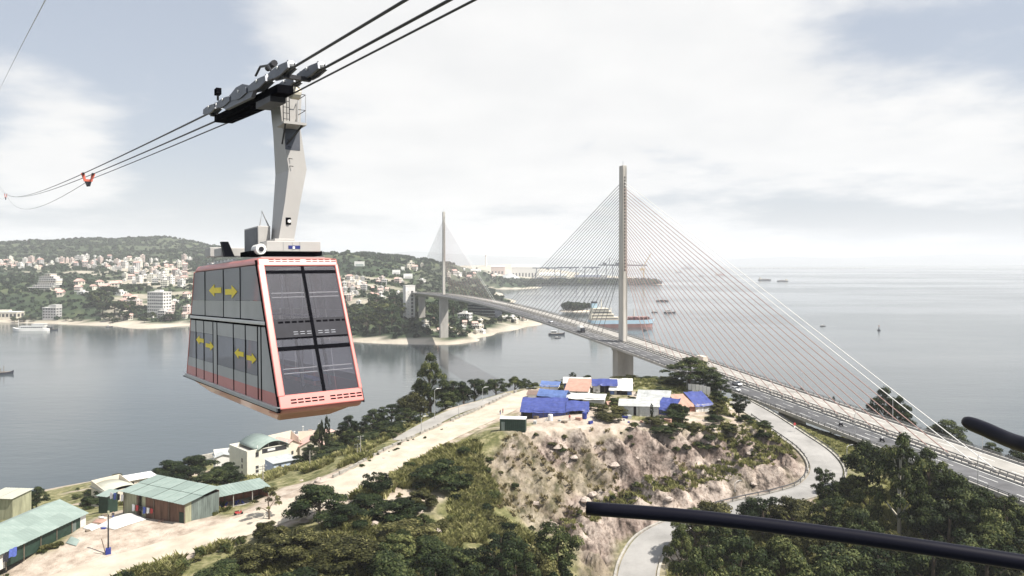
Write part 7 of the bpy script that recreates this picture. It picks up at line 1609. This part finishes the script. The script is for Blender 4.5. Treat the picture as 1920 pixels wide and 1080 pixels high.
# tanker
tk = thing('tanker_ship', 'light blue tanker with red underside and cream superstructure anchored behind the bridge', 'ship', tuple(Wp(1166, 613)), 0.10)
L = 86; hull(L, 18, 9.5, 2, 16, 0.2, split=4.6, sheer=0.12).build('hull', ['hull_red', 'hull_blue', 'deck_maroon'], tk)
for x0, x1, w, z0, z1 in ((-42, -6, 16.5, 9.5, 13.4), (-42, -12, 16, 13.4, 17.2), (-41, -15, 15.5, 17.2, 21), (-40, -19, 16.5, 21, 24.5)): MB().b0(x0, x1, -w / 2, w / 2, z0, z1).build('deckhouse', 'ship_cream', tk); MB().b0(x0 + 1, x1 - 1, -w / 2 - 0.1, -w / 2 - 0.03, z0 + 1.2, z0 + 2.4).build('window_band', 'window_dark', tk)
MB().b0(-40, -33, -3, 3, 24.6, 31).build('funnel', 'hull_blue', tk, bevel=0.4); MB().b0(-40.1, -32.9, -3.1, 3.1, 31, 33).build('funnel_top', 'hull_dark', tk)
MB().tube([(-27, 0, 23), (-27, 0, 38)], [0.7, 0.3], 8).build('mast', 'ship_cream', tk); MB().bar((-29, 0, 34), (-25, 0, 34), 0.5, 0.5).build('radar', 'hull_dark', tk)
MB().tube([(-14, 2, 9), (-14, 2, 25)], [0.6, 0.4], 8).build('derrick', 'ship_cream', tk); MB().tube([(16, 0, 9), (16, 0, 23)], [0.8, 0.6], 8).build('derrick', 'ship_cream', tk)
for i in range(9): MB().b0(-12 + i * 5.4, -8.6 + i * 5.4, -7, 7, 9.6, 11.6 + (i % 3) * 0.8).build('deck_tank', 'deck_maroon', tk, bevel=0.2)
for y in (-3, 0, 3): MB().tube([(-14, y, 12.8), (34, y, 12.8)], 0.45, 6).build('deck_pipe', 'hull_red', tk)
def cargo(px, py, L, lab, rz=0.0, m='hull_dark', sup='ship_cream', name='cargo_barge'):
    t = thing(name, lab, 'ship', tuple(Wp(px, py)), rz); hull(L, L * 0.2, L * 0.085, L * 0.02).build('hull', ['hull_red' if m == 'x' else m, m, 'stock_brown'], t)
    MB().b0(-L * 0.44, -L * 0.28, -L * 0.08, L * 0.08, L * 0.085, L * 0.20).build('bridge_house', sup, t); MB().b0(-L * 0.40, -L * 0.33, -L * 0.06, L * 0.06, L * 0.20, L * 0.25).build('wheelhouse', sup, t)
    MB().b0(-L * 0.2, L * 0.3, -L * 0.075, L * 0.075, L * 0.085, L * 0.125).build('hold_cover', 'stock_brown', t); MB().tube([(L * 0.05, 0, L * 0.1), (L * 0.05, 0, L * 0.26)], L * 0.008, 5).build('mast', 'rail_steel', t)
cargo(1434, 526, 56, 'dark cargo barge anchored alone in the open bay beside a similar one', 0.0); cargo(1467, 528, 46, 'shorter dark barge with a raised stern anchored in the open bay', math.pi); cargo(1350, 516, 60, 'hazy reddish barge seen through the right-hand stay cables', 0.1, 'hull_red')
cargo(1272, 511, 50, 'hazy grey boat near the dredger', 0.2, 'crane_grey'); cargo(1242, 565, 26, 'dark barge with a pale boom behind the near pylon', -0.2, 'hull_dark', 'hull_white'); cargo(1212, 533, 120, 'big dark freighter with white superstructure moored at the harbour end', 0.05, 'hull_dark', 'hull_white', 'freighter')
dr = thing('dredger', 'hazy dredger with lattice booms far out in the bay', 'ship', tuple(Wp(1290, 504)), 0.1); hull(150, 40, 12, 2).build('hull', ['crane_grey'] * 3, dr); MB().b0(-30, 10, -14, 14, 12, 32).build('deckhouse', 'plaster_grey', dr)
for a, b_ in ((-60, -20), (20, 60), (40, 0)): MB().bar((a, 0, 10), (b_, 0, 55), 4, 4).build('boom', 'crane_grey', dr)
def boat(px, py, L, lab, rz, hm='hull_dark', top='hull_white', name='fishing_boat', z=0.0):
    t = thing(name, lab, 'boat', tuple(Wp(px, py)), rz); hull(L, L * 0.26, L * 0.10, L * 0.03, 12, 0.4, sheer=0.7).build('hull', [hm, hm, 'wood_post'], t)
    MB().b0(-L * 0.36, -L * 0.02, -L * 0.09, L * 0.09, L * 0.1, L * 0.24).build('cabin', top, t, bevel=0.05); MB().b0(-L * 0.38, L * 0.0, -L * 0.1, L * 0.1, L * 0.24, L * 0.26).build('cabin_roof', top, t); MB().b0(-L * 0.34, -L * 0.04, -L * 0.095, -L * 0.091, L * 0.15, L * 0.21).build('window', 'window_dark', t); MB().tube([(L * 0.12, 0, L * 0.1), (L * 0.12, 0, L * 0.38)], L * 0.012, 5).build('mast', 'wood_post', t)
boat(1256, 587, 20, 'black and white tug beside a string of floats near the tanker bow', 0.2, name='tug_boat'); boat(1228, 586, 12, 'small dark float boat between the tanker and the tug', 0.4); boat(1543, 612, 7.5, 'single small dark boat alone on the wide bay', 0.1); boat(1, 702, 17, 'dark wooden boat cut off at the left on the open channel', 0.4, top='wood_post'); boat(585, 810, 4.6, 'little pink-topped boat off the jetty below the cabin', 0.3, top='tarp_salmon'); boat(1044, 628, 19, 'white-roofed dark barge beneath the bridge deck', 0.1, name='river_barge'); boat(1046, 634, 7, 'small dark dinghy beside the white-roofed barge', 0.2)
boat(98, 619, 14, 'low dark launch moored at the stern of the white cruise boat', 0.05, top='hull_dark'); boat(205, 613, 8, 'small dark boat pulled up along the far beach', 0.3); boat(1210, 620, 7, 'thin skiff near the tanker waterline', 0.3, top='hull_dark'); boat(1315, 518, 30, 'tiny dark boat far out behind the stay cables', 0.1)
wb_ = thing('cruise_boat', 'white two-deck cruise boat anchored off the far beach', 'boat', tuple(Wp(57, 621)), math.pi + 0.06); hull(42, 8, 3.2, 0.8, 14, 0.3, sheer=0.6).build('hull', ['hull_dark', 'hull_white', 'hull_white'], wb_)
MB().b0(-17, 11, -3.4, 3.4, 3.2, 6.0).build('main_deck', 'hull_white', wb_); MB().b0(-18, -3, -3.2, 3.2, 6.3, 8.6).build('upper_deck', 'hull_white', wb_); MB().b0(-18.6, 12, -3.7, 3.7, 6.0, 6.3).build('deck_slab', 'hull_white', wb_); MB().b0(-19, -2.5, -3.5, 3.5, 8.6, 8.85).build('canopy', 'hull_white', wb_)
for k in range(11): MB().b0(-15.5 + k * 2.3, -14 + k * 2.3, 3.41, 3.46, 4.1, 5.3).build('window', 'window_dark', wb_)
for x in (14, 4): MB().tube([(x, 0, 3), (x, 0, 14)], 0.2, 5).build('mast', 'white_paint', wb_)
by = thing('channel_buoy', 'small dark channel buoy with a topmark on the bay', 'buoy', tuple(Wp(1648, 620))); MB().lathe([(1.0, -0.5), (1.8, 0), (1.8, 1.2), (0.7, 1.8)], 12).build('float', 'hull_dark', by); MB().tube([(0, 0, 1.5), (0, 0, 5.2)], [0.6, 0.25], 6).build('tower', 'hull_dark', by); MB().box((0, 0, 5.8), (1.2, 1.2, 1.2)).build('topmark', 'tarp_salmon', by)
# ------------------------------------------------------------------ far land on the horizon
def ridge(name, x0, x1, y, hs, depth, mt, seed):
    n = 90; b = MB(); X = np.linspace(x0, x1, n); hh = np.interp(np.linspace(0, 1, n), np.linspace(0, 1, len(hs)), hs); nz_ = fbm(np.linspace(0, 9, n), np.full(n, seed * 1.7), seed, 4); hh = hh * (0.75 + 0.5 * nz_)
    for x, h in zip(X, hh): b.v += [(x, y - depth, -4), (x, y - depth * 0.45, h * 0.55), (x, y, h), (x, y + depth, -4)]
    for i in range(n - 1):
        for j in range(3): a = i * 4 + j; b.f.append((a, a + 4, a + 5, a + 1)); b.m.append(0)
    return struct(b.build(name, mt, smooth=True))
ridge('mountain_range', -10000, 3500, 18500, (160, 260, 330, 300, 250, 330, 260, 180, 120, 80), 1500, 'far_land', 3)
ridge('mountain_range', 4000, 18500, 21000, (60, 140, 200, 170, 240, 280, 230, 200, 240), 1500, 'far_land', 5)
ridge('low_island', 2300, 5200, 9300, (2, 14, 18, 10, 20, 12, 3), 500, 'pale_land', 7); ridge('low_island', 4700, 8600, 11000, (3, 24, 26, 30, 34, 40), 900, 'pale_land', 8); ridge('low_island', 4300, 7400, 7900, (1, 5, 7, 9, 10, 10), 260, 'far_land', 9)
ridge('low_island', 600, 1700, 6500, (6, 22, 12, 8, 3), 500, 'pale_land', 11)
cw = thing('sea_causeway', 'long low hazy causeway on many piers crossing the far bay', 'causeway', (2600, 8600, 0)); MB().b0(-300, 1500, -8, 8, 10, 14).build('deck', 'plaster_white', cw); b = MB()
for x in range(-300, 1500, 55): b.b0(x, x + 10, -6, 6, -3, 10)
stuff(b.build('pier_row', 'plaster_grey', cw))

# ------------------------------------------------------------------ the hazy air
hm = bpy.data.materials.new('haze_air'); hm.use_nodes = True; MATS['haze_air'] = hm
hn, hl = hm.node_tree.nodes, hm.node_tree.links; hn.remove(hn['Principled BSDF'])
pv = hn.new('ShaderNodeVolumePrincipled'); pv.inputs['Color'].default_value = (0.93, 0.95, 0.98, 1); pv.inputs['Density'].default_value = HAZE_D; pv.inputs['Anisotropy'].default_value = 0.0
hl.new(pv.outputs[0], hn['Material Output'].inputs['Volume'])
stuff(MB().b0(-31000, 31000, -31000, 31500, -12, 520).build('haze', 'haze_air'))
print('objects', len(bpy.data.objects), 'tris', sum(sum(len(p.vertices) - 2 for p in m.polygons) for m in bpy.data.meshes))
